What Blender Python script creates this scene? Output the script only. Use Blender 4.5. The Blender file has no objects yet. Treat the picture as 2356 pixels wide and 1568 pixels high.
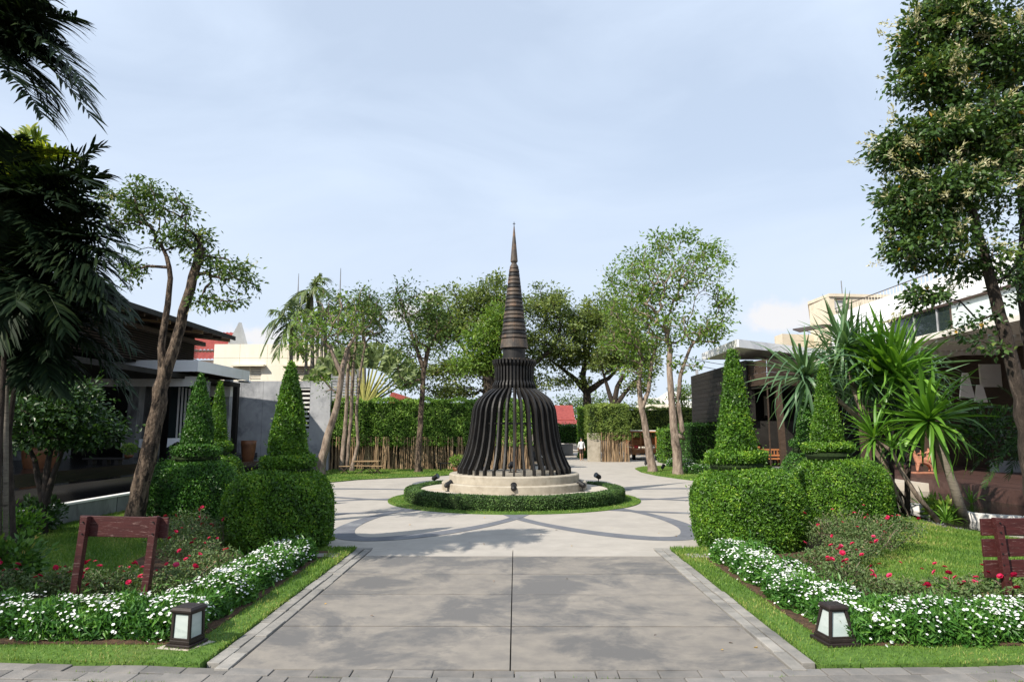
import bpy, math, random
import numpy as np
from mathutils import Vector, Matrix, Euler

random.seed(7)
R = np.random.default_rng(11)
PI = math.pi
SC = bpy.context.scene
COL = SC.collection

# ------------------------------------------------------------------ camera, sky, sun, exposure
CAM_H, PITCH, YAW, FPX = 2.2, math.radians(7.33), math.radians(0.30), 1571.0
cam_data = bpy.data.cameras.new('camera')
cam_data.sensor_width = 36.0
cam_data.lens = 24.0
cam_data.clip_start = 0.1
cam_data.clip_end = 3000.0
cam = bpy.data.objects.new('camera', cam_data)
COL.objects.link(cam)
cam.location = (0, 0, CAM_H)
cam.rotation_euler = (PI / 2 + PITCH, 0, YAW)
SC.camera = cam

TO_SUN = Vector((-0.54, -0.52, 0.66)).normalized()
SUN_EL = math.asin(TO_SUN.z)
SUN_AZ = math.atan2(TO_SUN.x, TO_SUN.y)
sun_data = bpy.data.lights.new('sun', 'SUN')
sun_data.energy = 5.0
sun_data.angle = math.radians(0.5)
sun_data.color = (1.0, 0.92, 0.80)
sun = bpy.data.objects.new('sun', sun_data)
COL.objects.link(sun)
sun.location = (-30, -30, 40)
sun.rotation_euler = (-TO_SUN).to_track_quat('-Z', 'Y').to_euler()

CAM_ROT = Euler((PI / 2 + PITCH, 0, YAW)).to_matrix()


def ray(x, y):
    """direction of a point of the photograph (x right, y down, 2356 x 1568)"""
    return CAM_ROT @ Vector(((x - 1178) / FPX, (784 - y) / FPX, -1.0))


def G(x, y, z=0.0):
    d = ray(x, y)
    t = (z - CAM_H) / d.z
    return Vector((d.x * t, d.y * t, z))


def AT(x, y, Y):
    d = ray(x, y)
    t = Y / d.y
    return Vector((d.x * t, Y, CAM_H + d.z * t))


def zat(y, Y):
    return AT(1178, y, Y).z


def xat(x, Y, z=0.0):
    # X of picture column x for a point at depth Y and height z
    fwd = Y * math.cos(PITCH) + (z - CAM_H) * math.sin(PITCH)
    return (x - 1178) / FPX * fwd - math.tan(YAW) * Y


def build_sky():
    w = bpy.data.worlds.new('World')
    SC.world = w
    w.use_nodes = True
    nt = w.node_tree
    nt.nodes.clear()
    N, L = nt.nodes.new, nt.links.new
    out = N('ShaderNodeOutputWorld')
    bg = N('ShaderNodeBackground')
    bg.inputs['Strength'].default_value = 0.10
    L(bg.outputs[0], out.inputs[0])
    sky = N('ShaderNodeTexSky')
    sky.sky_type = 'NISHITA'
    sky.sun_disc = False
    sky.sun_elevation = SUN_EL
    sky.sun_rotation = SUN_AZ
    sky.air_density = 1.0
    sky.dust_density = 1.2
    sky.ozone_density = 1.5
    tc = N('ShaderNodeTexCoord')
    # thin high cloud veil: stretched noise over the whole sky
    mp = N('ShaderNodeMapping')
    mp.inputs['Scale'].default_value = (1.1, 2.0, 3.4)
    mp.inputs['Rotation'].default_value = (0.25, 0.3, 0.5)
    L(tc.outputs['Generated'], mp.inputs['Vector'])
    n1 = N('ShaderNodeTexNoise')
    n1.inputs['Scale'].default_value = 1.7
    n1.inputs['Detail'].default_value = 7
    n1.inputs['Roughness'].default_value = 0.52
    n1.inputs['Distortion'].default_value = 0.5
    L(mp.outputs[0], n1.inputs['Vector'])
    r1 = N('ShaderNodeMapRange')
    r1.inputs['From Min'].default_value = 0.36
    r1.inputs['From Max'].default_value = 0.68
    r1.inputs['To Min'].default_value = 0.72
    r1.inputs['To Max'].default_value = 1.0
    L(n1.outputs['Fac'], r1.inputs['Value'])
    mix = N('ShaderNodeMix')
    mix.data_type = 'RGBA'
    L(r1.outputs[0], mix.inputs[0])
    L(sky.outputs[0], mix.inputs[6])
    mix.inputs[7].default_value = (5.25, 6.15, 7.5, 1)
    last = mix.outputs[2]
    # pale haze low in the sky, all the way round
    sx = N('ShaderNodeSeparateXYZ')
    L(tc.outputs['Generated'], sx.inputs[0])
    hz = N('ShaderNodeMapRange')
    hz.interpolation_type = 'SMOOTHSTEP'
    hz.inputs['From Min'].default_value = 0.0
    hz.inputs['From Max'].default_value = 0.42
    hz.inputs['To Min'].default_value = 0.65
    hz.inputs['To Max'].default_value = 0.0
    L(sx.outputs['Z'], hz.inputs['Value'])
    mh = N('ShaderNodeMix')
    mh.data_type = 'RGBA'
    L(hz.outputs[0], mh.inputs[0])
    L(last, mh.inputs[6])
    mh.inputs[7].default_value = (5.7, 6.35, 7.3, 1)
    last = mh.outputs[2]
    # small fair-weather clouds low over the horizon
    for (px, py, rad, sx) in ((1800, 722, 0.058, 1.0), (600, 770, 0.05, 1.0), (930, 720, 0.04, 1.0), (1000, 690, 0.03, 1.0), (2600, 700, 0.08, 1.0), (-500, 700, 0.09, 1.0)):
        d = ray(px, py).normalized()
        sub = N('ShaderNodeVectorMath')
        sub.operation = 'SUBTRACT'
        L(tc.outputs['Generated'], sub.inputs[0])
        sub.inputs[1].default_value = d
        sc2 = N('ShaderNodeVectorMath')
        sc2.operation = 'MULTIPLY'
        L(sub.outputs[0], sc2.inputs[0])
        sc2.inputs[1].default_value = (0.8, 0.8, 1.75)
        ln = N('ShaderNodeVectorMath')
        ln.operation = 'LENGTH'
        L(sc2.outputs[0], ln.inputs[0])
        n2 = N('ShaderNodeTexNoise')
        n2.inputs['Scale'].default_value = 17
        n2.inputs['Detail'].default_value = 6
        n2.inputs['Roughness'].default_value = 0.55
        L(tc.outputs['Generated'], n2.inputs['Vector'])
        ma = N('ShaderNodeMath')
        ma.operation = 'MULTIPLY_ADD'
        L(n2.outputs['Fac'], ma.inputs[0])
        ma.inputs[1].default_value = rad * 2.0
        ma.inputs[2].default_value = rad * -0.15
        df = N('ShaderNodeMath')
        df.operation = 'SUBTRACT'
        L(ma.outputs[0], df.inputs[0])
        L(ln.outputs['Value'], df.inputs[1])
        mr = N('ShaderNodeMapRange')
        mr.interpolation_type = 'SMOOTHSTEP'
        mr.inputs['From Min'].default_value = 0.0
        mr.inputs['From Max'].default_value = rad * 0.45
        mr.inputs['To Max'].default_value = 0.95
        L(df.outputs[0], mr.inputs['Value'])
        m2 = N('ShaderNodeMix')
        m2.data_type = 'RGBA'
        L(mr.outputs[0], m2.inputs[0])
        L(last, m2.inputs[6])
        m2.inputs[7].default_value = (6.7, 6.65, 6.75, 1)
        last = m2.outputs[2]
    L(last, bg.inputs['Color'])


build_sky()
SC.view_settings.view_transform = 'Standard'
SC.view_settings.look = 'None'
SC.view_settings.gamma = 1.0
SC.view_settings.use_curve_mapping = False
SC.view_settings.exposure = 0.50
SC.render.engine = 'CYCLES'
SC.cycles.use_denoising = True
SC.cycles.max_bounces = 6
SC.cycles.transparent_max_bounces = 4
SC.cycles.caustics_reflective = False
SC.cycles.caustics_refractive = False
SC.cycles.sample_clamp_indirect = 6.0

# ------------------------------------------------------------------ materials


def base_mat(name):
    m = bpy.data.materials.new(name)
    m.use_nodes = True
    nt = m.node_tree
    b = nt.nodes['Principled BSDF']
    return m, nt, b, nt.nodes.new, nt.links.new


def surf(name, c1, c2, scale=3.0, rough=0.8, bump=0.1, bscale=30.0, c3=None, s3=0.6, t3=(0.52, 0.7), stretch=(1, 1, 1),
         rnd=0.0, spec=0.3, local=False, metal=0.0, bdist=0.01):
    """two-tone noise surface with an optional third large stain colour and per-object variation"""
    m, nt, b, N, L = base_mat(name)
    if local:
        tc = N('ShaderNodeTexCoord')
        src = tc.outputs['Object']
    else:
        g = N('ShaderNodeNewGeometry')
        src = g.outputs['Position']
    mp = N('ShaderNodeMapping')
    mp.inputs['Scale'].default_value = stretch
    L(src, mp.inputs['Vector'])
    n = N('ShaderNodeTexNoise')
    n.inputs['Scale'].default_value = scale
    n.inputs['Detail'].default_value = 8
    n.inputs['Roughness'].default_value = 0.62
    L(mp.outputs[0], n.inputs['Vector'])
    r = N('ShaderNodeMapRange')
    r.inputs['From Min'].default_value = 0.33
    r.inputs['From Max'].default_value = 0.67
    L(n.outputs['Fac'], r.inputs['Value'])
    mx = N('ShaderNodeMix')
    mx.data_type = 'RGBA'
    L(r.outputs[0], mx.inputs[0])
    mx.inputs[6].default_value = (*c1, 1)
    mx.inputs[7].default_value = (*c2, 1)
    last = mx.outputs[2]
    if c3 is not None:
        n3 = N('ShaderNodeTexNoise')
        n3.inputs['Scale'].default_value = s3
        n3.inputs['Detail'].default_value = 9
        n3.inputs['Roughness'].default_value = 0.68
        n3.inputs['Distortion'].default_value = 0.4
        L(mp.outputs[0], n3.inputs['Vector'])
        r3 = N('ShaderNodeMapRange')
        r3.inputs['From Min'].default_value = t3[0]
        r3.inputs['From Max'].default_value = t3[1]
        L(n3.outputs['Fac'], r3.inputs['Value'])
        m3 = N('ShaderNodeMix')
        m3.data_type = 'RGBA'
        L(r3.outputs[0], m3.inputs[0])
        L(last, m3.inputs[6])
        m3.inputs[7].default_value = (*c3, 1)
        last = m3.outputs[2]
    if rnd > 0:
        oi = N('ShaderNodeObjectInfo')
        rr = N('ShaderNodeMapRange')
        rr.inputs['To Min'].default_value = 1 - rnd
        rr.inputs['To Max'].default_value = 1 + rnd
        L(oi.outputs['Random'], rr.inputs['Value'])
        vm = N('ShaderNodeVectorMath')
        vm.operation = 'SCALE'
        L(last, vm.inputs[0])
        L(rr.outputs[0], vm.inputs['Scale'])
        last = vm.outputs[0]
    L(last, b.inputs['Base Color'])
    b.inputs['Roughness'].default_value = rough
    b.inputs['Specular IOR Level'].default_value = spec
    b.inputs['Metallic'].default_value = metal
    if bump > 0:
        nb = N('ShaderNodeTexNoise')
        nb.inputs['Scale'].default_value = bscale
        nb.inputs['Detail'].default_value = 6
        nb.inputs['Roughness'].default_value = 0.65
        L(mp.outputs[0], nb.inputs['Vector'])
        bp = N('ShaderNodeBump')
        bp.inputs['Strength'].default_value = bump
        bp.inputs['Distance'].default_value = bdist
        L(nb.outputs['Fac'], bp.inputs['Height'])
        L(bp.outputs[0], b.inputs['Normal'])
    return m


def leafmat(name, stops, rough=0.5, trans=0.25, spec=0.35, tboost=1.5, gain=1.45):
    """leaf colour from the per-leaf attribute 'tone'"""
    m, nt, b, N, L = base_mat(name)
    stops = [(p, tuple(min(v * gain, .9) for v in c)) for p, c in stops]
    a = N('ShaderNodeAttribute')
    a.attribute_name = 'tone'
    cr = N('ShaderNodeValToRGB')
    el = cr.color_ramp.elements
    el[0].position, el[0].color = stops[0][0], (*stops[0][1], 1)
    el[1].position, el[1].color = stops[-1][0], (*stops[-1][1], 1)
    for p, c in stops[1:-1]:
        e = el.new(p)
        e.color = (*c, 1)
    L(a.outputs['Fac'], cr.inputs[0])
    L(cr.outputs[0], b.inputs['Base Color'])
    b.inputs['Roughness'].default_value = rough
    b.inputs['Specular IOR Level'].default_value = spec
    if trans > 0:
        tr = N('ShaderNodeBsdfTranslucent')
        sc = N('ShaderNodeVectorMath')
        sc.operation = 'MULTIPLY'
        L(cr.outputs[0], sc.inputs[0])
        sc.inputs[1].default_value = (tboost * 1.1, tboost * 1.05, tboost * 0.5)
        L(sc.outputs[0], tr.inputs['Color'])
        mx = N('ShaderNodeMixShader')
        mx.inputs[0].default_value = trans
        L(b.outputs[0], mx.inputs[1])
        L(tr.outputs[0], mx.inputs[2])
        L(mx.outputs[0], nt.nodes['Material Output'].inputs['Surface'])
    return m


def glassy(name, col, rough=0.05, spec=0.6):
    m, nt, b, N, L = base_mat(name)
    b.inputs['Base Color'].default_value = (*col, 1)
    b.inputs['Roughness'].default_value = rough
    b.inputs['Specular IOR Level'].default_value = spec
    return m


def watermat(name, col, bump=0.08, scale=5.0):
    m, nt, b, N, L = base_mat(name)
    b.inputs['Base Color'].default_value = (*col, 1)
    b.inputs['Roughness'].default_value = 0.04
    b.inputs['Specular IOR Level'].default_value = 0.5
    g = N('ShaderNodeNewGeometry')
    n = N('ShaderNodeTexNoise')
    n.inputs['Scale'].default_value = scale
    n.inputs['Detail'].default_value = 3
    L(g.outputs['Position'], n.inputs['Vector'])
    bp = N('ShaderNodeBump')
    bp.inputs['Strength'].default_value = bump
    bp.inputs['Distance'].default_value = 0.05
    L(n.outputs['Fac'], bp.inputs['Height'])
    L(bp.outputs[0], b.inputs['Normal'])
    return m


M = {}
M['plaza'] = surf('plaza_concrete', (.325, .303, .272), (.39, .362, .325), 1.6, .85, .12, 60, (.30, .28, .255), .35, (.5, .75))
M['slab'] = surf('old_concrete', (.175, .163, .15), (.25, .228, .198), 3.4, .82, .3, 90, (.125, .122, .12), .8, (.47, .57), rnd=.06)
M['band'] = surf('blue_grey_concrete', (.105, .112, .13), (.15, .158, .178), 2.5, .8, .15, 60, (.27, .275, .28), .7, (.56, .75))
M['joint'] = surf('joint_grit', (.05, .048, .045), (.09, .085, .075), 12, .95, .3, 80)
M['edging'] = surf('edging_stone', (.19, .185, .175), (.29, .275, .25), 5, .85, .4, 40, (.13, .13, .125), 1.4, (.52, .7), rnd=.18)
M['paver'] = surf('paver_stone', (.14, .137, .132), (.215, .20, .185), 4, .85, .45, 45, (.14, .14, .14), 1.6, (.52, .72), rnd=.2)
M['earth'] = surf('earth', (.07, .055, .035), (.13, .10, .07), 3, .95, .5, 20)
M['soil'] = surf('bark_mulch', (.045, .03, .018), (.15, .085, .05), 22, .95, .9, 45, (.03, .022, .015), 6, (.5, .65), bdist=.03)
M['lawn'] = surf('lawn_turf', (.05, .105, .016), (.10, .19, .03), 14, .9, .6, 60, (.10, .14, .035), 1.2, (.52, .72))
M['steps'] = surf('weathered_cement', (.31, .275, .22), (.42, .38, .31), 4, .85, .3, 40, (.17, .14, .10), 1.3, (.54, .74))
M['pad'] = surf('pale_cement', (.40, .36, .30), (.48, .44, .38), 2, .85, .15, 50, (.40, .29, .18), .9, (.55, .8))
M['iron'] = surf('blackened_steel', (.008, .008, .009), (.026, .024, .022), 3, .5, .35, 25, (.12, .085, .055), 1.3, (.66, .85), spec=.3, stretch=(1, 1, .5))
M['rust'] = surf('rusty_steel', (.03, .028, .027), (.10, .075, .055), 4, .6, .3, 25, (.22, .12, .065), 1.6, (.5, .68), spec=.4, stretch=(1, 1, .8))
M['black'] = surf('black_paint', (.008, .008, .009), (.016, .016, .017), 6, .45, .1, 60)
M['bronze'] = surf('dark_bronze_paint', (.014, .010, .009), (.028, .020, .018), 8, .5, .2, 80)
M['frost'] = surf('frosted_panel', (.36, .42, .41), (.46, .51, .50), 3, .35, .0, 10, (.28, .33, .32), 4, (.55, .75), spec=.5, stretch=(1, 1, 3))
M['maroon'] = surf('maroon_wood', (.040, .010, .010), (.068, .017, .016), 3, .55, .3, 18, (.17, .105, .095), 8, (.57, .66), stretch=(1, 6, 9))
M['concrete'] = surf('grey_cement_wall', (.28, .29, .31), (.40, .41, .43), 1.4, .85, .15, 30, (.16, .17, .185), .9, (.50, .68))
M['concrete_d'] = surf('dark_cement', (.14, .145, .15), (.23, .235, .24), 2.2, .85, .25, 30, (.06, .06, .06), 1.4, (.5, .66), stretch=(1, 1, .5))
M['cream'] = surf('cream_paint', (.68, .63, .52), (.74, .70, .60), 1.2, .8, .05, 30, (.60, .53, .40), 1.2, (.56, .8), stretch=(1, 1, .2))
M['cream_old'] = surf('old_cream_paint', (.56, .49, .38), (.66, .59, .47), 1.2, .85, .1, 30, (.40, .27, .15), .8, (.62, .8))
M['white'] = surf('white_paint', (.74, .75, .76), (.80, .80, .81), 1.2, .6, .03, 30, (.64, .64, .62), 1.6, (.56, .8), stretch=(1, 1, .18))
M['white_warm'] = surf('white_soffit', (.58, .55, .50), (.66, .63, .58), 2, .7, .03, 30)
M['redroof'] = surf('red_roof_tile', (.26, .05, .045), (.36, .085, .07), 5, .6, .2, 20, (.20, .04, .04), 2, (.55, .7))
M['darkwood'] = surf('charred_wood', (.010, .009, .0085), (.024, .021, .019), 5, .6, .4, 22, (.045, .036, .03), 2.5, (.6, .78), stretch=(2, 2, .5), rnd=.25)
M['brownwood'] = surf('dark_brown_wood', (.04, .026, .019), (.075, .05, .036), 4, .6, .3, 22, (.025, .018, .014), 2, (.52, .7), stretch=(1, 1, 6), rnd=.2)
M['deck'] = surf('deck_wood', (.05, .026, .022), (.085, .047, .04), 5, .45, .25, 24, (.03, .018, .016), 2, (.5, .7), stretch=(6, 1, 1), rnd=.2, spec=.4)
M['teak'] = surf('orange_teak', (.30, .12, .045), (.42, .18, .075), 5, .5, .15, 30, (.20, .08, .03), 2, (.55, .7), rnd=.1)
M['tablewood'] = surf('weathered_table_wood', (.26, .17, .09), (.36, .25, .14), 6, .7, .2, 30, rnd=.1)
M['clay'] = surf('terracotta', (.36, .15, .09), (.46, .22, .14), 8, .8, .3, 40, (.22, .10, .07), 4, (.55, .7))
M['potbrown'] = surf('brown_glazed_pot', (.11, .042, .018), (.17, .07, .03), 5, .45, .1, 30, (.05, .02, .01), 2, (.5, .7))
M['cloth'] = surf('white_cloth', (.72, .74, .77), (.80, .81, .83), 5, .9, .1, 30)
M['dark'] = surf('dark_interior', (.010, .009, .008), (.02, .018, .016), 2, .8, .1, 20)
M['granite'] = surf('black_granite', (.006, .006, .007), (.012, .012, .013), 20, .2, .0, 20, spec=.4)
M['rubber'] = surf('tyre_rubber', (.012, .012, .012), (.02, .02, .02), 10, .8, .2, 60)
M['redlamp'] = glassy('red_tail_lamp', (.5, .02, .03), .2)
M['plate'] = surf('white_plate', (.75, .77, .78), (.8, .8, .8), 4, .5, 0)
M['skin'] = surf('skin', (.36, .20, .13), (.42, .25, .17), 6, .6, 0)
M['hair'] = surf('black_hair', (.01, .009, .008), (.02, .017, .015), 20, .5, .2, 90)
M['shirt'] = surf('white_shirt', (.74, .75, .78), (.8, .8, .82), 8, .9, .2, 20)
M['trouser'] = surf('dark_trousers', (.035, .022, .02), (.06, .038, .034), 8, .9, .2, 20)
M['orange'] = surf('orange_cushion', (.55, .18, .03), (.65, .24, .05), 6, .9, .2, 30)
M['glass'] = glassy('window_glass', (.02, .03, .032), .03, .8)
M['curtain'] = surf('curtain_behind_glass', (.50, .58, .57), (.64, .70, .69), 9, .25, .0, 10, spec=.6, stretch=(.2, 4, .05))
M['cane'] = surf('bamboo_cane', (.19, .125, .07), (.36, .26, .16), 2.5, .6, .2, 40, (.09, .055, .03), 2, (.5, .7), stretch=(1, 1, .35), rnd=.42)
M['bark'] = surf('rough_bark', (.05, .034, .025), (.22, .165, .12), 14, .9, 1.0, 24, (.018, .013, .010), 9, (.47, .57), stretch=(1, 1, .4), bdist=.08)
M['bark_pale'] = surf('pale_bark', (.13, .095, .075), (.33, .265, .21), 9, .9, .8, 14, (.06, .045, .035), 3, (.5, .68), stretch=(1, 1, .35), bdist=.05)
M['bark_dark'] = surf('dark_bark', (.022, .017, .013), (.06, .046, .037), 12, .9, 1.0, 22, (.14, .11, .09), 6, (.58, .70), stretch=(1, 1, .35), bdist=.05)
M['palmtrunk'] = surf('ringed_palm_trunk', (.13, .115, .09), (.25, .22, .18), 3, .85, .6, 6, (.06, .05, .04), 3, (.52, .66), stretch=(1, 1, 5))
M['stone'] = surf('pond_pebble', (.06, .065, .07), (.14, .14, .145), 6, .7, .2, 40)
M['water_l'] = watermat('dark_pool_water', (.003, .0035, .0035), .03, 2.0)
M['water_l'].node_tree.nodes['Principled BSDF'].inputs['Specular IOR Level'].default_value = .22
M['water_r'] = watermat('pond_water', (.012, .014, .008), .25, 7.0)
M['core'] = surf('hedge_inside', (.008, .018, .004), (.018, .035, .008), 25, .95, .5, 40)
M['white_rough'] = surf('white_render', (.62, .61, .58), (.72, .71, .69), 2, .85, .2, 20, (.45, .43, .4), 1, (.6, .8))

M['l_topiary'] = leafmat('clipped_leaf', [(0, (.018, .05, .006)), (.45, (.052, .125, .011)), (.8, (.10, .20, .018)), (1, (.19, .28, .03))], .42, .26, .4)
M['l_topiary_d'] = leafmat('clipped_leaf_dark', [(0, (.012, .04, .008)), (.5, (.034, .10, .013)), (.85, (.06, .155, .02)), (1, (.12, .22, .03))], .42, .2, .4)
M['l_ring'] = leafmat('ring_hedge_leaf', [(0, (.02, .045, .012)), (.5, (.05, .10, .025)), (1, (.11, .18, .045))], .5, .2)
M['l_bamboo'] = leafmat('bamboo_leaf', [(0, (.04, .09, .012)), (.5, (.10, .19, .03)), (1, (.20, .30, .06))], .55, .3)
M['l_bamboo_o'] = leafmat('olive_bamboo_leaf', [(0, (.04, .07, .012)), (.5, (.10, .15, .03)), (1, (.20, .25, .06))], .55, .3)
M['l_flowerhedge'] = leafmat('flower_hedge_leaf', [(0, (.016, .055, .010)), (.5, (.04, .115, .018)), (1, (.09, .19, .03))], .4, .22)
M['l_white'] = leafmat('white_petal', [(0, (.70, .72, .74)), (1, (.84, .84, .83))], .7, .2, .2, 1.0, 1.0)
M['l_rose'] = leafmat('rose_leaf', [(0, (.03, .05, .018)), (.5, (.06, .10, .03)), (.85, (.10, .13, .05)), (1, (.15, .09, .05))], .55, .2)
M['l_red'] = leafmat('rose_petal', [(0, (.36, .006, .035)), (.5, (.52, .012, .075)), (1, (.62, .07, .17))], .6, .2, .2, 1.0, 1.0)
M['l_grass'] = leafmat('grass_blade', [(0, (.035, .085, .012)), (.45, (.075, .145, .02)), (.75, (.13, .19, .035)), (1, (.26, .24, .09))], .55, .25)
M['l_tree'] = leafmat('tree_leaf', [(0, (.02, .045, .010)), (.5, (.05, .09, .020)), (.85, (.09, .14, .03)), (1, (.18, .20, .05))], .45, .28)
M['l_rain'] = leafmat('olive_tree_leaf', [(0, (.03, .05, .016)), (.5, (.085, .12, .034)), (.85, (.15, .185, .055)), (1, (.22, .22, .08))], .45, .38, gain=1.6)
M['l_tree_b'] = leafmat('bright_tree_leaf', [(0, (.035, .075, .012)), (.5, (.085, .15, .022)), (.85, (.15, .23, .04)), (1, (.22, .24, .06))], .45, .32)
M['l_tree_d'] = leafmat('dark_tree_leaf', [(0, (.016, .036, .012)), (.5, (.042, .075, .024)), (.9, (.08, .12, .035)), (1, (.12, .13, .04))], .45, .22)
M['l_bigtree'] = leafmat('glossy_tree_leaf', [(0, (.014, .034, .010)), (.5, (.036, .075, .018)), (.85, (.075, .125, .028)), (.97, (.12, .15, .03)), (1, (.36, .22, .03))], .35, .25, .5)
M['l_blossom'] = leafmat('cream_blossom', [(0, (.42, .42, .22)), (1, (.66, .62, .42))], .7, .3, .2, 1.0, 1.0)
M['l_palm'] = leafmat('palm_leaflet', [(0, (.006, .016, .008)), (.5, (.016, .036, .015)), (1, (.04, .065, .02))], .6, .12, .15, 1.5, .75)
M['l_palm_sunlit'] = leafmat('sunlit_palm_leaflet', [(0, (.05, .085, .015)), (.5, (.12, .17, .022)), (1, (.26, .27, .04))], .45, .35, .4)  # lighter copy of the palm leaflet: sun on the upper fronds, put into colour
M['l_palm_far'] = leafmat('far_palm_leaflet', [(0, (.03, .055, .02)), (.5, (.07, .105, .035)), (1, (.15, .17, .06))], .45, .25, .4)
M['l_sword'] = leafmat('sword_leaf', [(0, (.03, .08, .012)), (.5, (.065, .155, .02)), (1, (.13, .25, .03))], .4, .3, .45)
M['l_pandan'] = leafmat('blue_green_sword_leaf', [(0, (.025, .06, .03)), (.5, (.055, .11, .05)), (1, (.10, .17, .07))], .42, .2, .45)
M['l_shrub'] = leafmat('shrub_leaf', [(0, (.02, .05, .010)), (.5, (.045, .11, .018)), (.9, (.10, .18, .03)), (1, (.26, .20, .05))], .4, .22, .4)
M['l_dim'] = leafmat('deep_green_leaf', [(0, (.008, .022, .006)), (.6, (.022, .055, .012)), (1, (.055, .11, .02))], .4, .2, .4)
M['l_travel'] = leafmat('fan_palm_blade', [(0, (.05, .075, .03)), (.5, (.10, .14, .05)), (1, (.20, .24, .09))], .5, .25)
M['petiole'] = surf('yellow_green_stalk', (.30, .30, .09), (.42, .40, .13), 5, .6, .1, 20, (.20, .25, .08), 2, (.5, .7))

# ------------------------------------------------------------------ mesh helpers


def origin_of(o):
    v = Vector((0, 0, 0))
    while o is not None:
        v += o.location
        o = o.parent
    return v


def npmesh(name, V, F, mats, parent=None, tone=None, midx=None, smooth=False, kind=None):
    V = np.asarray(V, dtype=np.float32)
    F = np.asarray(F, dtype=np.int32)
    if parent is not None:
        V = V - np.array(origin_of(parent), dtype=np.float32)
    me = bpy.data.meshes.new(name)
    k = F.shape[1]
    me.vertices.add(len(V))
    me.vertices.foreach_set('co', V.ravel())
    me.loops.add(F.size)
    me.loops.foreach_set('vertex_index', F.ravel())
    me.polygons.add(len(F))
    me.polygons.foreach_set('loop_start', np.arange(0, F.size, k, dtype=np.int32))
    if not isinstance(mats, (list, tuple)):
        mats = [mats]
    for m in mats:
        me.materials.append(m)
    if midx is not None:
        me.polygons.foreach_set('material_index', np.asarray(midx, dtype=np.int32))
    sm = np.zeros(len(F), dtype=bool)
    sm[:] = smooth
    me.polygons.foreach_set('use_smooth', sm)
    me.update(calc_edges=True)
    if tone is not None:
        a = me.attributes.new('tone', 'FLOAT', 'POINT')
        a.data.foreach_set('value', np.asarray(tone, dtype=np.float32))
    o = bpy.data.objects.new(name, me)
    COL.objects.link(o)
    if parent is not None:
        o.parent = parent
    if kind:
        o['kind'] = kind
    return o


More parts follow.
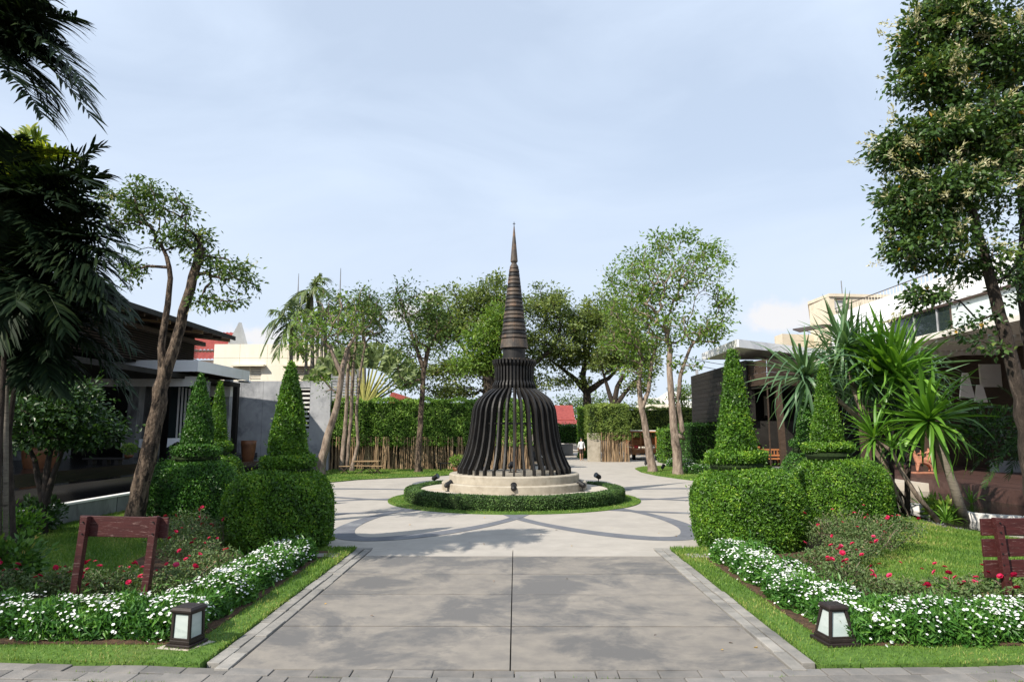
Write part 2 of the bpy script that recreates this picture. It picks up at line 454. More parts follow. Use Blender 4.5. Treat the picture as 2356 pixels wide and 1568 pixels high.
class MB:
    """collects shapes and builds them as ONE mesh object"""

    def __init__(self):
        self.v, self.f = [], []

    def add(self, vs, fs):
        b = len(self.v)
        self.v += [tuple(p) for p in vs]
        self.f += [tuple(i + b for i in f) for f in fs]
        return self

    def box(self, x0, x1, y0, y1, z0, z1, mat=None):
        p = [(x0, y0, z0), (x1, y0, z0), (x1, y1, z0), (x0, y1, z0), (x0, y0, z1), (x1, y0, z1), (x1, y1, z1), (x0, y1, z1)]
        if mat is not None:
            p = [mat @ Vector(q) for q in p]
        return self.add(p, [(0, 3, 2, 1), (4, 5, 6, 7), (0, 1, 5, 4), (1, 2, 6, 5), (2, 3, 7, 6), (3, 0, 4, 7)])

    def prism(self, poly, z0, z1):
        n = len(poly)
        lo = [(p[0], p[1], z0) for p in poly]
        hi = [(p[0], p[1], z1) for p in poly]
        fs = [tuple(range(n - 1, -1, -1)), tuple(range(n, 2 * n))]
        fs += [(i, (i + 1) % n, n + (i + 1) % n, n + i) for i in range(n)]
        return self.add(lo + hi, fs)

    def hexa(self, p8):
        """eight corners: four of the bottom, four of the top"""
        return self.add(p8, [(0, 3, 2, 1), (4, 5, 6, 7), (0, 1, 5, 4), (1, 2, 6, 5), (2, 3, 7, 6), (3, 0, 4, 7)])

    def bar(self, a, b, w, h=None):
        """rectangular bar from a to b"""
        a, b = Vector(a), Vector(b)
        h = h or w
        t = (b - a).normalized()
        s = t.cross(Vector((0, 0, 1)))
        if s.length < 1e-3:
            s = Vector((1, 0, 0))
        s.normalize()
        u = s.cross(t).normalized()
        p = []
        for c in (a, b):
            for i, j in ((-1, -1), (1, -1), (1, 1), (-1, 1)):
                p.append(c + s * (i * w / 2) + u * (j * h / 2))
        return self.add(p, [(0, 3, 2, 1), (4, 5, 6, 7), (0, 1, 5, 4), (1, 2, 6, 5), (2, 3, 7, 6), (3, 0, 4, 7)])

    def tube(self, pts, rad, n=8, cap=True):
        V, F = tube_np(np.array([tuple(p) for p in pts]), np.atleast_1d(rad) if not np.isscalar(rad) else np.full(len(pts), rad), n)
        self.add(V.tolist(), F.tolist())
        if cap:
            m = len(self.v)
            k = len(V)
            b = m - k
            self.f.append(tuple(range(b + n - 1, b - 1, -1)))
            self.f.append(tuple(range(m - n, m)))
        return self

    def lathe(self, prof, c=(0, 0, 0), n=32, a0=0.0, a1=2 * PI):
        full = abs(a1 - a0 - 2 * PI) < 1e-6
        k = n if full else n + 1
        vs = []
        for (r, z) in prof:
            for i in range(k):
                a = a0 + (a1 - a0) * i / n
                vs.append((c[0] + r * math.cos(a), c[1] + r * math.sin(a), c[2] + z))
        fs = []
        for j in range(len(prof) - 1):
            for i in range(n):
                i2 = (i + 1) % k if full else i + 1
                fs.append((j * k + i, j * k + i2, (j + 1) * k + i2, (j + 1) * k + i))
        return self.add(vs, fs)

    def build(self, name, mat, parent=None, bevel=0.0, smooth=False, kind=None, tone=None):
        me = bpy.data.meshes.new(name)
        o0 = origin_of(parent) if parent is not None else Vector((0, 0, 0))
        me.from_pydata([(p[0] - o0.x, p[1] - o0.y, p[2] - o0.z) for p in self.v], [], self.f)
        for m in (mat if isinstance(mat, (list, tuple)) else [mat]):
            me.materials.append(m)
        if smooth:
            me.polygons.foreach_set('use_smooth', [True] * len(me.polygons))
        if tone is not None:
            a = me.attributes.new('tone', 'FLOAT', 'POINT')
            a.data.foreach_set('value', [tone] * len(me.vertices))
        me.update()
        o = bpy.data.objects.new(name, me)
        COL.objects.link(o)
        if parent is not None:
            o.parent = parent
        if bevel:
            bv = o.modifiers.new('bevel', 'BEVEL')
            bv.width = bevel
            bv.segments = 2
            bv.limit_method = 'ANGLE'
        if kind:
            o['kind'] = kind
        return o


def tube_np(P, rad, n=6):
    P = np.asarray(P, float)
    T = np.gradient(P, axis=0)
    T /= np.linalg.norm(T, axis=1, keepdims=True) + 1e-9
    ref = np.array([0.0, 1.0, 0.0]) if abs(T[0, 2]) > 0.7 else np.array([0.0, 0.0, 1.0])
    S = np.cross(T, ref)
    S /= np.linalg.norm(S, axis=1, keepdims=True) + 1e-9
    U = np.cross(S, T)
    a = np.arange(n) * 2 * PI / n
    ring = S[:, None, :] * np.cos(a)[None, :, None] + U[:, None, :] * np.sin(a)[None, :, None]
    V = P[:, None, :] + ring * np.asarray(rad, float)[:, None, None]
    k = len(P)
    idx = np.arange(k * n).reshape(k, n)
    F = np.stack([idx[:-1], np.roll(idx[:-1], -1, 1), np.roll(idx[1:], -1, 1), idx[1:]], -1).reshape(-1, 4)
    return V.reshape(-1, 3), F


def thing(name, label, cat, loc=(0, 0, 0), group=None, kind=None):
    o = bpy.data.objects.new(name, None)
    o.empty_display_size = 0.2
    COL.objects.link(o)
    o.location = loc
    tag(o, label, cat, group, kind)
    return o


def tag(o, label=None, cat=None, group=None, kind=None):
    if label:
        o['label'] = label
    if cat:
        o['category'] = cat
    if group:
        o['group'] = group
    if kind:
        o['kind'] = kind
    return o


def copy_tree(o, parent=None):
    c = o.copy()
    COL.objects.link(c)
    if parent is not None:
        c.parent = parent
    for ch in list(o.children):
        copy_tree(ch, c)
    return c


def copy_part(o, parent, loc=None, rz=None):
    c = o.copy()
    COL.objects.link(c)
    c.parent = parent
    if loc is not None:
        c.location = loc
    if rz is not None:
        c.rotation_euler = (0, 0, rz)
    return c


# ------------------------------------------------------------------ leaves


def unit(a):
    return a / (np.linalg.norm(a, axis=-1, keepdims=True) + 1e-9)


def leaf_quads(P, D, Nn, Ln, Wd, fold=0.15, belly=0.45):
    """one folded diamond per leaf"""
    n = len(P)
    D = unit(D)
    S = unit(np.cross(D, Nn))
    U = np.cross(S, D)
    Ln = np.broadcast_to(Ln, (n,))[:, None]
    Wd = np.broadcast_to(Wd, (n,))[:, None]
    mid = P + D * Ln * belly + U * Wd * fold
    tip = P + D * Ln
    V = np.stack([P, mid + S * Wd / 2, tip, mid - S * Wd / 2], 1).reshape(-1, 3)
    F = np.arange(4 * n).reshape(n, 4)
    return V, F


def wob(P, amp, f=2.3, seed=0.0):
    return amp * (np.sin(P[:, 0] * f * 1.3 + seed) * np.sin(P[:, 1] * f + 1.7 + seed) + 0.6 * np.sin(P[:, 2] * f * 2.1 + P[:, 0] * f * 1.9 + seed * 2)
                  + 0.5 * np.sin(P[:, 1] * f * 2.7 + P[:, 2] * f * 1.3 + 2.2))


def clip_leaves(P, N, L, W, up=0.3, spread=0.75, amp=0.03, seed=0.0, proud=0.0):
    n = len(P)
    P = P + N * (wob(P, amp, 2.3, seed) + R.uniform(-0.6, 0.45, n) * L * 0.9 + proud)[:, None]
    D = N * 0.55 + R.normal(0, spread, (n, 3)) + np.array([0, 0, up])
    Nn = N + R.normal(0, .5, (n, 3))
    Ln = L * R.uniform(.65, 1.3, n)
    stray = R.random(n) < .02
    P = P + (N + np.array([0, 0, .4])) * (stray * R.uniform(.3, 1.5, n) * L)[:, None]
    V, F = leaf_quads(P - unit(D) * (Ln * .45)[:, None], D, Nn, Ln, Ln * (W / L))
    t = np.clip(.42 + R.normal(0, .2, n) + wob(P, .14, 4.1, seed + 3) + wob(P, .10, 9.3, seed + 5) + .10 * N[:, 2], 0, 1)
    t[R.random(n) < .012] = 1.0
    return V, F, np.repeat(t, 4)


def revolve_samples(prof, c, n):
    prof = np.asarray(prof, float)
    a, b = prof[:-1], prof[1:]
    d = b - a
    ln = np.linalg.norm(d, axis=1)
    area = ln * (a[:, 0] + b[:, 0]) / 2 + 1e-9
    s = R.choice(len(a), n, p=area / area.sum())
    t = R.random(n)
    ra, rb = a[s, 0], b[s, 0]
    dr = rb - ra
    disc = np.sqrt(np.maximum(ra ** 2 + t * (rb ** 2 - ra ** 2), 0))
    t2 = np.where(np.abs(dr) > 1e-4, (disc - ra) / np.where(np.abs(dr) > 1e-4, dr, 1), t)
    th = R.random(n) * 2 * PI
    rr = ra + dr * t2
    zz = a[s, 1] + d[s, 1] * t2
    P = np.stack([c[0] + rr * np.cos(th), c[1] + rr * np.sin(th), c[2] + zz], 1)
    nr, nz = d[s, 1], -d[s, 0]
    Nn = unit(np.stack([nr * np.cos(th), nr * np.sin(th), nz], 1))
    return P, Nn


def revolve_core(prof, c, shrink=.95, n=28):
    prof = np.asarray(prof, float)
    k = len(prof)
    a = np.arange(n) * 2 * PI / n
    V = np.stack([c[0] + shrink * prof[:, 0:1] * np.cos(a), c[1] + shrink * prof[:, 0:1] * np.sin(a),
                  c[2] + np.repeat(prof[:, 1:2], n, 1) * (shrink if shrink < 1 else 1)], -1).reshape(-1, 3)
    idx = np.arange(k * n).reshape(k, n)
    F = np.stack([idx[:-1], np.roll(idx[:-1], -1, 1), np.roll(idx[1:], -1, 1), idx[1:]], -1).reshape(-1, 4)
    return V, F


def merge(parts):
    """parts: (V, F, tone, mat index) -> arrays"""
    Vs, Fs, Ts, Ms, b = [], [], [], [], 0
    for V, F, t, m in parts:
        Vs.append(V)
        Fs.append(F + b)
        Ts.append(np.broadcast_to(t, (len(V),)))
        Ms.append(np.full(len(F), m))
        b += len(V)
    return np.concatenate(Vs), np.concatenate(Fs), np.concatenate(Ts), np.concatenate(Ms)


def dome_profile(r, h, e=3.2, bulge=.06, n=16):
    """rounded box-dome: nearly straight side, rounded shoulders"""
    out = []
    for i in range(n + 1):
        t = i / n * PI / 2
        out.append((r * max(math.cos(t), 0) ** (2 / e) if i < n else 0.0, h * .42 + h * .58 * math.sin(t) ** (2 / e)))
    low = [(r * (1 - bulge * 1.6), 0.0), (r * (1 - bulge * .3), h * .15), (r, h * .32)]
    return low + out


def clipped(name, prof, c, n, L, W, mat, parent, up=.3, amp=.03, seed=0.0, shrink=.95):
    P, N = revolve_samples(prof, c, n)
    V, F, t = clip_leaves(P, N, L, W, up, .75, amp, seed)
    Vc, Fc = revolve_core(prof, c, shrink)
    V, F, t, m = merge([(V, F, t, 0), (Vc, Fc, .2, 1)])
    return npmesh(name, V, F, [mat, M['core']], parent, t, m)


def box_samples(x0, x1, y0, y1, z0, z1, n, faces='xXyYZ', rnd=.0):
    A = {'x': (y1 - y0) * (z1 - z0), 'X': (y1 - y0) * (z1 - z0), 'y': (x1 - x0) * (z1 - z0), 'Y': (x1 - x0) * (z1 - z0), 'Z': (x1 - x0) * (y1 - y0), 'z': (x1 - x0) * (y1 - y0)}
    tot = sum(A[f] for f in faces)
    Ps, Ns = [], []
    for f in faces:
        k = max(1, int(n * A[f] / tot))
        u = R.random((k, 3)) * np.array([x1 - x0, y1 - y0, z1 - z0]) + np.array([x0, y0, z0])
        N = np.zeros((k, 3))
        ax = 'xyz'.index(f.lower())
        hi = f.isupper()
        if f == 'Z':
            hi = True
        u[:, ax] = (x1, y1, z1)[ax] if hi else (x0, y0, z0)[ax]
        N[:, ax] = 1 if hi else -1
        Ps.append(u)
        Ns.append(N)
    P, N = np.concatenate(Ps), np.concatenate(Ns)
    if rnd > 0:   # round the edges off
        lo = np.array([x0 + rnd, y0 + rnd, -1e3])
        hi = np.array([x1 - rnd, y1 - rnd, z1 - rnd])
        q = np.clip(P, lo, hi)
        d = P - q
        ln = np.linalg.norm(d, axis=1, keepdims=True)
        N = np.where(ln > 1e-5, d / (ln + 1e-9), N)
        P = np.where(ln > rnd, q + N * rnd, P)
    return P, N


def box_core(x0, x1, y0, y1, z0, z1, s=.05):
    V = np.array([(x0 + s, y0 + s, z0), (x1 - s, y0 + s, z0), (x1 - s, y1 - s, z0), (x0 + s, y1 - s, z0),
                  (x0 + s, y0 + s, z1 - s), (x1 - s, y0 + s, z1 - s), (x1 - s, y1 - s, z1 - s), (x0 + s, y1 - s, z1 - s)])
    F = np.array([(0, 3, 2, 1), (4, 5, 6, 7), (0, 1, 5, 4), (1, 2, 6, 5), (2, 3, 7, 6), (3, 0, 4, 7)])
    return V, F


def box_hedge(name, bx, n, L, W, mat, parent=None, rnd=.08, amp=.04, up=.2, seed=0.0, faces='xXyYZ'):
    P, N = box_samples(*bx, n, faces, rnd)
    V, F, t = clip_leaves(P, N, L, W, up, .75, amp, seed)
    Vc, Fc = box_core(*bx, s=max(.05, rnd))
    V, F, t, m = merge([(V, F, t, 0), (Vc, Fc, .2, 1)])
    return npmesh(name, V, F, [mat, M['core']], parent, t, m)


def in_poly(P, poly):
    x, y = P[:, 0], P[:, 1]
    ins = np.zeros(len(P), bool)
    j = len(poly) - 1
    for i in range(len(poly)):
        xi, yi = poly[i][0], poly[i][1]
        xj, yj = poly[j][0], poly[j][1]
        c = ((yi > y) != (yj > y)) & (x < (xj - xi) * (y - yi) / (yj - yi + 1e-12) + xi)
        ins ^= c
        j = i
    return ins


def grass(name, label, poly, z, per_m2, h, w, near=None, holes=()):
    poly = [(p[0], p[1]) for p in poly]
    xs, ys = [p[0] for p in poly], [p[1] for p in poly]
    area = (max(xs) - min(xs)) * (max(ys) - min(ys))
    n = int(area * per_m2)
    P = np.stack([R.uniform(min(xs), max(xs), n), R.uniform(min(ys), max(ys), n), np.full(n, z)], 1)
    k = in_poly(P, poly)
    for hp in holes:
        k &= ~in_poly(P, hp)
    P = P[k]
    E = []
    for i in range(len(poly)):
        a, b = np.array(poly[i]), np.array(poly[(i + 1) % len(poly)])
        ln = np.linalg.norm(b - a)
        m = int(ln * per_m2 * .16)
        if m < 1 or ln > 40:
            continue
        t = R.random((m, 1))
        nn = np.array([b[1] - a[1], a[0] - b[0]]) / (ln + 1e-9)
        q = a + (b - a) * t + nn * R.normal(0, .016, (m, 1))
        E.append(np.concatenate([q, np.full((m, 1), z - .012)], 1))
    P = np.concatenate([P] + E)
    n = len(P)
    sc = np.ones(n) if near is None else np.clip(P[:, 1] / near, .7, 1.6)
    D = R.normal(0, .5, (n, 3)) + np.array([0, 0, 1.0])
    D[:, 2] = np.abs(D[:, 2]) + .25
    V, F = leaf_quads(P, D, R.normal(0, 1, (n, 3)), h * R.uniform(.5, 1.2, n) * sc, w * sc, .1, .4)
    pat = .5 + .20 * np.sin(P[:, 0] * 2.1 + 1) * np.sin(P[:, 1] * 1.7) + .12 * np.sin(P[:, 0] * 5.3 + P[:, 1] * 4.1)
    t = np.clip(pat + R.normal(0, .17, n), 0, 1)
    o = npmesh(name, V, F, M['l_grass'], None, np.repeat(t, 4))
    return tag(o, label, 'grass', kind='stuff')

# ------------------------------------------------------------------ trees, palms, figures


def grow(stems, blobs, seed, seg=.45, bow=.12, clear=.45, rtwig=.012, pexp=.46, lenw=.30):
    """skeleton that grows from the stems to targets inside the crown blobs"""
    rg = np.random.default_rng(seed)
    pos, par, length, attach, stemr = [], [], [], [], []
    for st in stems:
        pts = [np.array(p[:3], float) for p in st]
        rad = [p[3] for p in st]
        first = True
        for i in range(len(pts) - 1):
            k = max(2, int(np.linalg.norm(pts[i + 1] - pts[i]) / (seg * .8)))
            for j in range(0 if first else 1, k + 1):
                t = j / k
                q = pts[i] * (1 - t) + pts[i + 1] * t + rg.normal(0, rad[i] * .10, 3) * (1 if 0 < t < 1 else 0)
                par.append(-1 if (first and j == 0) else len(pos) - 1)
                pos.append(q)
                length.append(0.0)
                frac = (i + t) / (len(pts) - 1)
                attach.append(frac >= clear)
                stemr.append(rad[i] * (1 - t) + rad[i + 1] * t)
                first = False
    nst = len(pos)
    T, bare = [], []
    for b in blobs:
        c, rr, n = np.array(b[0], float), np.array(b[1], float), b[2]
        pb = b[3] if len(b) > 3 else 0
        d = rg.normal(0, 1, (n, 3))
        d = unit(d) * (rg.random((n, 1)) ** (1 / 2.4))
        T.append(c + d * rr)
        bare.append(rg.random(n) < pb)
    T = np.concatenate(T)
    bare = np.concatenate(bare)
    S = np.array(pos)[np.array(attach)]
    dist = np.min(np.linalg.norm(T[:, None] - S[None], axis=2), axis=1)
    chains, tips = [], []
    for ti in np.argsort(dist):
        t = T[ti]
        A = np.array(pos)
        cost = np.linalg.norm(A - t, axis=1) + lenw * np.array(length) + np.where(np.array(attach), 0, 1e6)
        cost = cost + np.maximum(A[:, 2] - t[2] - .1, 0) * .5
        a = int(np.argmin(cost))
        p0 = A[a]
        d = np.linalg.norm(t - p0)
        k = max(2, int(d / seg))
        ch = [a]
        side = rg.normal(0, 1, 3)
        for j in range(1, k + 1):
            s = j / k
            q = p0 * (1 - s) + t * s
            q = q + np.array([0, 0, 1]) * bow * d * math.sin(PI * s) + side * .05 * d * math.sin(PI * s)
            if j < k:
                q = q + rg.normal(0, .05 * min(d, 1.5), 3)
            par.append(ch[-1])
            pos.append(q)
            length.append(length[ch[-1]] + d / k)
            attach.append(True)
            stemr.append(0)
            ch.append(len(pos) - 1)
        chains.append(ch)
        tips.append((len(pos) - 1, bool(bare[ti])))
    n = len(pos)
    cnt = np.zeros(n)
    for tp, _ in tips:
        cnt[tp] = 1
    for i in range(n - 1, -1, -1):
        if par[i] >= 0:
            cnt[par[i]] += cnt[i]
    rad = rtwig * np.maximum(cnt, 1) ** pexp
    for i in range(n):
        if i < nst:
            rad[i] = stemr[i]
        elif par[i] >= 0:
            rad[i] = min(rad[i], rad[par[i]] * .92)
    return np.array(pos), np.array(par), rad, chains, tips, nst


def wood(stems_n, pos, par, rad, chains, sides=8):
    parts = []
    # stems
    run = []
    for i in range(stems_n):
        if par[i] == -1 and run:
            parts.append(run)
            run = []
        run.append(i)
    if run:
        parts.append(run)
    Vs, Fs, b = [], [], 0
    for r in parts:
        rr = rad[r].copy()
        V, F = tube_np(pos[r], rr, 12)
        ph = np.tile(np.arange(12) * 2 * PI / 12, len(r))
        V = V + (V - np.repeat(pos[r], 12, 0)) * (.07 * np.sin(ph * 3 + np.repeat(np.arange(len(r)) * .5, 12)) + .05 * np.sin(ph * 5 + 1))[:, None]
        Vs.append(V)
        Fs.append(F + b)
        b += len(V)
    for ch in chains:
        rr = rad[ch].copy()
        rr[0] = min(rr[0], rr[1] * 1.25)
        rr[-1] *= .5
        V, F = tube_np(pos[ch], rr, 6 if rr[0] > .03 else 4)
        Vs.append(V)
        Fs.append(F + b)
        b += len(V)
    return np.concatenate(Vs), np.concatenate(Fs)


def make_tree(name, label, cat, base, stems, blobs, seed, lm, bm, L=.12, W=.06, per=40, spread=.3, droop=.2, group=None,
              blossom=0.0, bl_n=26, bl_len=.16, **kw):
    root = thing(name, label, cat, base, group)
    pos, par, rad, chains, tips, nst = grow(stems, blobs, seed, **kw)
    V, F = wood(nst, pos, par, rad, chains)
    npmesh('trunk', V, F, bm, root, smooth=True)
    rg = np.random.default_rng(seed + 99)
    leafy = [t for t, b in tips if not b]
    C = pos[leafy]
    back = pos[par[leafy]]
    n = len(C)
    k = per
    u = rg.random((n, k, 1)) ** .7
    P = (C[:, None] * u + back[:, None] * (1 - u)) + rg.normal(0, spread, (n, k, 3)) * np.array([1, 1, .62]) * rg.uniform(.6, 1.3, (n, 1, 1))
    out = P - back[:, None]
    D = unit(out) + rg.normal(0, .55, (n, k, 3)) + np.array([0, 0, -droop])
    P, D = P.reshape(-1, 3), D.reshape(-1, 3)
    Nn = rg.normal(0, .7, P.shape) + np.array([0, 0, 1.0])
    Ln = L * rg.uniform(.6, 1.3, len(P))
    V, F = leaf_quads(P, D, Nn, Ln, Ln * W / L, .12, .42)
    tc = np.repeat(rg.normal(0, .13, n), k)
    t = np.clip(.45 + tc + rg.normal(0, .17, len(P)), 0, .97)
    t[rg.random(len(P)) < .008] = 1.0
    npmesh('crown', V, F, lm, root, np.repeat(t, 4))
    if blossom > 0:
        zs = C[:, 2]
        pick = [i for i in range(n) if rg.random() < blossom]
        if pick:
            Cb = C[pick] + unit(C[pick] - back[pick]) * spread * .9
            ax = unit(unit(C[pick] - back[pick]) + np.array([0, 0, .35]))
            kk = bl_n
            s = rg.random((len(pick), kk, 1))
            Pb = Cb[:, None] + ax[:, None] * s * bl_len * 2.0 + rg.normal(0, bl_len * .33, (len(pick), kk, 3)) * (1.1 - s)
            Db = ax[:, None] + rg.normal(0, .6, (len(pick), kk, 3))
            Pb, Db = Pb.reshape(-1, 3), Db.reshape(-1, 3)
            V, F = leaf_quads(Pb, Db, rg.normal(0, 1, Pb.shape), bl_len * .42 * rg.uniform(.5, 1.2, len(Pb)), bl_len * .11, .1)
            o = npmesh('blossom', V, F, M['l_blossom'], root, np.repeat(rg.random(len(Pb)), 4))
            o['kind'] = 'stuff'
    return root


def blob(x, y, Y, rx, rz, n, ry=None, bare=0.0):
    """crown blob given at its place in the picture and its depth; radii in picture units become metres"""
    c = AT(x, y, Y)
    s = Y / FPX
    return (tuple(c), (rx * s, (ry if ry is not None else max(rx, rz)) * s, rz * s), n, bare)


def stem(pts, Y, r0, r1, dY=0.0):
    out = []
    n = len(pts)
    for i, (x, y) in enumerate(pts):
        t = i / (n - 1)
        p = AT(x, y, Y + dY * t)
        out.append((p.x, p.y, p.z, r0 * (1 - t) + r1 * t))
    return out


def grounded(st, flare=1.5):
    """lets a stem start in the ground with a root flare"""
    p = st[0]
    q = st[1]
    low = (p[0] - (q[0] - p[0]) * .06, p[1], -.05, p[3] * flare)
    mid = (p[0] + (q[0] - p[0]) * .1, p[1], max(.2, p[2] + .25), p[3] * 1.08)
    return [low, mid] + st[1:]


def frond(p0, p1, rise, Lf, n, droop, mat, parent, seed, wid=.035, name='frond', rr=.02):
    """feather palm frond: arched midrib with drooping leaflets on both sides"""
    rg = np.random.default_rng(seed)
    p0, p1 = np.array(p0, float), np.array(p1, float)
    d = np.linalg.norm(p1 - p0)
    c = (p0 * .55 + p1 * .45) + np.array([0, 0, rise])
    t = np.linspace(0, 1, 15)[:, None]
    C = (1 - t) ** 2 * p0 + 2 * t * (1 - t) * c + t ** 2 * p1
    V0, F0 = tube_np(C, np.linspace(rr, .004, 15), 4)
    ts = np.repeat(np.linspace(.14, 1.0, n), 2)
    sd = np.tile([1.0, -1.0], n)
    tt = ts[:, None]
    P = (1 - tt) ** 2 * p0 + 2 * tt * (1 - tt) * c + tt ** 2 * p1
    T = unit(2 * (1 - tt) * (c - p0) + 2 * tt * (p1 - c))
    S = unit(np.cross(T, np.array([0, 0, 1.0])))
    U = np.cross(S, T)
    ll = Lf * (np.sin(PI * (.12 + .80 * ts)) ** .6) * rg.uniform(.8, 1.1, len(ts))
    fw = .45 + .65 * ts ** 2
    D = unit(T * fw[:, None] + S * sd[:, None] * .85 + U * .28 + rg.normal(0, .10, (len(ts), 3)))
    dr = droop * rg.uniform(.5, 1.4, len(ts))
    w = wid * np.ones(len(ts))
    side = unit(np.cross(D, U + rg.normal(0, .25, U.shape)))
    g = np.array([0, 0, -1.0])
    st = []
    for s, ws in ((0, .5), (.33, 1.0), (.7, .8), (1.0, .06)):
        q = P + D * (ll * s)[:, None] + g * (ll * dr * s * s)[:, None]
        st.append((q + side * (w * ws / 2)[:, None], q - side * (w * ws / 2)[:, None]))
    nn = len(ts)
    V1 = np.stack([a for pr in st for a in pr], 1).reshape(-1, 3)
    b = np.arange(nn)[:, None] * 8
    F1 = np.concatenate([b + np.array([[0, 2, 3, 1]]), b + np.array([[2, 4, 5, 3]]), b + np.array([[4, 6, 7, 5]])])
    tone = np.repeat(np.clip(.45 + rg.normal(0, .2, nn), 0, 1), 8)
    V, F, tn, mi = merge([(V1, F1, tone, 0), (V0, F0, .6, 0)])
    return npmesh(name, V, F, mat, parent, tn)


def sword_mesh(L, W, bend, seed, mat, tone, kink=0.0):
    """one long V-folded leaf along +X, bending towards -Z"""
    rg = np.random.default_rng(seed)
    st = 9
    V, F = [], []
    x, z, a = 0.0, 0.0, 0.0
    for i in range(st):
        s = i / (st - 1)
        w = W * (.75 + .9 * s - 1.62 * s ** 2.6) if s < 1 else .004
        w = max(w, .004)
        y = .03 * math.sin(s * 3 + seed)
        V += [(x, y - w / 2, z + w * .22), (x, y, z), (x, y + w / 2, z + w * .22)]
        ds = L / (st - 1)
        a += bend / (st - 1) * (0.4 + 1.6 * s) + (kink if i == 5 else 0)
        x += ds * math.cos(a)
        z -= ds * math.sin(a)
    for i in range(st - 1):
        b = i * 3
        F += [(b, b + 1, b + 4, b + 3), (b + 1, b + 2, b + 5, b + 4)]
    o = npmesh('leaf', V, F, mat, None, np.full(len(V), tone), smooth=True)
    me = o.data
    bpy.data.objects.remove(o)
    return me


def sword_head(root, c, axis, n, meshes, lo, hi, scale, seed, zlo=-90):
    """a rosette of leaf objects, all children of the plant; lo/hi: angle from the axis of youngest and oldest leaf"""
    rg = np.random.default_rng(seed)
    o0 = origin_of(root)
    axis = Vector(axis).normalized()
    q = Vector((0, 0, 1)).rotation_difference(axis)
    for i in range(n):
        s = (i + .5) / n
        th = math.radians(lo + (hi - lo) * s ** .85) + rg.normal(0, .07)
        ph = i * 2.399963 + rg.normal(0, .12)
        d = q @ Vector((math.sin(th) * math.cos(ph), math.sin(th) * math.sin(ph), math.cos(th)))
        x = d
        up = Vector((0, 0, 1)) if abs(d.z) < .97 else axis.orthogonal()
        y = up.cross(x).normalized()
        z = x.cross(y).normalized()
        mt = Matrix((x, y, z)).transposed().to_4x4()
        roll = Matrix.Rotation(rg.normal(0, .35), 4, 'X')
        k = scale * rg.uniform(.8, 1.12)
        o = bpy.data.objects.new('leaf', meshes[int(rg.integers(len(meshes)))])
        COL.objects.link(o)
        o.parent = root
        o.matrix_basis = Matrix.Translation(Vector(c) - o0 + d * .05) @ mt @ roll @ Matrix.Diagonal((k, k, k, 1))


def skin_figure(name, joints, edges, matfn, mats, parent=None, sub=2):
    """one continuous body grown round a joint skeleton; matfn(x, y, z) -> material index"""
    names = list(joints)
    me = bpy.data.meshes.new(name)
    me.from_pydata([joints[k][0] for k in names], [(names.index(a), names.index(b)) for a, b in edges], [])
    o = bpy.data.objects.new(name, me)
    COL.objects.link(o)
    sk = o.modifiers.new('skin', 'SKIN')
    sk.use_smooth_shade = True
    for i, k in enumerate(names):
        r = joints[k][1]
        sv = me.skin_vertices[0].data[i]
        sv.radius = (r, r) if np.isscalar(r) else r
        sv.use_root = (i == 0)
    ss = o.modifiers.new('sub', 'SUBSURF')
    ss.levels = sub
    ss.render_levels = sub
    dg = bpy.context.evaluated_depsgraph_get()
    dg.update()
    ev = o.evaluated_get(dg)
    m2 = bpy.data.meshes.new_from_object(ev)
    bpy.data.objects.remove(o)
    m2.name = name
    m2.materials.clear()
    for m in mats:
        m2.materials.append(m)
    for p in m2.polygons:
        p.material_index = matfn(p.center.x, p.center.y, p.center.z)
        p.use_smooth = True
    if parent is not None:
        o0 = origin_of(parent)
        m2.transform(Matrix.Translation(-o0))
    ob = bpy.data.objects.new(name, m2)
    COL.objects.link(ob)
    if parent is not None:
        ob.parent = parent
    return ob


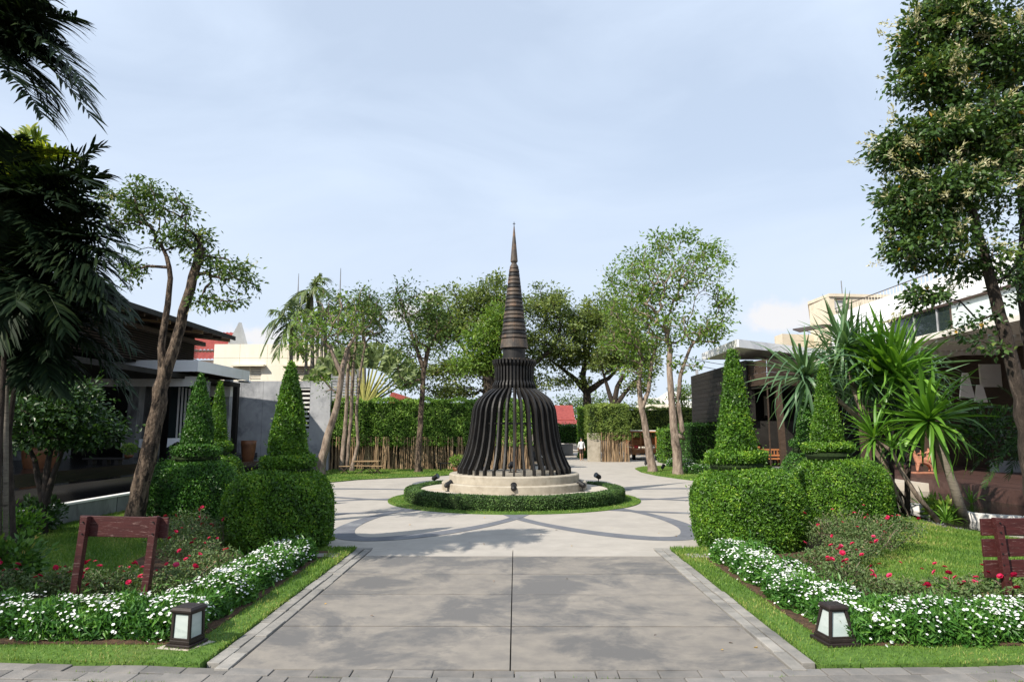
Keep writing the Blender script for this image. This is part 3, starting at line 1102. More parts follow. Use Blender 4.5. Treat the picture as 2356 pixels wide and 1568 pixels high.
def make_person(label, loc, height, face, pose, mats, matfn, hairstyle='short', group=None):
    """standing figure 1.0 high, scaled; face: heading angle; pose: dict of joint overrides"""
    J = {'pelvis': ((0, 0, .52), (.085, .07)), 'waist': ((0, 0, .61), (.072, .056)), 'chest': ((0, .005, .73), (.092, .062)),
         'neck': ((0, .0, .83), .030), 'jaw': ((0, .012, .875), .036), 'head': ((0, .006, .93), .046), 'crown': ((0, 0, .965), .036),
         'shl': ((-.098, 0, .795), .034), 'ell': ((-.125, -.01, .63), .024), 'wrl': ((-.135, .03, .49), .017), 'hal': ((-.135, .045, .43), .018),
         'shr': ((.098, 0, .795), .034), 'elr': ((.125, -.01, .63), .024), 'wrr': ((.135, .03, .49), .017), 'har': ((.135, .045, .43), .018),
         'hil': ((-.05, 0, .48), .058), 'knl': ((-.05, .03, .28), .038), 'anl': ((-.05, -.01, .05), .024), 'tol': ((-.055, .07, .018), .020),
         'hir': ((.05, 0, .48), .058), 'knr': ((.05, .03, .28), .038), 'anr': ((.05, -.01, .05), .024), 'tor': ((.055, .07, .018), .020)}
    for k, v in pose.items():
        J[k] = (v, J[k][1])
    E = [('pelvis', 'waist'), ('waist', 'chest'), ('chest', 'neck'), ('neck', 'jaw'), ('jaw', 'head'), ('head', 'crown'),
         ('chest', 'shl'), ('shl', 'ell'), ('ell', 'wrl'), ('wrl', 'hal'), ('chest', 'shr'), ('shr', 'elr'), ('elr', 'wrr'), ('wrr', 'har'),
         ('pelvis', 'hil'), ('hil', 'knl'), ('knl', 'anl'), ('anl', 'tol'), ('pelvis', 'hir'), ('hir', 'knr'), ('knr', 'anr'), ('anr', 'tor')]
    root = thing('person', label, 'person', loc, group)
    J2 = {k: (tuple(Vector(v[0]) * height), tuple(np.array(v[1]) * height) if not np.isscalar(v[1]) else v[1] * height) for k, v in J.items()}
    ob = skin_figure('body', J2, E, lambda x, y, z: matfn(x / height, y / height, z / height), mats, None)
    ob.parent = root
    # hair, a cap of its own
    hb = MB()
    prof = []
    for i in range(9):
        t = i / 8 * PI * .62
        prof.append((.058 * math.sin(t) + .0005, .945 + .058 * math.cos(t)))
    hb.lathe([(r * height, z * height) for r, z in prof], (0, -.012 * height, 0), 16)
    h = hb.build('hair', M['hair'], None, smooth=True)
    h.parent = root
    # hands: four fingers and a thumb on each
    for s, kw, kh in ((-1, 'wrl', 'hal'), (1, 'wrr', 'har')):
        w, hnd = Vector(J2[kw][0]), Vector(J2[kh][0])
        ax = (hnd - w).normalized()
        sidev = ax.cross(Vector((1, 0, 0))).normalized()
        fm = MB()
        for i, ln in enumerate((.030, .036, .034, .027)):
            b0 = hnd + sidev * (i - 1.5) * .0085 * height
            fm.tube([b0, b0 + ax * ln * height * .6, b0 + (ax * ln + Vector((-s, 0, 0)) * .008) * height], [.0052 * height, .0046 * height, .0035 * height], 5)
        b0 = w + (hnd - w) * .6 + sidev * .014 * height
        fm.tube([b0, b0 + (ax * .02 + sidev * .016) * height, b0 + (ax * .034 + sidev * .018) * height], [.0058 * height, .005 * height, .004 * height], 5)
        f = fm.build('hand', M['skin'], None, smooth=True)
        f.parent = root
    root.rotation_euler = (0, 0, face)
    return root

# ------------------------------------------------------------------ the setting: ground, paving, lawns, water
def sheet(name, poly, z, mat, parent=None, kind='structure'):
    mb = MB()
    mb.add([(p[0], p[1], z) for p in poly], [tuple(range(len(poly)))])
    return mb.build(name, mat, parent, kind=kind)


def slabpoly(name, poly, z0, z1, mat, parent=None, kind='structure'):
    mb = MB()
    mb.prism([(p[0], p[1]) for p in poly], z0, z1)
    return mb.build(name, mat, parent, kind=kind)


def arc(c, r, a0, a1, n=24):
    return [(c[0] + r * math.cos(math.radians(a0 + (a1 - a0) * i / n)), c[1] + r * math.sin(math.radians(a0 + (a1 - a0) * i / n))) for i in range(n + 1)]


MC = Vector((AT(1183, 1000, 22.0).x, 22.0, 0.0))          # centre of the roundabout
PX = G(1176, 1440).x                                       # centre line of the path
Y0 = G(1185, 1540).y                                       # where the path meets the pavers
Y1 = G(1185, 1264).y                                       # where the path opens into the plaza
HW = 2.58

sheet('ground', [(-400, -60), (400, -60), (400, 900), (-400, 900)], -.06, M['earth'])

# plaza: one concrete sheet with the road leading away behind
plaza = slabpoly('plaza_paving', [(-9.6, Y1 + .01), (12.5, Y1 + .01), (12.5, 30), (9.5, 46), (14, 58), (24, 66), (5, 66), (3.2, 48), (-1, 40), (-9.6, 40)], -.2, 0.0, M['plaza'])

# petals of dark concrete let into the plaza round the roundabout
PET = [(3.55, 27.5), (3.9, 25.2), (4.5, 22.6), (5.2, 19.2), (6.0, 15.4), (6.8, 11.6), (7.5, 8.3), (8.05, 5.0), (8.35, 2.6), (8.48, 0.0)]


def petal(a_axis, z, parent):
    side = []
    for s in (1, -1):
        pts = []
        for r, o in (PET if s == 1 else PET[::-1]):
            a = math.radians(a_axis + s * o)
            pts.append(Vector((MC.x + r * math.cos(a), MC.y + r * math.sin(a), 0)))
        side += pts if s == 1 else pts[1:]
    # smooth
    for _ in range(2):
        q = [side[0]]
        for i in range(len(side) - 1):
            q += [side[i] * .75 + side[i + 1] * .25, side[i] * .25 + side[i + 1] * .75]
        q.append(side[-1])
        side = q
    V, F = [], []
    for i, p in enumerate(side):
        t = (side[min(i + 1, len(side) - 1)] - side[max(i - 1, 0)]).normalized()
        nrm = Vector((-t.y, t.x, 0))
        rr_ = (p - Vector((MC.x, MC.y, 0))).length
        w = .15 + .10 * max(0, min(1, (rr_ - 5.5) / 2.5))
        V += [tuple(p + nrm * w), tuple(p - nrm * w)]
    V = [(x, y, z) for x, y, _ in V]
    F = [(2 * i, 2 * i + 1, 2 * i + 3, 2 * i + 2) for i in range(len(side) - 1)]
    o = MB().add(V, F).build('paving_band', M['band'], parent)
    return o


for k in range(8):
    petal(-90 + 22.5 + 45 * k + .8, .004 + (.003 if k % 2 else 0), plaza)

# the path: big slabs with open joints over a gritty bed
path = sheet('path', [(PX - 2.9, Y0 - .02), (PX + 2.9, Y0 - .02), (PX + 2.9, Y1), (PX - 2.9, Y1)], -.052, M['joint'])
rows = [Y0] + [G(1185, y).y for y in (1440, 1367, 1320, 1279)] + [Y1]
for r in range(len(rows) - 1):
    for s in (-1, 1):
        x0, x1 = (PX - HW, PX - .007) if s < 0 else (PX + .007, PX + HW)
        ya, yb = rows[r] + .012, rows[r + 1] - .012
        mb = MB()
        n = 14
        # slightly irregular edges
        e0 = [(x0 + (x1 - x0) * i / n, ya + (R.normal(0, .004) if 0 < i < n else 0)) for i in range(n + 1)]
        e1 = [(x0 + (x1 - x0) * i / n, yb + (R.normal(0, .004) if 0 < i < n else 0)) for i in range(n + 1)]
        mb.prism(e0 + e1[::-1], -.06, R.uniform(-.002, .002))
        o = mb.build('slab', M['plaza'] if r == len(rows) - 2 else M['slab'], path)
# edging stones: two narrow rows on each side
ED1, ED2 = HW + .02, HW + .30
for s in (-1, 1):
    for row in range(2):
        xa = PX + s * (HW + .018 + row * .145)
        xb = xa + s * .128
        y = Y0 - .02 + row * .17
        while y < Y1 - .05:
            ln = min(R.uniform(.42, .62), Y1 - y)
            mb = MB()
            z1 = .012 + R.uniform(-.005, .008)
            j = R.normal(0, .004, 4)
            mb.hexa([(xa + j[0], y + .006, -.06), (xb + j[1], y + .006, -.06), (xb + j[2], y + ln - .006, -.06), (xa + j[3], y + ln - .006, -.06),
                     (xa + j[0], y + .006, z1), (xb + j[1], y + .006, z1 + R.normal(0, .003)), (xb + j[2], y + ln - .006, z1), (xa + j[3], y + ln - .006, z1)])
            mb.build('edging_stone', M['edging'], path, bevel=.006)
            y += ln
    # the kerb turns outwards where the path meets the plaza
    x = PX + s * (HW + .02)
    while abs(x - PX) < 4.0:
        ln = R.uniform(.4, .55)
        xa, xb = x, x + s * (ln - .012)
        MB().box(min(xa, xb), max(xa, xb), Y1 + .015, Y1 + .13, -.06, .014).build('edging_stone', M['edging'], path, bevel=.006)
        x += s * ln
    # stepping slab in the grass strip
    xa = PX + s * 3.0
    xb = PX + s * 3.75
    yy = G(1185, 1282).y
    MB().box(min(xa, xb), max(xa, xb), yy - .16, yy + .16, -.02, .045).build('stepping_slab', M['edging'], path, bevel=.008)

# pavers along the bottom: two rows of small stones, then large ones with grass joints
pav = sheet('pavement', [(-9, 3.5), (9, 3.5), (9, Y0 - .015), (-9, Y0 - .015)], -.03, M['joint'])


def ybend(x):
    return .0085 * x * x


YA = Y0 - .02
for row, (d0, d1, wid, gap) in enumerate(((0, .175, .37, .008), (.185, .385, .43, .008), (.405, .82, .50, .05))):
    x = -6.2 - R.random() * .3
    while x < 6.2:
        w = wid * R.choice([.55, 1.0, 1.0, 1.0, 1.12])
        g = gap / 2
        z1 = R.uniform(-.006, .006)
        c = [(x + g, YA + ybend(x) - d1), (x + w - g, YA + ybend(x + w) - d1), (x + w - g + .04 * 0, YA + ybend(x + w) - d0), (x + g, YA + ybend(x) - d0)]
        sk = .0
        mb = MB()
        zz = [z1 + R.normal(0, .003) for _ in range(4)]
        mb.hexa([(p[0], p[1], -.07) for p in c] + [(c[i][0], c[i][1], zz[i]) for i in range(4)])
        mb.build('paver', M['paver'], pav, bevel=.007)
        x += w

# lawns -----------------------------------------------------------------------------
XS = HW + .315       # grass starts here, outside the edging stones
FY = lambda x: YA + ybend(x) + .012
Lg = [(PX - XS, FY(2.9)), (PX - XS, Y1 - .02), (PX - 4.05, Y1 - .02)] + arc(MC, 8.75, -114, -212, 26) + [(-9.75, 26.5), (-9.75, 26.5), (-10.25, 26.5), (-10.25, FY(6.2) + .2), (-8, FY(8) - .12), (-5.5, FY(5.5)), (-4, FY(4))]
Rg = [(PX + XS, FY(2.9)), (4, FY(4)), (5.5, FY(5.5)), (8, FY(8) - .12), (10.6, FY(6.2) + .2), (10.3, 13), (9.4, 15.6), (9.8, 18), (10.4, 20), (10.2, 24.2)] + arc(MC, 8.75, 12, -64, 22) + [(PX + 4.05, Y1 - .02), (PX + XS, Y1 - .02)]
slabpoly('lawn', Lg, -.1, .03, M['lawn'])
slabpoly('lawn', Rg, -.1, .03, M['lawn'])
Bl = [(-9.75, 26.52), (-8.1, 26.6)] + [tuple(G(x, y)[:2]) for x, y in ((748, 1111), (820, 1104), (900, 1100), (1010, 1095), (1070, 1090), (1095, 1086), (1100, 1079))] + [(-2.0, 39.0), (-9.75, 39.0)]
slabpoly('lawn', Bl, -.1, .035, M['lawn'])
Br = [tuple(G(x, y)[:2]) for x, y in ((1600, 1106), (1560, 1101), (1510, 1094), (1475, 1086), (1462, 1079), (1480, 1074.5), (1530, 1073))] + [(13.0, 38.5), (13.0, 29.0)]
slabpoly('lawn', Br, -.1, .035, M['lawn'])
ringgrass = slabpoly('lawn', arc(MC, 3.93, 0, 359, 72)[:-1], -.1, .02, M['lawn'])

# soil of the flower beds
HYF = G(430, 1482).y                   # front of the white flower hedge
HX0, HX1 = 3.36, 3.98                  # the hedge leg beside the path
SB = [(PX - HX0 + .12, HYF - .1), (PX - HX0 + .12, G(700, 1272).y), (-4.9, 12.6), (-6.6, 13.4), (-6.3, 11.6), (-5.1, 10.0), (-5.2, 9.3), (-9.9, 9.3), (-9.9, HYF - .1)]
slabpoly('soil_bed', SB, -.05, .04, M['soil'])
SBR = [(PX + HX0 - .12, HYF - .1), (9.9, HYF - .1), (9.9, 9.0), (5.6, 9.15), (5.2, 9.9)] + [tuple(G(x, y)[:2]) for x, y in ((1935, 1283), (1985, 1262), (2030, 1236), (2045, 1205))] + [(7.6, 15.5), (6.4, 16), (5.0, 14.2), (PX + HX0 - .12, 11.9)]
slabpoly('soil_bed', SBR, -.05, .04, M['soil'])

# left pool: raised black tank behind a low cement wall
PWX = -10.3
slabpoly('pool_water', [(-22, 12), (-11.55, 12), (-11.55, 36.3), (-22, 36.3)], .3, .80, M['water_l'])
slabpoly('pool_edge', [(-11.545, 8), (-11.36, 8), (-11.36, 36.2), (-11.545, 36.2)], -.05, .803, M['granite'])
slabpoly('water_channel', [(-11.355, 8), (PWX - .17, 8), (PWX - .17, 36.2), (-11.355, 36.2)], -.05, .12, M['water_l'])

# right pond
slabpoly('pond_water', [(9.75, 14.8), (14.2, 13.5), (14.2, 30), (10.8, 24), (9.9, 18)], -.1, .08, M['water_r'])

# ------------------------------------------------------------------ the monument
mon = thing('monument', 'openwork black steel bell-shaped stupa with a ringed spire in the middle of the round plaza', 'monument', tuple(MC))
cm = (MC.x, MC.y, 0)
PADZ = .345
MB().lathe([(0, PADZ), (2.93, PADZ), (2.97, PADZ - .03), (2.97, -.05)], cm, 96).build('base_pad', M['pad'], mon)
MB().lathe([(0, .58), (2.25, .58), (2.28, .55), (2.28, PADZ + .002)], cm, 96).build('step', M['steps'], mon)
MB().lathe([(0, .825), (2.02, .825), (2.05, .795), (2.05, .582)], cm, 96).build('step', M['steps'], mon)
# bell ribs
ZB = .825


def rz(y, half):
    return (half / 356.0, ZB + (1075 - y) / 356.0)


prof_o = [rz(1075, 643), rz(1015, 641), rz(985, 622), rz(940, 600), rz(890, 578), rz(850, 562), rz(780, 541), rz(700, 523), rz(620, 509), rz(550, 500), rz(470, 489), rz(400, 482),
          rz(360, 474), rz(330, 464), rz(290, 446), rz(250, 420), rz(218, 386), rz(190, 348), rz(168, 318), rz(150, 290), rz(136, 262), rz(127, 235)]
rw, rd = .062, .15
vs, fs = [], []
k = len(prof_o)
for i, (r, z) in enumerate(prof_o):
    a = prof_o[max(i - 1, 0)]
    b = prof_o[min(i + 1, k - 1)]
    t = Vector((b[0] - a[0], b[1] - a[1])).normalized()
    nrm = Vector((-t.y, t.x))            # points inwards and down
    if i == 0:
        nrm = Vector((-1, 0))
    ri, zi = r + nrm.x * rd, z + nrm.y * rd
    for (q, zz, s) in ((r, z, -1), (r, z, 1), (ri, zi, 1), (ri, zi, -1)):
        vs.append((MC.x + q, MC.y + s * rw / 2, zz))
for i in range(k - 1):
    for j in range(4):
        fs.append((i * 4 + j, i * 4 + (j + 1) % 4, i * 4 + 4 + (j + 1) % 4, i * 4 + 4 + j))
fs += [(3, 2, 1, 0), (k * 4 - 4, k * 4 - 3, k * 4 - 2, k * 4 - 1)]
rib = MB().add(vs, fs).build('rib', M['iron'], mon, bevel=.006)
NR = 36
for i in range(1, NR):
    copy_part(rib, mon, rz=2 * PI * i / NR)
rib.rotation_euler = (0, 0, 0)
# hoops holding the ribs
for (r, z, w) in ((.70, 3.40, .05), (1.19, 2.35, .04)):
    MB().lathe([(r - .05, z), (r - .05, z + w), (r - .09, z + w), (r - .09, z), (r - .05, z)], cm, 48).build('hoop', M['iron'], mon)
# neck ribs
zn = lambda y: zat((520 + y / 3.484) / 1.0611, 22.0)
n_prof = [(.70, zn(1492)), (.705, zn(1470)), (.685, zn(1452)), (.635, zn(1430)), (.635, zn(1312)), (.705, zn(1286)), (.705, zn(1250))]
vs, fs = [], []
k = len(n_prof)
for i, (r, z) in enumerate(n_prof):
    for (q, s) in ((r, -1), (r, 1), (r - .13, 1), (r - .13, -1)):
        vs.append((MC.x + q, MC.y + s * .026, z))
for i in range(k - 1):
    for j in range(4):
        fs.append((i * 4 + j, i * 4 + (j + 1) % 4, i * 4 + 4 + (j + 1) % 4, i * 4 + 4 + j))
fs += [(3, 2, 1, 0), (k * 4 - 4, k * 4 - 3, k * 4 - 2, k * 4 - 1)]
nrib = MB().add(vs, fs).build('neck_rib', M['iron'], mon)
for i in range(1, NR):
    copy_part(nrib, mon, rz=2 * PI * i / NR)
MB().lathe([(.52, zn(1480)), (.52, zn(1250)), (.48, zn(1250)), (.48, zn(1480))], cm, 40).build('neck_drum', M['iron'], mon, smooth=False)
MB().lathe([(0, zn(1256)), (.56, zn(1256)), (.56, zn(1244)), (0, zn(1244))], cm, 40).build('collar', M['rust'], mon)
MB().lathe([(.37, zn(1250)), (.365, zn(1155)), (0, zn(1155))], cm, 40).build('drum', M['iron'], mon)
# spire rings
z_lo, z_hi = zn(1150), zn(475)
MB().lathe([(.30, zn(1130)), (.10, z_hi)], cm, 16).build('core_post', M['black'], mon)
nring = 19
yy = [1150, 1075] + [1060 - 32.3 * i for i in range(nring)]


def rad_y(y):
    return (43 + (y - 475) * (122 - 43) / (1150 - 475)) / 269.0 * 1.0


ya = 1150
for i in range(nring):
    h = 74 if i == 0 else 24
    yb = ya - h
    r0, r1 = rad_y(ya), rad_y(yb)
    za, zb = zn(ya), zn(yb)
    MB().lathe([(r0, za), (r1, zb), (r1 - .03, zb), (r0 - .03, za), (r0, za)], cm, 40).build('spire_ring', M['rust'] if i % 3 != 2 else M['iron'], mon)
    ya = yb - (9 if i else 12)
for i in range(6):
    a = i * PI / 3 + .4
    MB().bar((MC.x + .40 * math.cos(a), MC.y + .40 * math.sin(a), zn(1128)), (MC.x + .11 * math.cos(a), MC.y + .11 * math.sin(a), zn(475)), .03).build('spire_strut', M['black'], mon)
MB().lathe([(40 / 269, zn(472)), (38 / 269, zn(455)), (22 / 269, zn(428)), (24 / 269, zn(421)), (32 / 269, zn(413)), (32 / 269, zn(405)), (18 / 269, zn(250)), (4 / 269, zn(112)), (0, zn(110))], cm, 32).build('spire_tip', M['rust'], mon, smooth=False)
fi = MB()
fi.bar((MC.x, MC.y, zn(112)), (MC.x, MC.y, zn(76)), .022)
fi.bar((MC.x - .045, MC.y, zn(92)), (MC.x + .045, MC.y, zn(92)), .018)
fi.bar((MC.x, MC.y - .045, zn(92)), (MC.x, MC.y + .045, zn(92)), .018)
fi.build('finial', M['iron'], mon)
MB().tube([(MC.x + .02, MC.y, .826), (MC.x + .02, MC.y, 3.6)], .055, 10).build('centre_post', M['rust'], mon)

# round clipped hedge
ring_prof = [(2.99, .02), (3.0, .30), (3.02, .37), (3.08, .40), (3.34, .40), (3.40, .37), (3.42, .30), (3.41, .12), (3.38, .02)]
P, N = revolve_samples(ring_prof, cm, 52000)
V, F, t = clip_leaves(P, N, .045, .026, .2, .75, .012, 1.0)
# inside face of the ring looks inwards
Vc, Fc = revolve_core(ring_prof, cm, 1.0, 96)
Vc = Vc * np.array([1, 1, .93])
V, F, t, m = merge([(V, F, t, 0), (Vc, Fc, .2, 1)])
tag(npmesh('hedge', V, F, [M['l_ring'], M['core']], None, t, m), 'low round clipped hedge ringing the foot of the black monument', 'hedge')


# floodlights ------------------------------------------------------------------------
def floodlight(label, p, aim, group=None, lean=.5):
    root = thing('floodlight', label, 'floodlight', tuple(p), group)
    x, y, z = p
    MB().lathe([(0, .022), (.062, .022), (.07, .012), (.07, 0)], (x, y, z), 16).build('base_plate', M['black'], root)
    MB().tube([(x, y, z + .015), (x, y, z + .13)], .016, 8).build('stem', M['black'], root)
    d = Vector((aim[0], aim[1], lean)).normalized()
    s = d.cross(Vector((0, 0, 1))).normalized()
    c = Vector((x, y, z + .20))
    yk = MB()
    for q in (-1, 1):
        yk.bar(Vector((x, y, z + .12)), c + s * q * .085, .016, .03)
    yk.build('bracket', M['black'], root)
    hd = MB()
    hd.tube([c - d * .11, c - d * .06, c - d * .055, c + d * .12, c + d * .125, c + d * .15], [.045, .075, .082, .082, .092, .092], 16)
    hd.build('lamp_head', M['black'], root, smooth=False)
    MB().tube([c + d * .1505, c + d * .154], .078, 16).build('lens', M['glass'], root)
    return root


def on_pad(x, y, z=PADZ):
    return G(x, y, z)


for (x, y, z, lab, gp) in ((1000, 1112, PADZ, 'black floodlight on the pad, far left beside the steps', None), (1030, 1130, PADZ, 'black floodlight on the pad in front of the left of the steps', None),
                           (1182, 1138, PADZ, 'black floodlight on the pad at the middle of the steps', None), (1340, 1130, PADZ, 'black floodlight on the pad in front of the right of the steps', None),
                           (1377, 1109, PADZ, 'black floodlight on the pad, far right beside the steps', None), (1175, 1086, .826, 'black floodlight standing inside the bell behind the ribs', None)):
    p = on_pad(x, y, z)
    v = (MC - p)
    v.z = 0
    if v.length < .5:
        v = Vector((.3, 1, 0))
    v.normalize()
    floodlight(lab, p, v)
floodlight('small grey floodlight at the tip of the right lawn', G(1486, 1073), (.3, .8), lean=.8)
floodlight('small black floodlight on the right lawn between two tree trunks', G(1525, 1083, .035), (.5, .5), lean=.6)

# ------------------------------------------------------------------ topiaries


def topiary(label, x, y, r, h, disc_z, disc_r, cone_r, top, nleaf, mat, seed, cx=None, L=.058):
    root = thing('topiary', label, 'topiary', (x, y, .03))
    c = (x, y, .03)
    cx = cx or (x, y)
    c2 = (cx[0], cx[1], .03)
    clipped('mound', dome_profile(r, h), c, nleaf, L, L * .5, mat, root, .3, .018, seed)
    MB().tube([(cx[0], cx[1], h - .2), (cx[0], cx[1], disc_z + .2)], .07, 8).build('stem', M['bark'], root)
    clipped('collar', [(.10, h - .1), (disc_r * .55, h + .04), (disc_r * .62, disc_z - .08), (.1, disc_z)], c2, int(nleaf * .08), L, L * .5, mat, root, .25, .04, seed + 4, .8)
    clipped('disc', [(.05, disc_z - .10), (disc_r * .9, disc_z - .08), (disc_r, disc_z), (disc_r * .96, disc_z + .07), (disc_r * .8, disc_z + .10), (.0, disc_z + .11)], c2, int(nleaf * .22), L, L * .5, mat, root, .35, .03, seed + 1, .9)
    b = disc_z + .09
    clipped('cone', [(cone_r * .88, b), (cone_r, b + .1), (cone_r * .93, b + .35), (cone_r * .62, b + (top - b) * .55), (cone_r * .30, b + (top - b) * .87), (cone_r * .16, top - .05), (0, top)], c2, int(nleaf * .42), L, L * .5, mat, root, .4, .018, seed + 2, .93)
    return root


YM = 13.05
p = AT(642, 1180, YM)
LT1 = (p.x, YM)
topiary('big clipped topiary of mound, disc and cone beside the left of the path', p.x, YM, .975, zat(1083, YM), zat(1066, YM), .50, .335, zat(832, YM), 34000, M['l_topiary'], 1, (AT(664, 1000, YM).x, YM))
Y2 = 15.6
p = AT(441, 1130, Y2)
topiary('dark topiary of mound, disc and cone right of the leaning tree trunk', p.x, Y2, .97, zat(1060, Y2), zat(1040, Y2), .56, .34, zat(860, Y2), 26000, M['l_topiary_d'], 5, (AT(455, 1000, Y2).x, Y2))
Y3 = 18.3
p = AT(488, 1080, Y3)
topiary('slim topiary half hidden behind the dark one by the pool', p.x, Y3, .80, zat(1045, Y3), zat(1030, Y3), .36, .235, zat(878, Y3), 17000, M['l_topiary'], 9, (AT(501, 1000, Y3).x, Y3))
YR = 13.25
p = AT(1720, 1180, YR)
topiary('big bright topiary of mound, disc and cone beside the right of the path', p.x, YR, 1.04, zat(1078, YR), zat(1055, YR), .55, .345, zat(806, YR), 38000, M['l_topiary'], 13, (AT(1692, 1000, YR).x, YR))
Y5 = 15.3
p = AT(1936, 1130, Y5)
topiary('bright topiary of mound, disc and cone beside the stilt-rooted plant', p.x, Y5, 1.0, zat(1056, Y5), zat(1032, Y5), .53, .325, zat(839, Y5), 30000, M['l_topiary'], 17, (AT(1903, 1000, Y5).x, Y5))
Y6 = 18.2
p = AT(1885, 1090, Y6)
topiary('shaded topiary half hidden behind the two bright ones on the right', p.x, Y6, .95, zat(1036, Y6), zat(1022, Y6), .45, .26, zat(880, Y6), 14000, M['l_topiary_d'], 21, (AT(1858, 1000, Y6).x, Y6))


# ------------------------------------------------------------------ white flower hedges and rose bushes
def flower_hedge(label, boxes, nl, nfl, seed):
    root = thing('flower_hedge', label, 'hedge', (boxes[0][0], boxes[0][2], .04))
    parts, Pf, Nf = [], [], []
    tot = sum((b[1] - b[0] + .6) * (b[3] - b[2] + .6) for b in boxes)
    for b in boxes:
        sh = (b[1] - b[0] + .6) * (b[3] - b[2] + .6) / tot
        P, N = box_samples(*b, int(nl * sh), 'xXyYZ', .16)
        P = P + N * (.05 * np.sin(P[:, 0] * 5.1 + seed) * np.sin(P[:, 1] * 4.3 + 1) + .04 * np.sin(P[:, 0] * 9.7) * np.sin(P[:, 1] * 8.9))[:, None]
        V, F, t = clip_leaves(P, N, .085, .024, .35, .8, .02, seed)
        parts.append((V, F, t, 0))
        Vc, Fc = box_core(*b, s=.13)
        parts.append((Vc, Fc, .2, 1))
        P, N = box_samples(*b, int(nfl * sh * 2.2), 'xXyYZ', .16)
        w = (P[:, 2] - b[4]) / (b[5] - b[4])
        clump = np.sin(P[:, 0] * 6.1 + seed) * np.sin(P[:, 1] * 5.3 + 2) + .6 * np.sin(P[:, 0] * 13.7 + P[:, 1] * 11.3)
        keep = R.random(len(P)) < np.clip(.015 + .95 * w ** 2.0 * (.45 + .65 * clump), 0, 1)
        P = P[keep] + N[keep] * (.03 + R.uniform(0, .05, keep.sum()) + .05 * np.sin(P[keep][:, 0] * 5.1 + seed) * np.sin(P[keep][:, 1] * 4.3 + 1))[:, None]
        Pf.append(P)
        Nf.append(N[keep])
    V, F, t, m = merge(parts)
    npmesh('foliage', V, F, [M['l_flowerhedge'], M['core']], root, t, m)
    P, N = np.concatenate(Pf), np.concatenate(Nf)
    ax = unit(N * .5 + np.array([0, -.25, .8]) + R.normal(0, .3, P.shape))
    s1 = unit(np.cross(ax, R.normal(0, 1, P.shape)))
    s2 = np.cross(ax, s1)
    ps = []
    sz = R.uniform(.0125, .0205, len(P))
    for i in range(5):
        a = i * 2 * PI / 5
        d = s1 * math.cos(a) + s2 * math.sin(a)
        V, F = leaf_quads(P, d + ax * .15, ax, sz, sz * .85, .02, .6)
        ps.append((V, F, .5 + .4 * np.sin(i * 1.3), 0))
    V, F, t, m = merge(ps)
    o = npmesh('blossoms', V, F, M['l_white'], root, t)
    o['kind'] = 'stuff'
    return root


HT = .315
LY = G(712, 1290).y
flower_hedge('long low hedge of white flowers left of the path, turning along the pavement', [(-9.8, PX - HX0, HYF, HYF + .66, .04, HT), (PX - HX1, PX - HX0, HYF + .66, LY, .04, HT)], 44000, 3600, 1.0)
flower_hedge('long low hedge of white flowers right of the path, turning along the pavement', [(PX + HX0 + .06, 9.8, HYF - .1, HYF + .6, .04, HT), (PX + HX0, PX + HX1, HYF + .6, LY + .1, .04, HT)], 44000, 4200, 4.0)


def bloom_mesh():
    ps = []
    for ringi, (nn, tilt, r) in enumerate(((5, .15, .040), (5, .65, .034), (4, 1.15, .024))):
        P = np.zeros((nn, 3))
        a = np.arange(nn) * 2 * PI / nn + ringi * .6
        D = np.stack([np.cos(a), np.sin(a), np.full(nn, tilt)], 1)
        N = np.stack([-np.cos(a) * tilt, -np.sin(a) * tilt, np.ones(nn)], 1)
        V, F = leaf_quads(P, D, N, r, r * 1.25, .12, .68)
        ps.append((V, F, .2 + .3 * ringi, 0))
    V, F, t, m = merge(ps)
    o = npmesh('bloom', V, F, M['l_red'], None, t)
    me = o.data
    bpy.data.objects.remove(o)
    return me


BLOOM = [bloom_mesh()]
m2 = BLOOM[0].copy()
for d in m2.attributes['tone'].data:
    d.value = min(1, d.value + .45)
BLOOM.append(m2)
STEM_MAT = M['bark_pale']


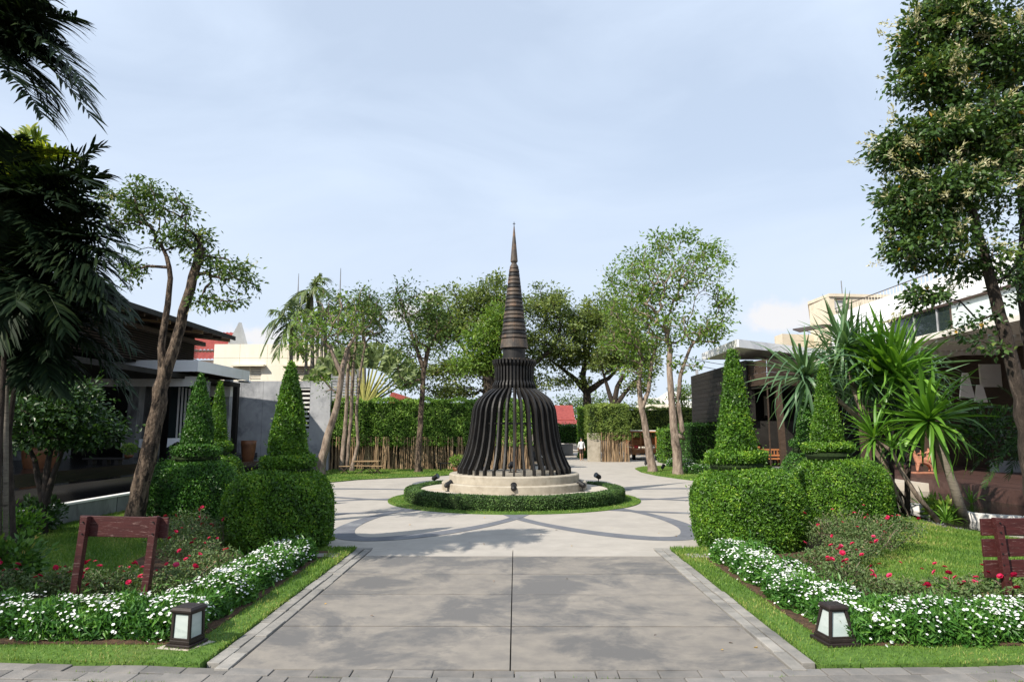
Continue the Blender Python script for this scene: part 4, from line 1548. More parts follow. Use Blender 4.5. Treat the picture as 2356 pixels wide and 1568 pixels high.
def rose_bush(label, group, x, y, r, h, nl, nb, seed, high=.15):
    rg = np.random.default_rng(seed)
    root = thing('rose_bush', label, 'rose bush', (x, y, .04), group)
    st = MB()
    tips = []
    for i in range(11):
        a = rg.uniform(0, 2 * PI)
        rr = r * math.sqrt(rg.random()) * .9
        tp = Vector((x + rr * math.cos(a), y + rr * math.sin(a), .04 + h * rg.uniform(.6, 1.05)))
        bs = Vector((x + rg.normal(0, .06), y + rg.normal(0, .06), .03))
        md = bs.lerp(tp, .5) + Vector((rg.normal(0, .05), rg.normal(0, .05), .05))
        st.tube([bs, md, tp], [.008, .006, .004], 4, False)
        tips.append(tp)
    st.build('stems', STEM_MAT, root)
    n = nl
    d = unit(rg.normal(0, 1, (n, 3))) * (rg.random((n, 1)) ** .4)
    P = np.array([x, y, .04 + h * .58]) + d * np.array([r, r, h * .48])
    P[:, 2] += .05 * np.sin(P[:, 0] * 9) * np.sin(P[:, 1] * 8)
    V, F = leaf_quads(P, rg.normal(0, 1, (n, 3)) + np.array([0, 0, .2]), rg.normal(0, .6, (n, 3)) + np.array([0, 0, 1]), .045 * rg.uniform(.6, 1.3, n), .026, .1)
    t = np.clip(.45 + rg.normal(0, .22, n) + .2 * (P[:, 2] - h * .5), 0, 1)
    npmesh('foliage', V, F, M['l_rose'], root, np.repeat(t, 4))
    for i in range(nb):
        tp = tips[i % len(tips)] + Vector((rg.normal(0, .05), rg.normal(0, .05), rg.uniform(.0, high)))
        o = bpy.data.objects.new('bloom', BLOOM[int(rg.random() < .3)])
        COL.objects.link(o)
        o.parent = root
        o.location = tp - Vector((x, y, .04))
        o.rotation_euler = (rg.normal(0, .5) + .35, rg.normal(0, .5), rg.uniform(0, 6))
        s = rg.uniform(.65, 1.15)
        o.scale = (s, s, s)
    return root


ORD = ('first', 'second', 'third', 'fourth', 'fifth', 'sixth', 'seventh')
k = 0
for group, text, nl, spots in (
        ('rose bushes along the left white hedge', 'low red-flowered rose bush behind the left white hedge, %s from the left', 2000,
         ((-7.6, 9.05, .42, .34, 8), (-6.75, 9.0, .42, .36, 10), (-5.95, 9.15, .40, .34, 10), (-5.2, 9.0, .42, .36, 11), (-4.5, 9.0, .40, .36, 10))),
        ('rose bushes between the left topiaries', 'sparse rose bush below the left topiaries, %s going away from the viewer', 1700,
         ((-4.45, 9.7, .42, .36, 7), (-4.5, 10.5, .45, .36, 6), (-5.2, 11.2, .5, .42, 8), (-5.9, 12.2, .55, .56, 6), (-5.3, 12.5, .45, .56, 5), (-6.2, 13.3, .5, .60, 5))),
        ('rose bushes along the right white hedge', 'low red-flowered rose bush behind the right white hedge, %s from the path', 1800,
         ((4.65, 8.75, .40, .34, 9), (5.25, 8.5, .42, .36, 12), (5.9, 8.65, .42, .36, 12), (6.6, 8.6, .42, .34, 8))),
        ('rose bushes below the right topiaries', 'brownish rose bush below the right topiaries, %s going away from the viewer', 1600,
         ((4.5, 9.6, .40, .36, 9), (4.6, 10.5, .45, .38, 7), (5.3, 11.2, .45, .42, 4), (6.0, 12.0, .55, .60, 4), (5.5, 12.2, .45, .60, 3), (6.8, 12.7, .55, .60, 5), (6.2, 13.2, .5, .62, 4)))):
    for i, (x, y, r, h, nb) in enumerate(spots):
        k += 1
        rose_bush(text % ORD[i], group, x, y, r, h, nl, nb, 100 + k)


# ------------------------------------------------------------------ bollard lamps
def bollard(label, p, rot, wb, wt, h, tilt=(0, 0)):
    root = thing('bollard_lamp', label, 'lamp', (0, 0, 0))
    b, t = wb / 2, wt / 2
    MB().box(-b * 1.42, b * 1.42, -b * 1.42, b * 1.42, .0, .035).build('plinth', M['bronze'], root, bevel=.006)
    MB().box(-b * 1.18, b * 1.18, -b * 1.18, b * 1.18, .035, .07).build('base', M['bronze'], root, bevel=.006)
    z0, z1 = .07, h - .045
    fr = MB()
    for sx in (-1, 1):
        for sy in (-1, 1):
            fr.hexa([(sx * b - .014, sy * b - .014, z0), (sx * b + .014, sy * b - .014, z0), (sx * b + .014, sy * b + .014, z0), (sx * b - .014, sy * b + .014, z0),
                     (sx * t - .014, sy * t - .014, z1), (sx * t + .014, sy * t - .014, z1), (sx * t + .014, sy * t + .014, z1), (sx * t - .014, sy * t + .014, z1)])
    for z, w in ((z0 + .008, b), (z1 - .012, t)):
        for s in (-1, 1):
            fr.box(-w + .013, w - .013, s * w - .012, s * w + .012, z - .009, z + .012)
            fr.box(s * w - .012, s * w + .012, -w + .013, w - .013, z - .009, z + .012)
    fr.build('frame', M['bronze'], root, bevel=.003)
    for i in range(4):
        a = i * PI / 2
        bb, tt = b - .002, t - .002
        q = [(-bb + .015, -bb, z0 + .02), (bb - .015, -bb, z0 + .02), (tt - .015, -tt, z1 - .024), (-tt + .015, -tt, z1 - .024)]
        q2 = [(x, y + .006, z) for x, y, z in q]
        rot4 = Matrix.Rotation(a, 4, 'Z')
        MB().hexa([rot4 @ Vector(v) for v in (q[0], q[1], q2[1], q2[0], q[3], q[2], q2[2], q2[3])]).build('pane', M['frost'], root)
    cp = MB()
    cp.add([(-t * 1.32, -t * 1.32, z1), (t * 1.32, -t * 1.32, z1), (t * 1.32, t * 1.32, z1), (-t * 1.32, t * 1.32, z1),
            (-t * 1.32, -t * 1.32, z1 + .022), (t * 1.32, -t * 1.32, z1 + .022), (t * 1.32, t * 1.32, z1 + .022), (-t * 1.32, t * 1.32, z1 + .022),
            (-t * 1.1, -t * 1.1, h), (t * 1.1, -t * 1.1, h), (t * 1.1, t * 1.1, h), (-t * 1.1, t * 1.1, h)],
           [(0, 3, 2, 1), (0, 1, 5, 4), (1, 2, 6, 5), (2, 3, 7, 6), (3, 0, 4, 7), (4, 5, 9, 8), (5, 6, 10, 9), (6, 7, 11, 10), (7, 4, 8, 11), (8, 9, 10, 11)])
    cp.build('cap', M['bronze'], root, bevel=.004)
    root.location = p
    root.rotation_euler = (tilt[0], tilt[1], rot)
    return root


pl = G(430, 1482, .03)
bollard('dark lantern with a wide flat cap and frosted panes, beside the left hedge', pl, math.radians(76), .20, .19, .385)
slabpoly('lamp_pad', [(pl.x - .26, pl.y - .13), (pl.x + .1, pl.y - .2), (pl.x + .24, pl.y + .1), (pl.x - .1, pl.y + .2)], -.02, .036, M['pad'])
bollard('dark tapered lantern with frosted panes, beside the right hedge', G(1922, 1476, .03), math.radians(7), .25, .16, .385)

# ------------------------------------------------------------------ maroon signboards seen from behind


def signboard(label, x0, x1, y, posts, zs, thick, slope=.0, lean=0.0):
    root = thing('signboard', label, 'signboard', (x0, y, .04))
    top = max(z1 for z0, z1 in zs) + .01
    for px in posts:
        mb = MB()
        w = .042
        mb.hexa([(px - w - lean * .10, y - w, .0), (px + w - lean * .10, y - w, .0), (px + w - lean * .10, y + w, .0), (px - w - lean * .10, y + w, .0),
                 (px - w, y - w + .02, top), (px + w, y - w + .02, top), (px + w, y + w + .02, top), (px - w, y + w + .02, top)])
        mb.build('post', M['maroon'], root, bevel=.005)
    for z0, z1 in zs:
        MB().hexa([(x0, y + .068, z0 + slope), (x1, y + .068, z0 - slope), (x1, y + .068 + thick, z0 - slope), (x0, y + .068 + thick, z0 + slope),
                   (x0, y + .068, z1 + slope), (x1, y + .068, z1 - slope), (x1, y + .068 + thick, z1 - slope), (x0, y + .068 + thick, z1 + slope)]).build('plank', M['maroon'], root, bevel=.005)
    for px in posts:
        for z0, z1 in zs:
            for f in (.22, .78):
                z = z0 + (z1 - z0) * f
                MB().tube([(px, y - .040, z), (px, y - .025, z)], .009, 8).build('bolt', M['black'], root)
    return root


ys = 8.5
signboard('dark maroon wooden signboard with a single plank on two posts in the left rose bed', xat(170, ys, 1.0), xat(376, ys, 1.0), ys, (xat(190, ys, 1.0), xat(352, ys, 1.0)),
          [(zat(1238, ys), zat(1190, ys))], .04, .012, .7)
ys = 8.55
zt = [(zat(b, ys), zat(a, ys)) for a, b in ((1192, 1231), (1239, 1280), (1288, 1328))]
signboard('maroon wooden signboard of three planks at the right edge of the lawn', xat(2266, ys, .9), xat(2266, ys, .9) + 1.25, ys, (xat(2296, ys, .9), xat(2296, ys, .9) + .95), zt, .04, -.01, -.6)

# ------------------------------------------------------------------ left building (restaurant over the pool)
lb = thing('restaurant_building', 'dark restaurant building with louvred upper floor and white canopy behind the pool', 'building', (-16, 30, .8))
CX = xat(452, 28.8, 4.9)            # right edge of the white canopy
CZ = zat(829, 28.8)
CY0, CY1 = 28.8, 34.4
# floor and plinth
MB().box(-26, -13.4, 18, 35.8, .5, .98).build('floor_plinth', M['granite'], lb)
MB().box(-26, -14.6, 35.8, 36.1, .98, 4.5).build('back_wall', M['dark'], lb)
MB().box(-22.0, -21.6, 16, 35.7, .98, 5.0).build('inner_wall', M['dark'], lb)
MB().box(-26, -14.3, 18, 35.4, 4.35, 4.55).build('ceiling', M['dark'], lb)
# white canopy: fascia boards and roof sheet
MB().prism([(-24, CY0), (CX, CY0), (CX, CY1), (-24, CY1)], CZ - .08, CZ).build('canopy_roof', M['white'], lb)
MB().box(-24, CX, CY0 - .06, CY0 - .003, CZ - .46, CZ + .02).build('fascia_board', M['white'], lb)
MB().box(CX + .003, CX + .06, CY0 - .06, CY1, CZ - .46, CZ + .02).build('fascia_board', M['white'], lb)
MB().box(-24, CX - .05, CY0 + .6, CY0 + .7, CZ - 1.05, CZ - .62).build('beam', M['white_rough'], lb)
for yy_ in (30.4, 32.4, 34.1):
    MB().box(-22, CX - .1, yy_, yy_ + .18, CZ - .42, CZ - .10).build('beam', M['brownwood'], lb)
for i in range(5):
    xx = CX - .35 - i * 1.5
    MB().box(xx - .05, xx + .05, CY0 + .05, CY1 - .05, CZ - .30, CZ - .09).build('rafter', M['brownwood'], lb)
MB().tube([(CX - .5, CY1 + .06, CZ - .48), (CX + .1, CY1 + .06, CZ - .52)], .06, 8).build('gutter_spout', M['white'], lb)
# leaning concrete piers and panels
for (xa, xb, Y, zt) in ((279, 303, 29.6, 4.3), (437, 457, 30.0, 4.3), (112, 140, 28.4, 4.3), (20, 52, 27.0, 4.3)):
    a, b = xat(xa, Y, 1), xat(xb, Y, 1)
    MB().hexa([(a, Y, .98), (b, Y, .98), (b, Y + .5, .98), (a, Y + .5, .98), (a + .10, Y, zt), (b + .10, Y, zt), (b + .10, Y + .5, zt), (a + .10, Y + .5, zt)]).build('pier', M['concrete_d'], lb, bevel=.01)
MB().box(xat(312, 31.5, 2), xat(362, 31.5, 2), 31.5, 31.7, .98, 4.3).build('wall_panel', M['concrete_d'], lb)
MB().box(xat(508, 35.2, 2), xat(522, 35.2, 2), 35.2, 35.6, .98, 4.9).build('pier', M['concrete'], lb)
MB().box(xat(478, 34.9, 4), xat(532, 34.9, 4), 34.7, 35.0, zat(912, 35), zat(878, 35)).build('white_beam', M['white_rough'], lb)
# glass screen with white strips behind
gx0, gx1 = xat(384, 31.0, 2), xat(436, 31.0, 2)
MB().box(gx0, gx1, 31.0, 31.02, 1.0, 4.25).build('glass_screen', M['glass'], lb)
for i, (px, ya, yb) in enumerate(((404, 890, 1018), (412, 890, 1005), (420, 892, 1012), (428, 893, 990))):
    x = xat(px, 30.9, 2)
    MB().box(x - .035, x + .035, 30.9, 30.93, zat(yb, 30.9), zat(ya, 30.9)).build('hanging_strip', M['white_rough'], lb)
# upper floor: horizontal louvre boards
LX, LY0, LY1 = -16.0, 22.0, xat(0, 0) * 0 + 34.0
uz0, uz1 = CZ + .03, zat(735, 30.5)
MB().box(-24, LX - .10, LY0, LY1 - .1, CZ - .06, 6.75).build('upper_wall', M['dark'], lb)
nlv = 15
for i in range(nlv):
    z = CZ + .06 + i * (6.6 - CZ) / nlv
    MB().hexa([(LX - .08, LY0, z), (LX + .06, LY0, z - .04), (LX + .06, LY1, z - .04), (LX - .08, LY1, z), (LX - .08, LY0, z + .025), (LX + .06, LY0, z - .015), (LX + .06, LY1, z - .015), (LX - .08, LY1, z + .025)]).build('louvre', M['brownwood'], lb)
for i in range(nlv):
    z = CZ + .06 + i * (6.6 - CZ) / nlv
    MB().box(-24, LX - .09, LY1 + .005, LY1 + .05, z, z + .05).build('louvre', M['brownwood'], lb)
# roof with wide eaves
EX, EZ, EY1 = xat(538, 34.4, 6.7), zat(778, 34.4), 34.4
rf = MB().hexa([(EX, 14, EZ - .05), (EX, EY1, EZ - .05), (-26, EY1, EZ + 1.3), (-26, 14, EZ + 1.3), (EX, 14, EZ + .08), (EX, EY1, EZ + .08), (-26, EY1, EZ + 1.45), (-26, 14, EZ + 1.45)])
rf.build('roof', M['brownwood'], lb)
MB().box(EX, EX + .05, 14, EY1 + .02, EZ - .10, EZ + .10).build('eaves_board', M['darkwood'], lb)
for i in range(18):
    y = EY1 - .25 - i * 1.0
    sl = 1.35 / (EX + 26)
    MB().hexa([(EX - .15, y, EZ - .21), (EX - .15, y + .09, EZ - .21), (EX - 3.2, y + .09, EZ - .21 + 3.05 * sl), (EX - 3.2, y, EZ - .21 + 3.05 * sl),
               (EX - .15, y, EZ - .055), (EX - .15, y + .09, EZ - .055), (EX - 3.2, y + .09, EZ - .055 + 3.05 * sl), (EX - 3.2, y, EZ - .055 + 3.05 * sl)]).build('rafter', M['tablewood'] if i % 3 == 0 else M['brownwood'], lb)
MB().box(EX - 1.6, EX - 1.4, 15, EY1 - .1, EZ - .42, EZ - .22).build('purlin', M['brownwood'], lb)

# pool kerb wall: low cement wall in long panels
kw = thing('low_wall', 'low weathered cement wall with a pale coping running along the pool', 'wall', (PWX, 12, 0))
y = 9.0
while y < 36:
    MB().box(PWX - .16, PWX, y, y + 2.96, -.05, .46).build('wall_panel', M['concrete_d'], kw)
    MB().box(PWX - .18, PWX + .02, y, y + 2.985, .463, .51).build('coping', M['white_rough'], kw)
    y += 3.0

# tables laid with white cloth inside the restaurant
for (px, py, Y, lab) in ((418, 1012, 29.8, 'small restaurant table under a white cloth right of the leaning trunk'), (312, 1014, 30.4, 'small restaurant table under a white cloth beside the cement pier'),
                         (8, 1012, 27.0, 'restaurant table under a white cloth at the left edge of the photo')):
    x = xat(px, Y, 1.6)
    t = thing('table', lab, 'table', (x, Y, .98))
    zt = zat(py - 4, Y)
    MB().box(x - .4, x + .4, Y - .4, Y + .4, zt - .03, zt).build('tabletop', M['brownwood'], t)
    for sx in (-1, 1):
        for sy in (-1, 1):
            MB().box(x + sx * .34 - .03, x + sx * .34 + .03, Y + sy * .34 - .03, Y + sy * .34 + .03, .98, zt - .03).build('leg', M['brownwood'], t)
    # cloth, corners hanging
    cl = MB()
    s, dz = .44, .12
    c0 = [(x - s, Y - s, zt + .012), (x + s, Y - s, zt + .012), (x + s, Y + s, zt + .012), (x - s, Y + s, zt + .012)]
    vs_ = c0 + [(x - s, Y - s - .02, zt - .38), (x, Y - s - .015, zt - dz), (x + s, Y - s - .02, zt - .38), (x + s + .015, Y, zt - dz), (x + s + .02, Y + s, zt - .38), (x, Y + s + .015, zt - dz), (x - s - .02, Y + s, zt - .38), (x - s - .015, Y, zt - dz)]
    cl.add(vs_, [(0, 1, 2, 3), (0, 4, 5, 1), (1, 5, 6), (1, 6, 7, 2), (2, 7, 8), (2, 8, 9, 3), (3, 9, 10), (3, 10, 11, 0), (0, 11, 4)])
    tag(cl.build('tablecloth', M['cloth']), lab.replace('small restaurant table under a white cloth', 'white tablecloth hanging in corners, on the table').replace('restaurant table under a white cloth', 'white tablecloth hanging in corners, on the table'), 'tablecloth')


def chair(label, x, y, rot, z, mat, seat=.45):
    root = thing('chair', label, 'chair', (0, 0, 0))
    MB().box(-.22, .22, -.22, .22, seat - .03, seat).build('seat', mat, root, bevel=.005)
    for sx in (-1, 1):
        for sy in (-1, 1):
            MB().box(sx * .19 - .02, sx * .19 + .02, sy * .19 - .02, sy * .19 + .02, 0, seat - .03 if sy < 0 else .92).build('leg', mat, root)
    for i in range(3):
        MB().box(-.17, .17, .18, .2, .58 + i * .12, .64 + i * .12).build('back_slat', mat, root)
    root.location = (x, y, z)
    root.rotation_euler = (0, 0, rot)
    return root


chair('dark dining chair behind the leaning tree trunk beside the white table', xat(345, 30.0, 1.5), 30.0, 2.4, .98, M['brownwood'])

# big glazed pots in the pool
for (px, ytop, ybot, w, Y, lab) in ((86, 1028, 1087, 72, 21.8, 'large brown glazed pot in the pool behind the small dark tree'), (570, 1013, 1054, 34, 32.0, 'tapered brown pot standing in the pool before the grey wall')):
    r = w / 2 / FPX * Y
    zt = zat(ytop, Y)
    x = xat(px, Y, 1.2)
    h = zt - .72
    t = thing('pot', lab, 'pot', (x, Y, .72))
    MB().lathe([(0, 0), (r * .66, 0), (r * .72, h * .08), (r * .90, h * .5), (r * .97, h * .8), (r, h), (r * .93, h), (r * .9, h * .9), (0, h * .88)], (x, Y, .72), 32).build('body', M['potbrown'], t, smooth=True)

# low dark bench by the pool
bx0, bx1 = xat(185, 24, 1), xat(318, 25, 1)
t = thing('bench', 'low dark bench at the far side of the black pool', 'bench', (bx0, 24, .8))
MB().box(bx0, bx1, 24.0, 24.35, 1.14, 1.2).build('seat', M['darkwood'], t)
for q in (bx0 + .25, bx0 + .75, bx1 - .3):
    MB().box(q - .08, q + .08, 24.05, 24.3, .78, 1.14).build('leg', M['darkwood'], t)


def small_bush(name, label, p, r, h, n, L, mat, seed, pot=None):
    root = thing(name, label, 'shrub', tuple(p))
    rg = np.random.default_rng(seed)
    z0 = p[2] + (pot or 0)
    d = unit(rg.normal(0, 1, (n, 3))) * (rg.random((n, 1)) ** .33)
    d *= (1 + .25 * np.sin(d[:, 0:1] * 6 + seed) * np.sin(d[:, 1:2] * 5 + d[:, 2:3] * 7))
    P = np.array([p[0], p[1], z0 + h * .52]) + d * np.array([r, r, h * .5])
    V, F = leaf_quads(P, d + rg.normal(0, .5, (n, 3)) + np.array([0, 0, .3]), d + rg.normal(0, .5, (n, 3)) + np.array([0, 0, .6]), L * rg.uniform(.6, 1.3, n), L * .45, .12)
    t = np.clip(.42 + rg.normal(0, .2, n) + .25 * d[:, 2], 0, 1)
    npmesh('foliage', V, F, mat, root, np.repeat(t, 4))
    st = MB()
    for i in range(7):
        a = rg.uniform(0, 2 * PI)
        st.tube([(p[0] + .03 * math.cos(a), p[1] + .03 * math.sin(a), z0 - .05), (p[0] + r * .5 * math.cos(a), p[1] + r * .5 * math.sin(a), z0 + h * .6)], [.012, .006], 5, False)
    st.build('stems', M['bark'], root)
    if pot:
        MB().lathe([(0, 0), (r * .45, 0), (r * .62, pot), (r * .55, pot), (0, pot * .9)], (p[0], p[1], p[2]), 20).build('pot', M['potbrown'], root, smooth=True)
    return root


small_bush('potted_shrub', 'small variegated shrub in a pot on the low bench', Vector((xat(294, 24.2, 1.3), 24.2, 1.2)), .26, .38, 420, .09, M['l_tree_b'], 3, .1)
small_bush('potted_shrub', 'pale green shrub in a pot behind the dark topiary by the pool', Vector((xat(413, 21, 1.4), 21, .8)), .30, .45, 420, .09, M['l_shrub'], 4, .2)
small_bush('potted_shrub', 'yellow-green potted shrub standing beside the ribs of the monument', Vector((xat(1052, 34, .7), 34.0, .05)), .38, .55, 600, .11, M['l_tree_b'], 5, .30)
small_bush('shrub', 'bright-leaved shrub cut by the left edge of the photo', G(18, 1345, .03), .42, .62, 900, .12, M['l_shrub'], 6)
small_bush('shrub', 'mid green shrub behind the bright one at the left edge', G(22, 1262, .03), .5, .72, 900, .11, M['l_topiary'], 7)
small_bush('shrub', 'dark climbing plant round the foot of the small layered tree', G(88, 1228, .03), .42, .75, 900, .12, M['l_dim'], 8)

# grey cement wall behind the pool
gy = 37.0
gw = thing('garden_wall', 'tall stained grey cement wall behind the pool', 'wall', (-12, gy, .7))
gz = zat(876, gy)
xa, xb = xat(528, gy, 2), xat(757, gy, 2)
sx0, sx1 = xat(646, gy, 3), xat(711, gy, 3)
zs0 = zat(985, gy)
zs1 = zat(891, gy)
jx = [xa, xat(549, gy, 2), xat(600, gy, 2), sx0]
for i in range(3):
    MB().box(jx[i] + .006, jx[i + 1] - .006, gy, gy + .3, 0, gz).build('wall_panel', M['concrete'], gw)
MB().box(sx0 + .006, sx1 - .006, gy, gy + .3, 0, zs0).build('wall_panel', M['concrete'], gw)
MB().box(sx0 + .006, sx1 - .006, gy, gy + .3, zs1, gz).build('wall_panel', M['concrete'], gw)
MB().box(sx1 + .006, xb, gy, gy + .3, 0, gz).build('wall_panel', M['concrete'], gw)
MB().box(xa, xb, gy + .28, gy + .34, 0, zs0 - .02).build('wall_backing', M['concrete_d'], gw)
MB().box(sx0, sx1, gy + .20, gy + .22, zs0, zs1).build('opening_screen', M['dark'], gw)
for i in range(9):
    z = zs0 + .12 + i * (zs1 - zs0) / 9
    MB().box(sx1 - .62, sx1 - .03, gy + .06, gy + .10, z, z + .10).build('louvre', M['white_rough'], gw)
# a lower slatted fence right of it, behind the trees
sf = thing('slatted_fence', 'grey slatted fence between the cement wall and the fan palm', 'fence', (xat(760, 40, 2), 40, 0))
for i in range(16):
    z = 2.6 + i * .17
    MB().box(xat(758, 40, 3), xat(818, 40, 3), 40, 40.05, z, z + .12).build('slat', M['concrete'], sf)
for px in (759, 788, 817):
    MB().box(xat(px, 40, 3) - .04, xat(px, 40, 3) + .04, 40.055, 40.12, 0, 5.4).build('post', M['concrete_d'], sf)

# cream building behind
by = 47.0
cb = thing('annexe_building', 'flat-roofed cream building with shaded louvre windows behind the grey wall', 'building', (-18, by, 0))
bz = zat(791, by)
bx0, bx1 = xat(488, by, 6), xat(770, by, 6)
pz = [0, zat(836, by), zat(823, by), bz]
cols = [bx0, xat(548, by, 6), xat(612, by, 6), xat(660, by, 6), bx1]
wz0, wz1 = zat(875, by), zat(842, by)
wins = [(xat(545, by, 6), xat(601, by, 6)), (xat(662, by, 6), xat(745, by, 6))]
segs = [bx0, wins[0][0], wins[0][1], wins[1][0], wins[1][1], bx1]
for i in range(5):
    if i % 2 == 0:
        MB().box(segs[i], segs[i + 1], by, by + .3, 0, wz1).build('wall', M['cream'], cb)
    else:
        MB().box(segs[i], segs[i + 1], by, by + .3, 0, wz0).build('wall', M['cream'], cb)
zj = zat(823, by)
for i in range(4):
    MB().box(cols[i] + .008, cols[i + 1] - .008, by, by + .3, wz1 + .003, zj - .008).build('wall_panel', M['cream'], cb)
    MB().box(cols[i] + .008, cols[i + 1] - .008, by, by + .3, zj + .008, bz).build('wall_panel', M['cream'], cb)
MB().box(bx0, bx1, by + .31, by + 9, 0, bz - .1).build('rear_block', M['cream'], cb)
for (a, b) in wins:
    w = MB().box(a - .35, b + .25, by - .42, by - .002, wz1 - .02, wz1 + .10).build('window_hood', M['cream'], cb)
    f = MB()
    f.box(a, a + .07, by + .04, by + .14, wz0, wz1 - .03).box((a + b) / 2 - .04, (a + b) / 2 + .04, by + .04, by + .14, wz0, wz1 - .03).box(b - .07, b, by + .04, by + .14, wz0, wz1 - .03)
    fr = f.build('window', M['cream'], cb)
    MB().box(a + .001, b - .001, by + .24, by + .27, wz0, wz1 - .03).build('backing', M['concrete'], fr)
    n = 8
    for i in range(n):
        z = wz0 + (i + .1) * (wz1 - .04 - wz0) / n
        for (q0, q1) in ((a + .075, (a + b) / 2 - .045), ((a + b) / 2 + .045, b - .075)):
            MB().hexa([(q0, by + .05, z), (q1, by + .05, z), (q1, by + .14, z + .07), (q0, by + .14, z + .07), (q0, by + .05, z + .03), (q1, by + .05, z + .03), (q1, by + .14, z + .10), (q0, by + .14, z + .10)]).build('louvre', M['cream'], fr)

# red tiled hall with a pointed white gable
ry = 52.0
rb = thing('tiled_hall', 'hall with steep red tiled roof and pointed white gable behind the cream building', 'building', (-23, ry, 0))
x0, x1 = xat(400, ry, 9), xat(540, ry, 9)
z0, zm, z1 = zat(828, ry), zat(806, ry), zat(753, ry)


def tiled(xa, xb, ya, yb, za, zb, nr, ncol, parent):
    """roof plane of rows of curved tiles, each row lapping the one below"""
    mb = MB()
    for r in range(nr):
        t0, t1 = r / nr, (r + 1) / nr
        y0_, y1_ = ya + (yb - ya) * t0, ya + (yb - ya) * t1
        q0, q1 = za + (zb - za) * t0 + .06, za + (zb - za) * t1
        pts0, pts1 = [], []
        k = ncol * 4
        for i in range(k + 1):
            xx = xa + (xb - xa) * i / k
            wv = .035 * math.cos(i * PI / 2)
            pts0.append((xx, y0_, q0 + wv))
            pts1.append((xx, y1_, q1 + wv))
        b = len(pts0)
        mb.add(pts0 + pts1 + [(p[0], p[1], p[2] - .07) for p in pts0], [(i, i + 1, b + i + 1, b + i) for i in range(b - 1)] + [(2 * b + i, 2 * b + i + 1, i + 1, i) for i in range(b - 1)])
    o = mb.build('roof', M['redroof'], parent)
    return o


tiled(x0, x1 - .6, ry, ry + 2.6, zm + .1, z1, 14, 14, rb)
tiled(x0, x1 - .9, ry - 1.2, ry + .1, z0, zm - .08, 4, 14, rb)
MB().box(x0, x1 - .75, ry - .02, ry + .06, zm - .12, zm + .06).build('fascia_board', M['brownwood'], rb)
MB().box(x0, x1 - 1.2, ry - .3, ry + 5, 0, z0 - .02).build('wall', M['white_rough'], rb)
gx, gtz = xat(535, ry, 9), zat(736, ry)
MB().add([(xat(513, ry, 9), ry + .2, zm), (xat(551, ry, 9), ry + 1.6, zm - .1), (gx, ry + .9, gtz), (xat(513, ry, 9) + .1, ry + .5, zm), (xat(551, ry, 9) + .1, ry + 1.9, zm - .1), (gx + .1, ry + 1.2, gtz)],
         [(0, 1, 2), (5, 4, 3), (0, 3, 4, 1), (1, 4, 5, 2), (2, 5, 3, 0)]).build('gable', M['white_rough'], rb)

# ------------------------------------------------------------------ bamboo hedges: clipped top over bare canes


def bamboo_hedge(label, x0, x1, y0, y1, zb, zt, ncane, nleaf, L, mat, seed, faces='xXyZ', wall=False, ends=True):
    root = thing('bamboo_hedge', label, 'hedge', (x0, y0, 0))
    P, N = box_samples(x0, x1, y0, y1, zb, zt, nleaf, faces + 'z', .15)
    low = N[:, 2] < -.5
    P[low, 2] += R.normal(0, .06, low.sum())
    P = P + N * (.10 * np.sin(P[:, 0] * 3.1 + seed) * np.sin(P[:, 2] * 4.7) + .07 * np.sin(P[:, 0] * 6.7) * np.sin(P[:, 2] * 7.9 + 1))[:, None]
    edge = np.abs(P[:, 2] - zb) < .15
    P[edge, 2] -= R.random(edge.sum()) * .15
    V, F, t = clip_leaves(P, N, L, L * .3, -.15, .8, .05, seed)
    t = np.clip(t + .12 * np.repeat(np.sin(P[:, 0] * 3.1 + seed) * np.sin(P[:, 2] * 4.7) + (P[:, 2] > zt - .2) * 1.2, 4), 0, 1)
    Vc, Fc = box_core(x0, x1, y0, y1, zb, zt, .16)
    V, F, t, m = merge([(V, F, t, 0), (Vc, Fc, .2, 1)])
    npmesh('foliage', V, F, [mat, M['core']], root, t, m)
    canes = []
    for i in range(8):
        mb = MB()
        h = zb + .35
        pts, rad = [], []
        for j in range(6):
            z = -.03 + (h + .03) * j / 5
            pts.append((R.normal(0, .012), R.normal(0, .012), z))
            rad.append(R.uniform(.024, .036) if j == 0 else rad[0] * (1 - .05 * j))
        mb.tube(pts, rad, 6)
        o = mb.build('cane', M['cane'])
        canes.append(o.data)
        bpy.data.objects.remove(o)
    for i in range(ncane):
        o = bpy.data.objects.new('cane', canes[i % 8])
        COL.objects.link(o)
        o.parent = root
        fx = (i + R.random()) / ncane
        o.location = (fx * (x1 - x0), R.uniform(.02, y1 - y0 - .1) if i % 2 else R.uniform(.0, .12), 0)
        o.rotation_euler = (R.normal(0, .035), R.normal(0, .045), R.uniform(0, 6))
        s = R.choice([.7, 1, 1, 1.3])
        o.scale = (s, s, 1)
    return root


by0 = 37.2
bxa, bxb = xat(744, by0, 2), xat(1225, by0, 2)
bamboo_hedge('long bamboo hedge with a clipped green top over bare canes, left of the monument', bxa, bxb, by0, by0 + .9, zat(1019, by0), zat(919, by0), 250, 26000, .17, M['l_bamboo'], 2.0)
dw = thing('boundary_wall', 'dark boundary wall seen between the bamboo canes left of the monument', 'wall', (bxa, by0 + 1, 0))
MB().box(bxa, bxb, by0 + 1.0, by0 + 1.2, 0, 2.2).build('wall', M['dark'], dw)
for i in range(6):
    xx = bxa + (bxb - bxa) * (.50 + .085 * i)
    MB().box(xx, xx + .5, by0 + .955, by0 + .99, .55, 1.2).build('grille', M['concrete_d'], dw)
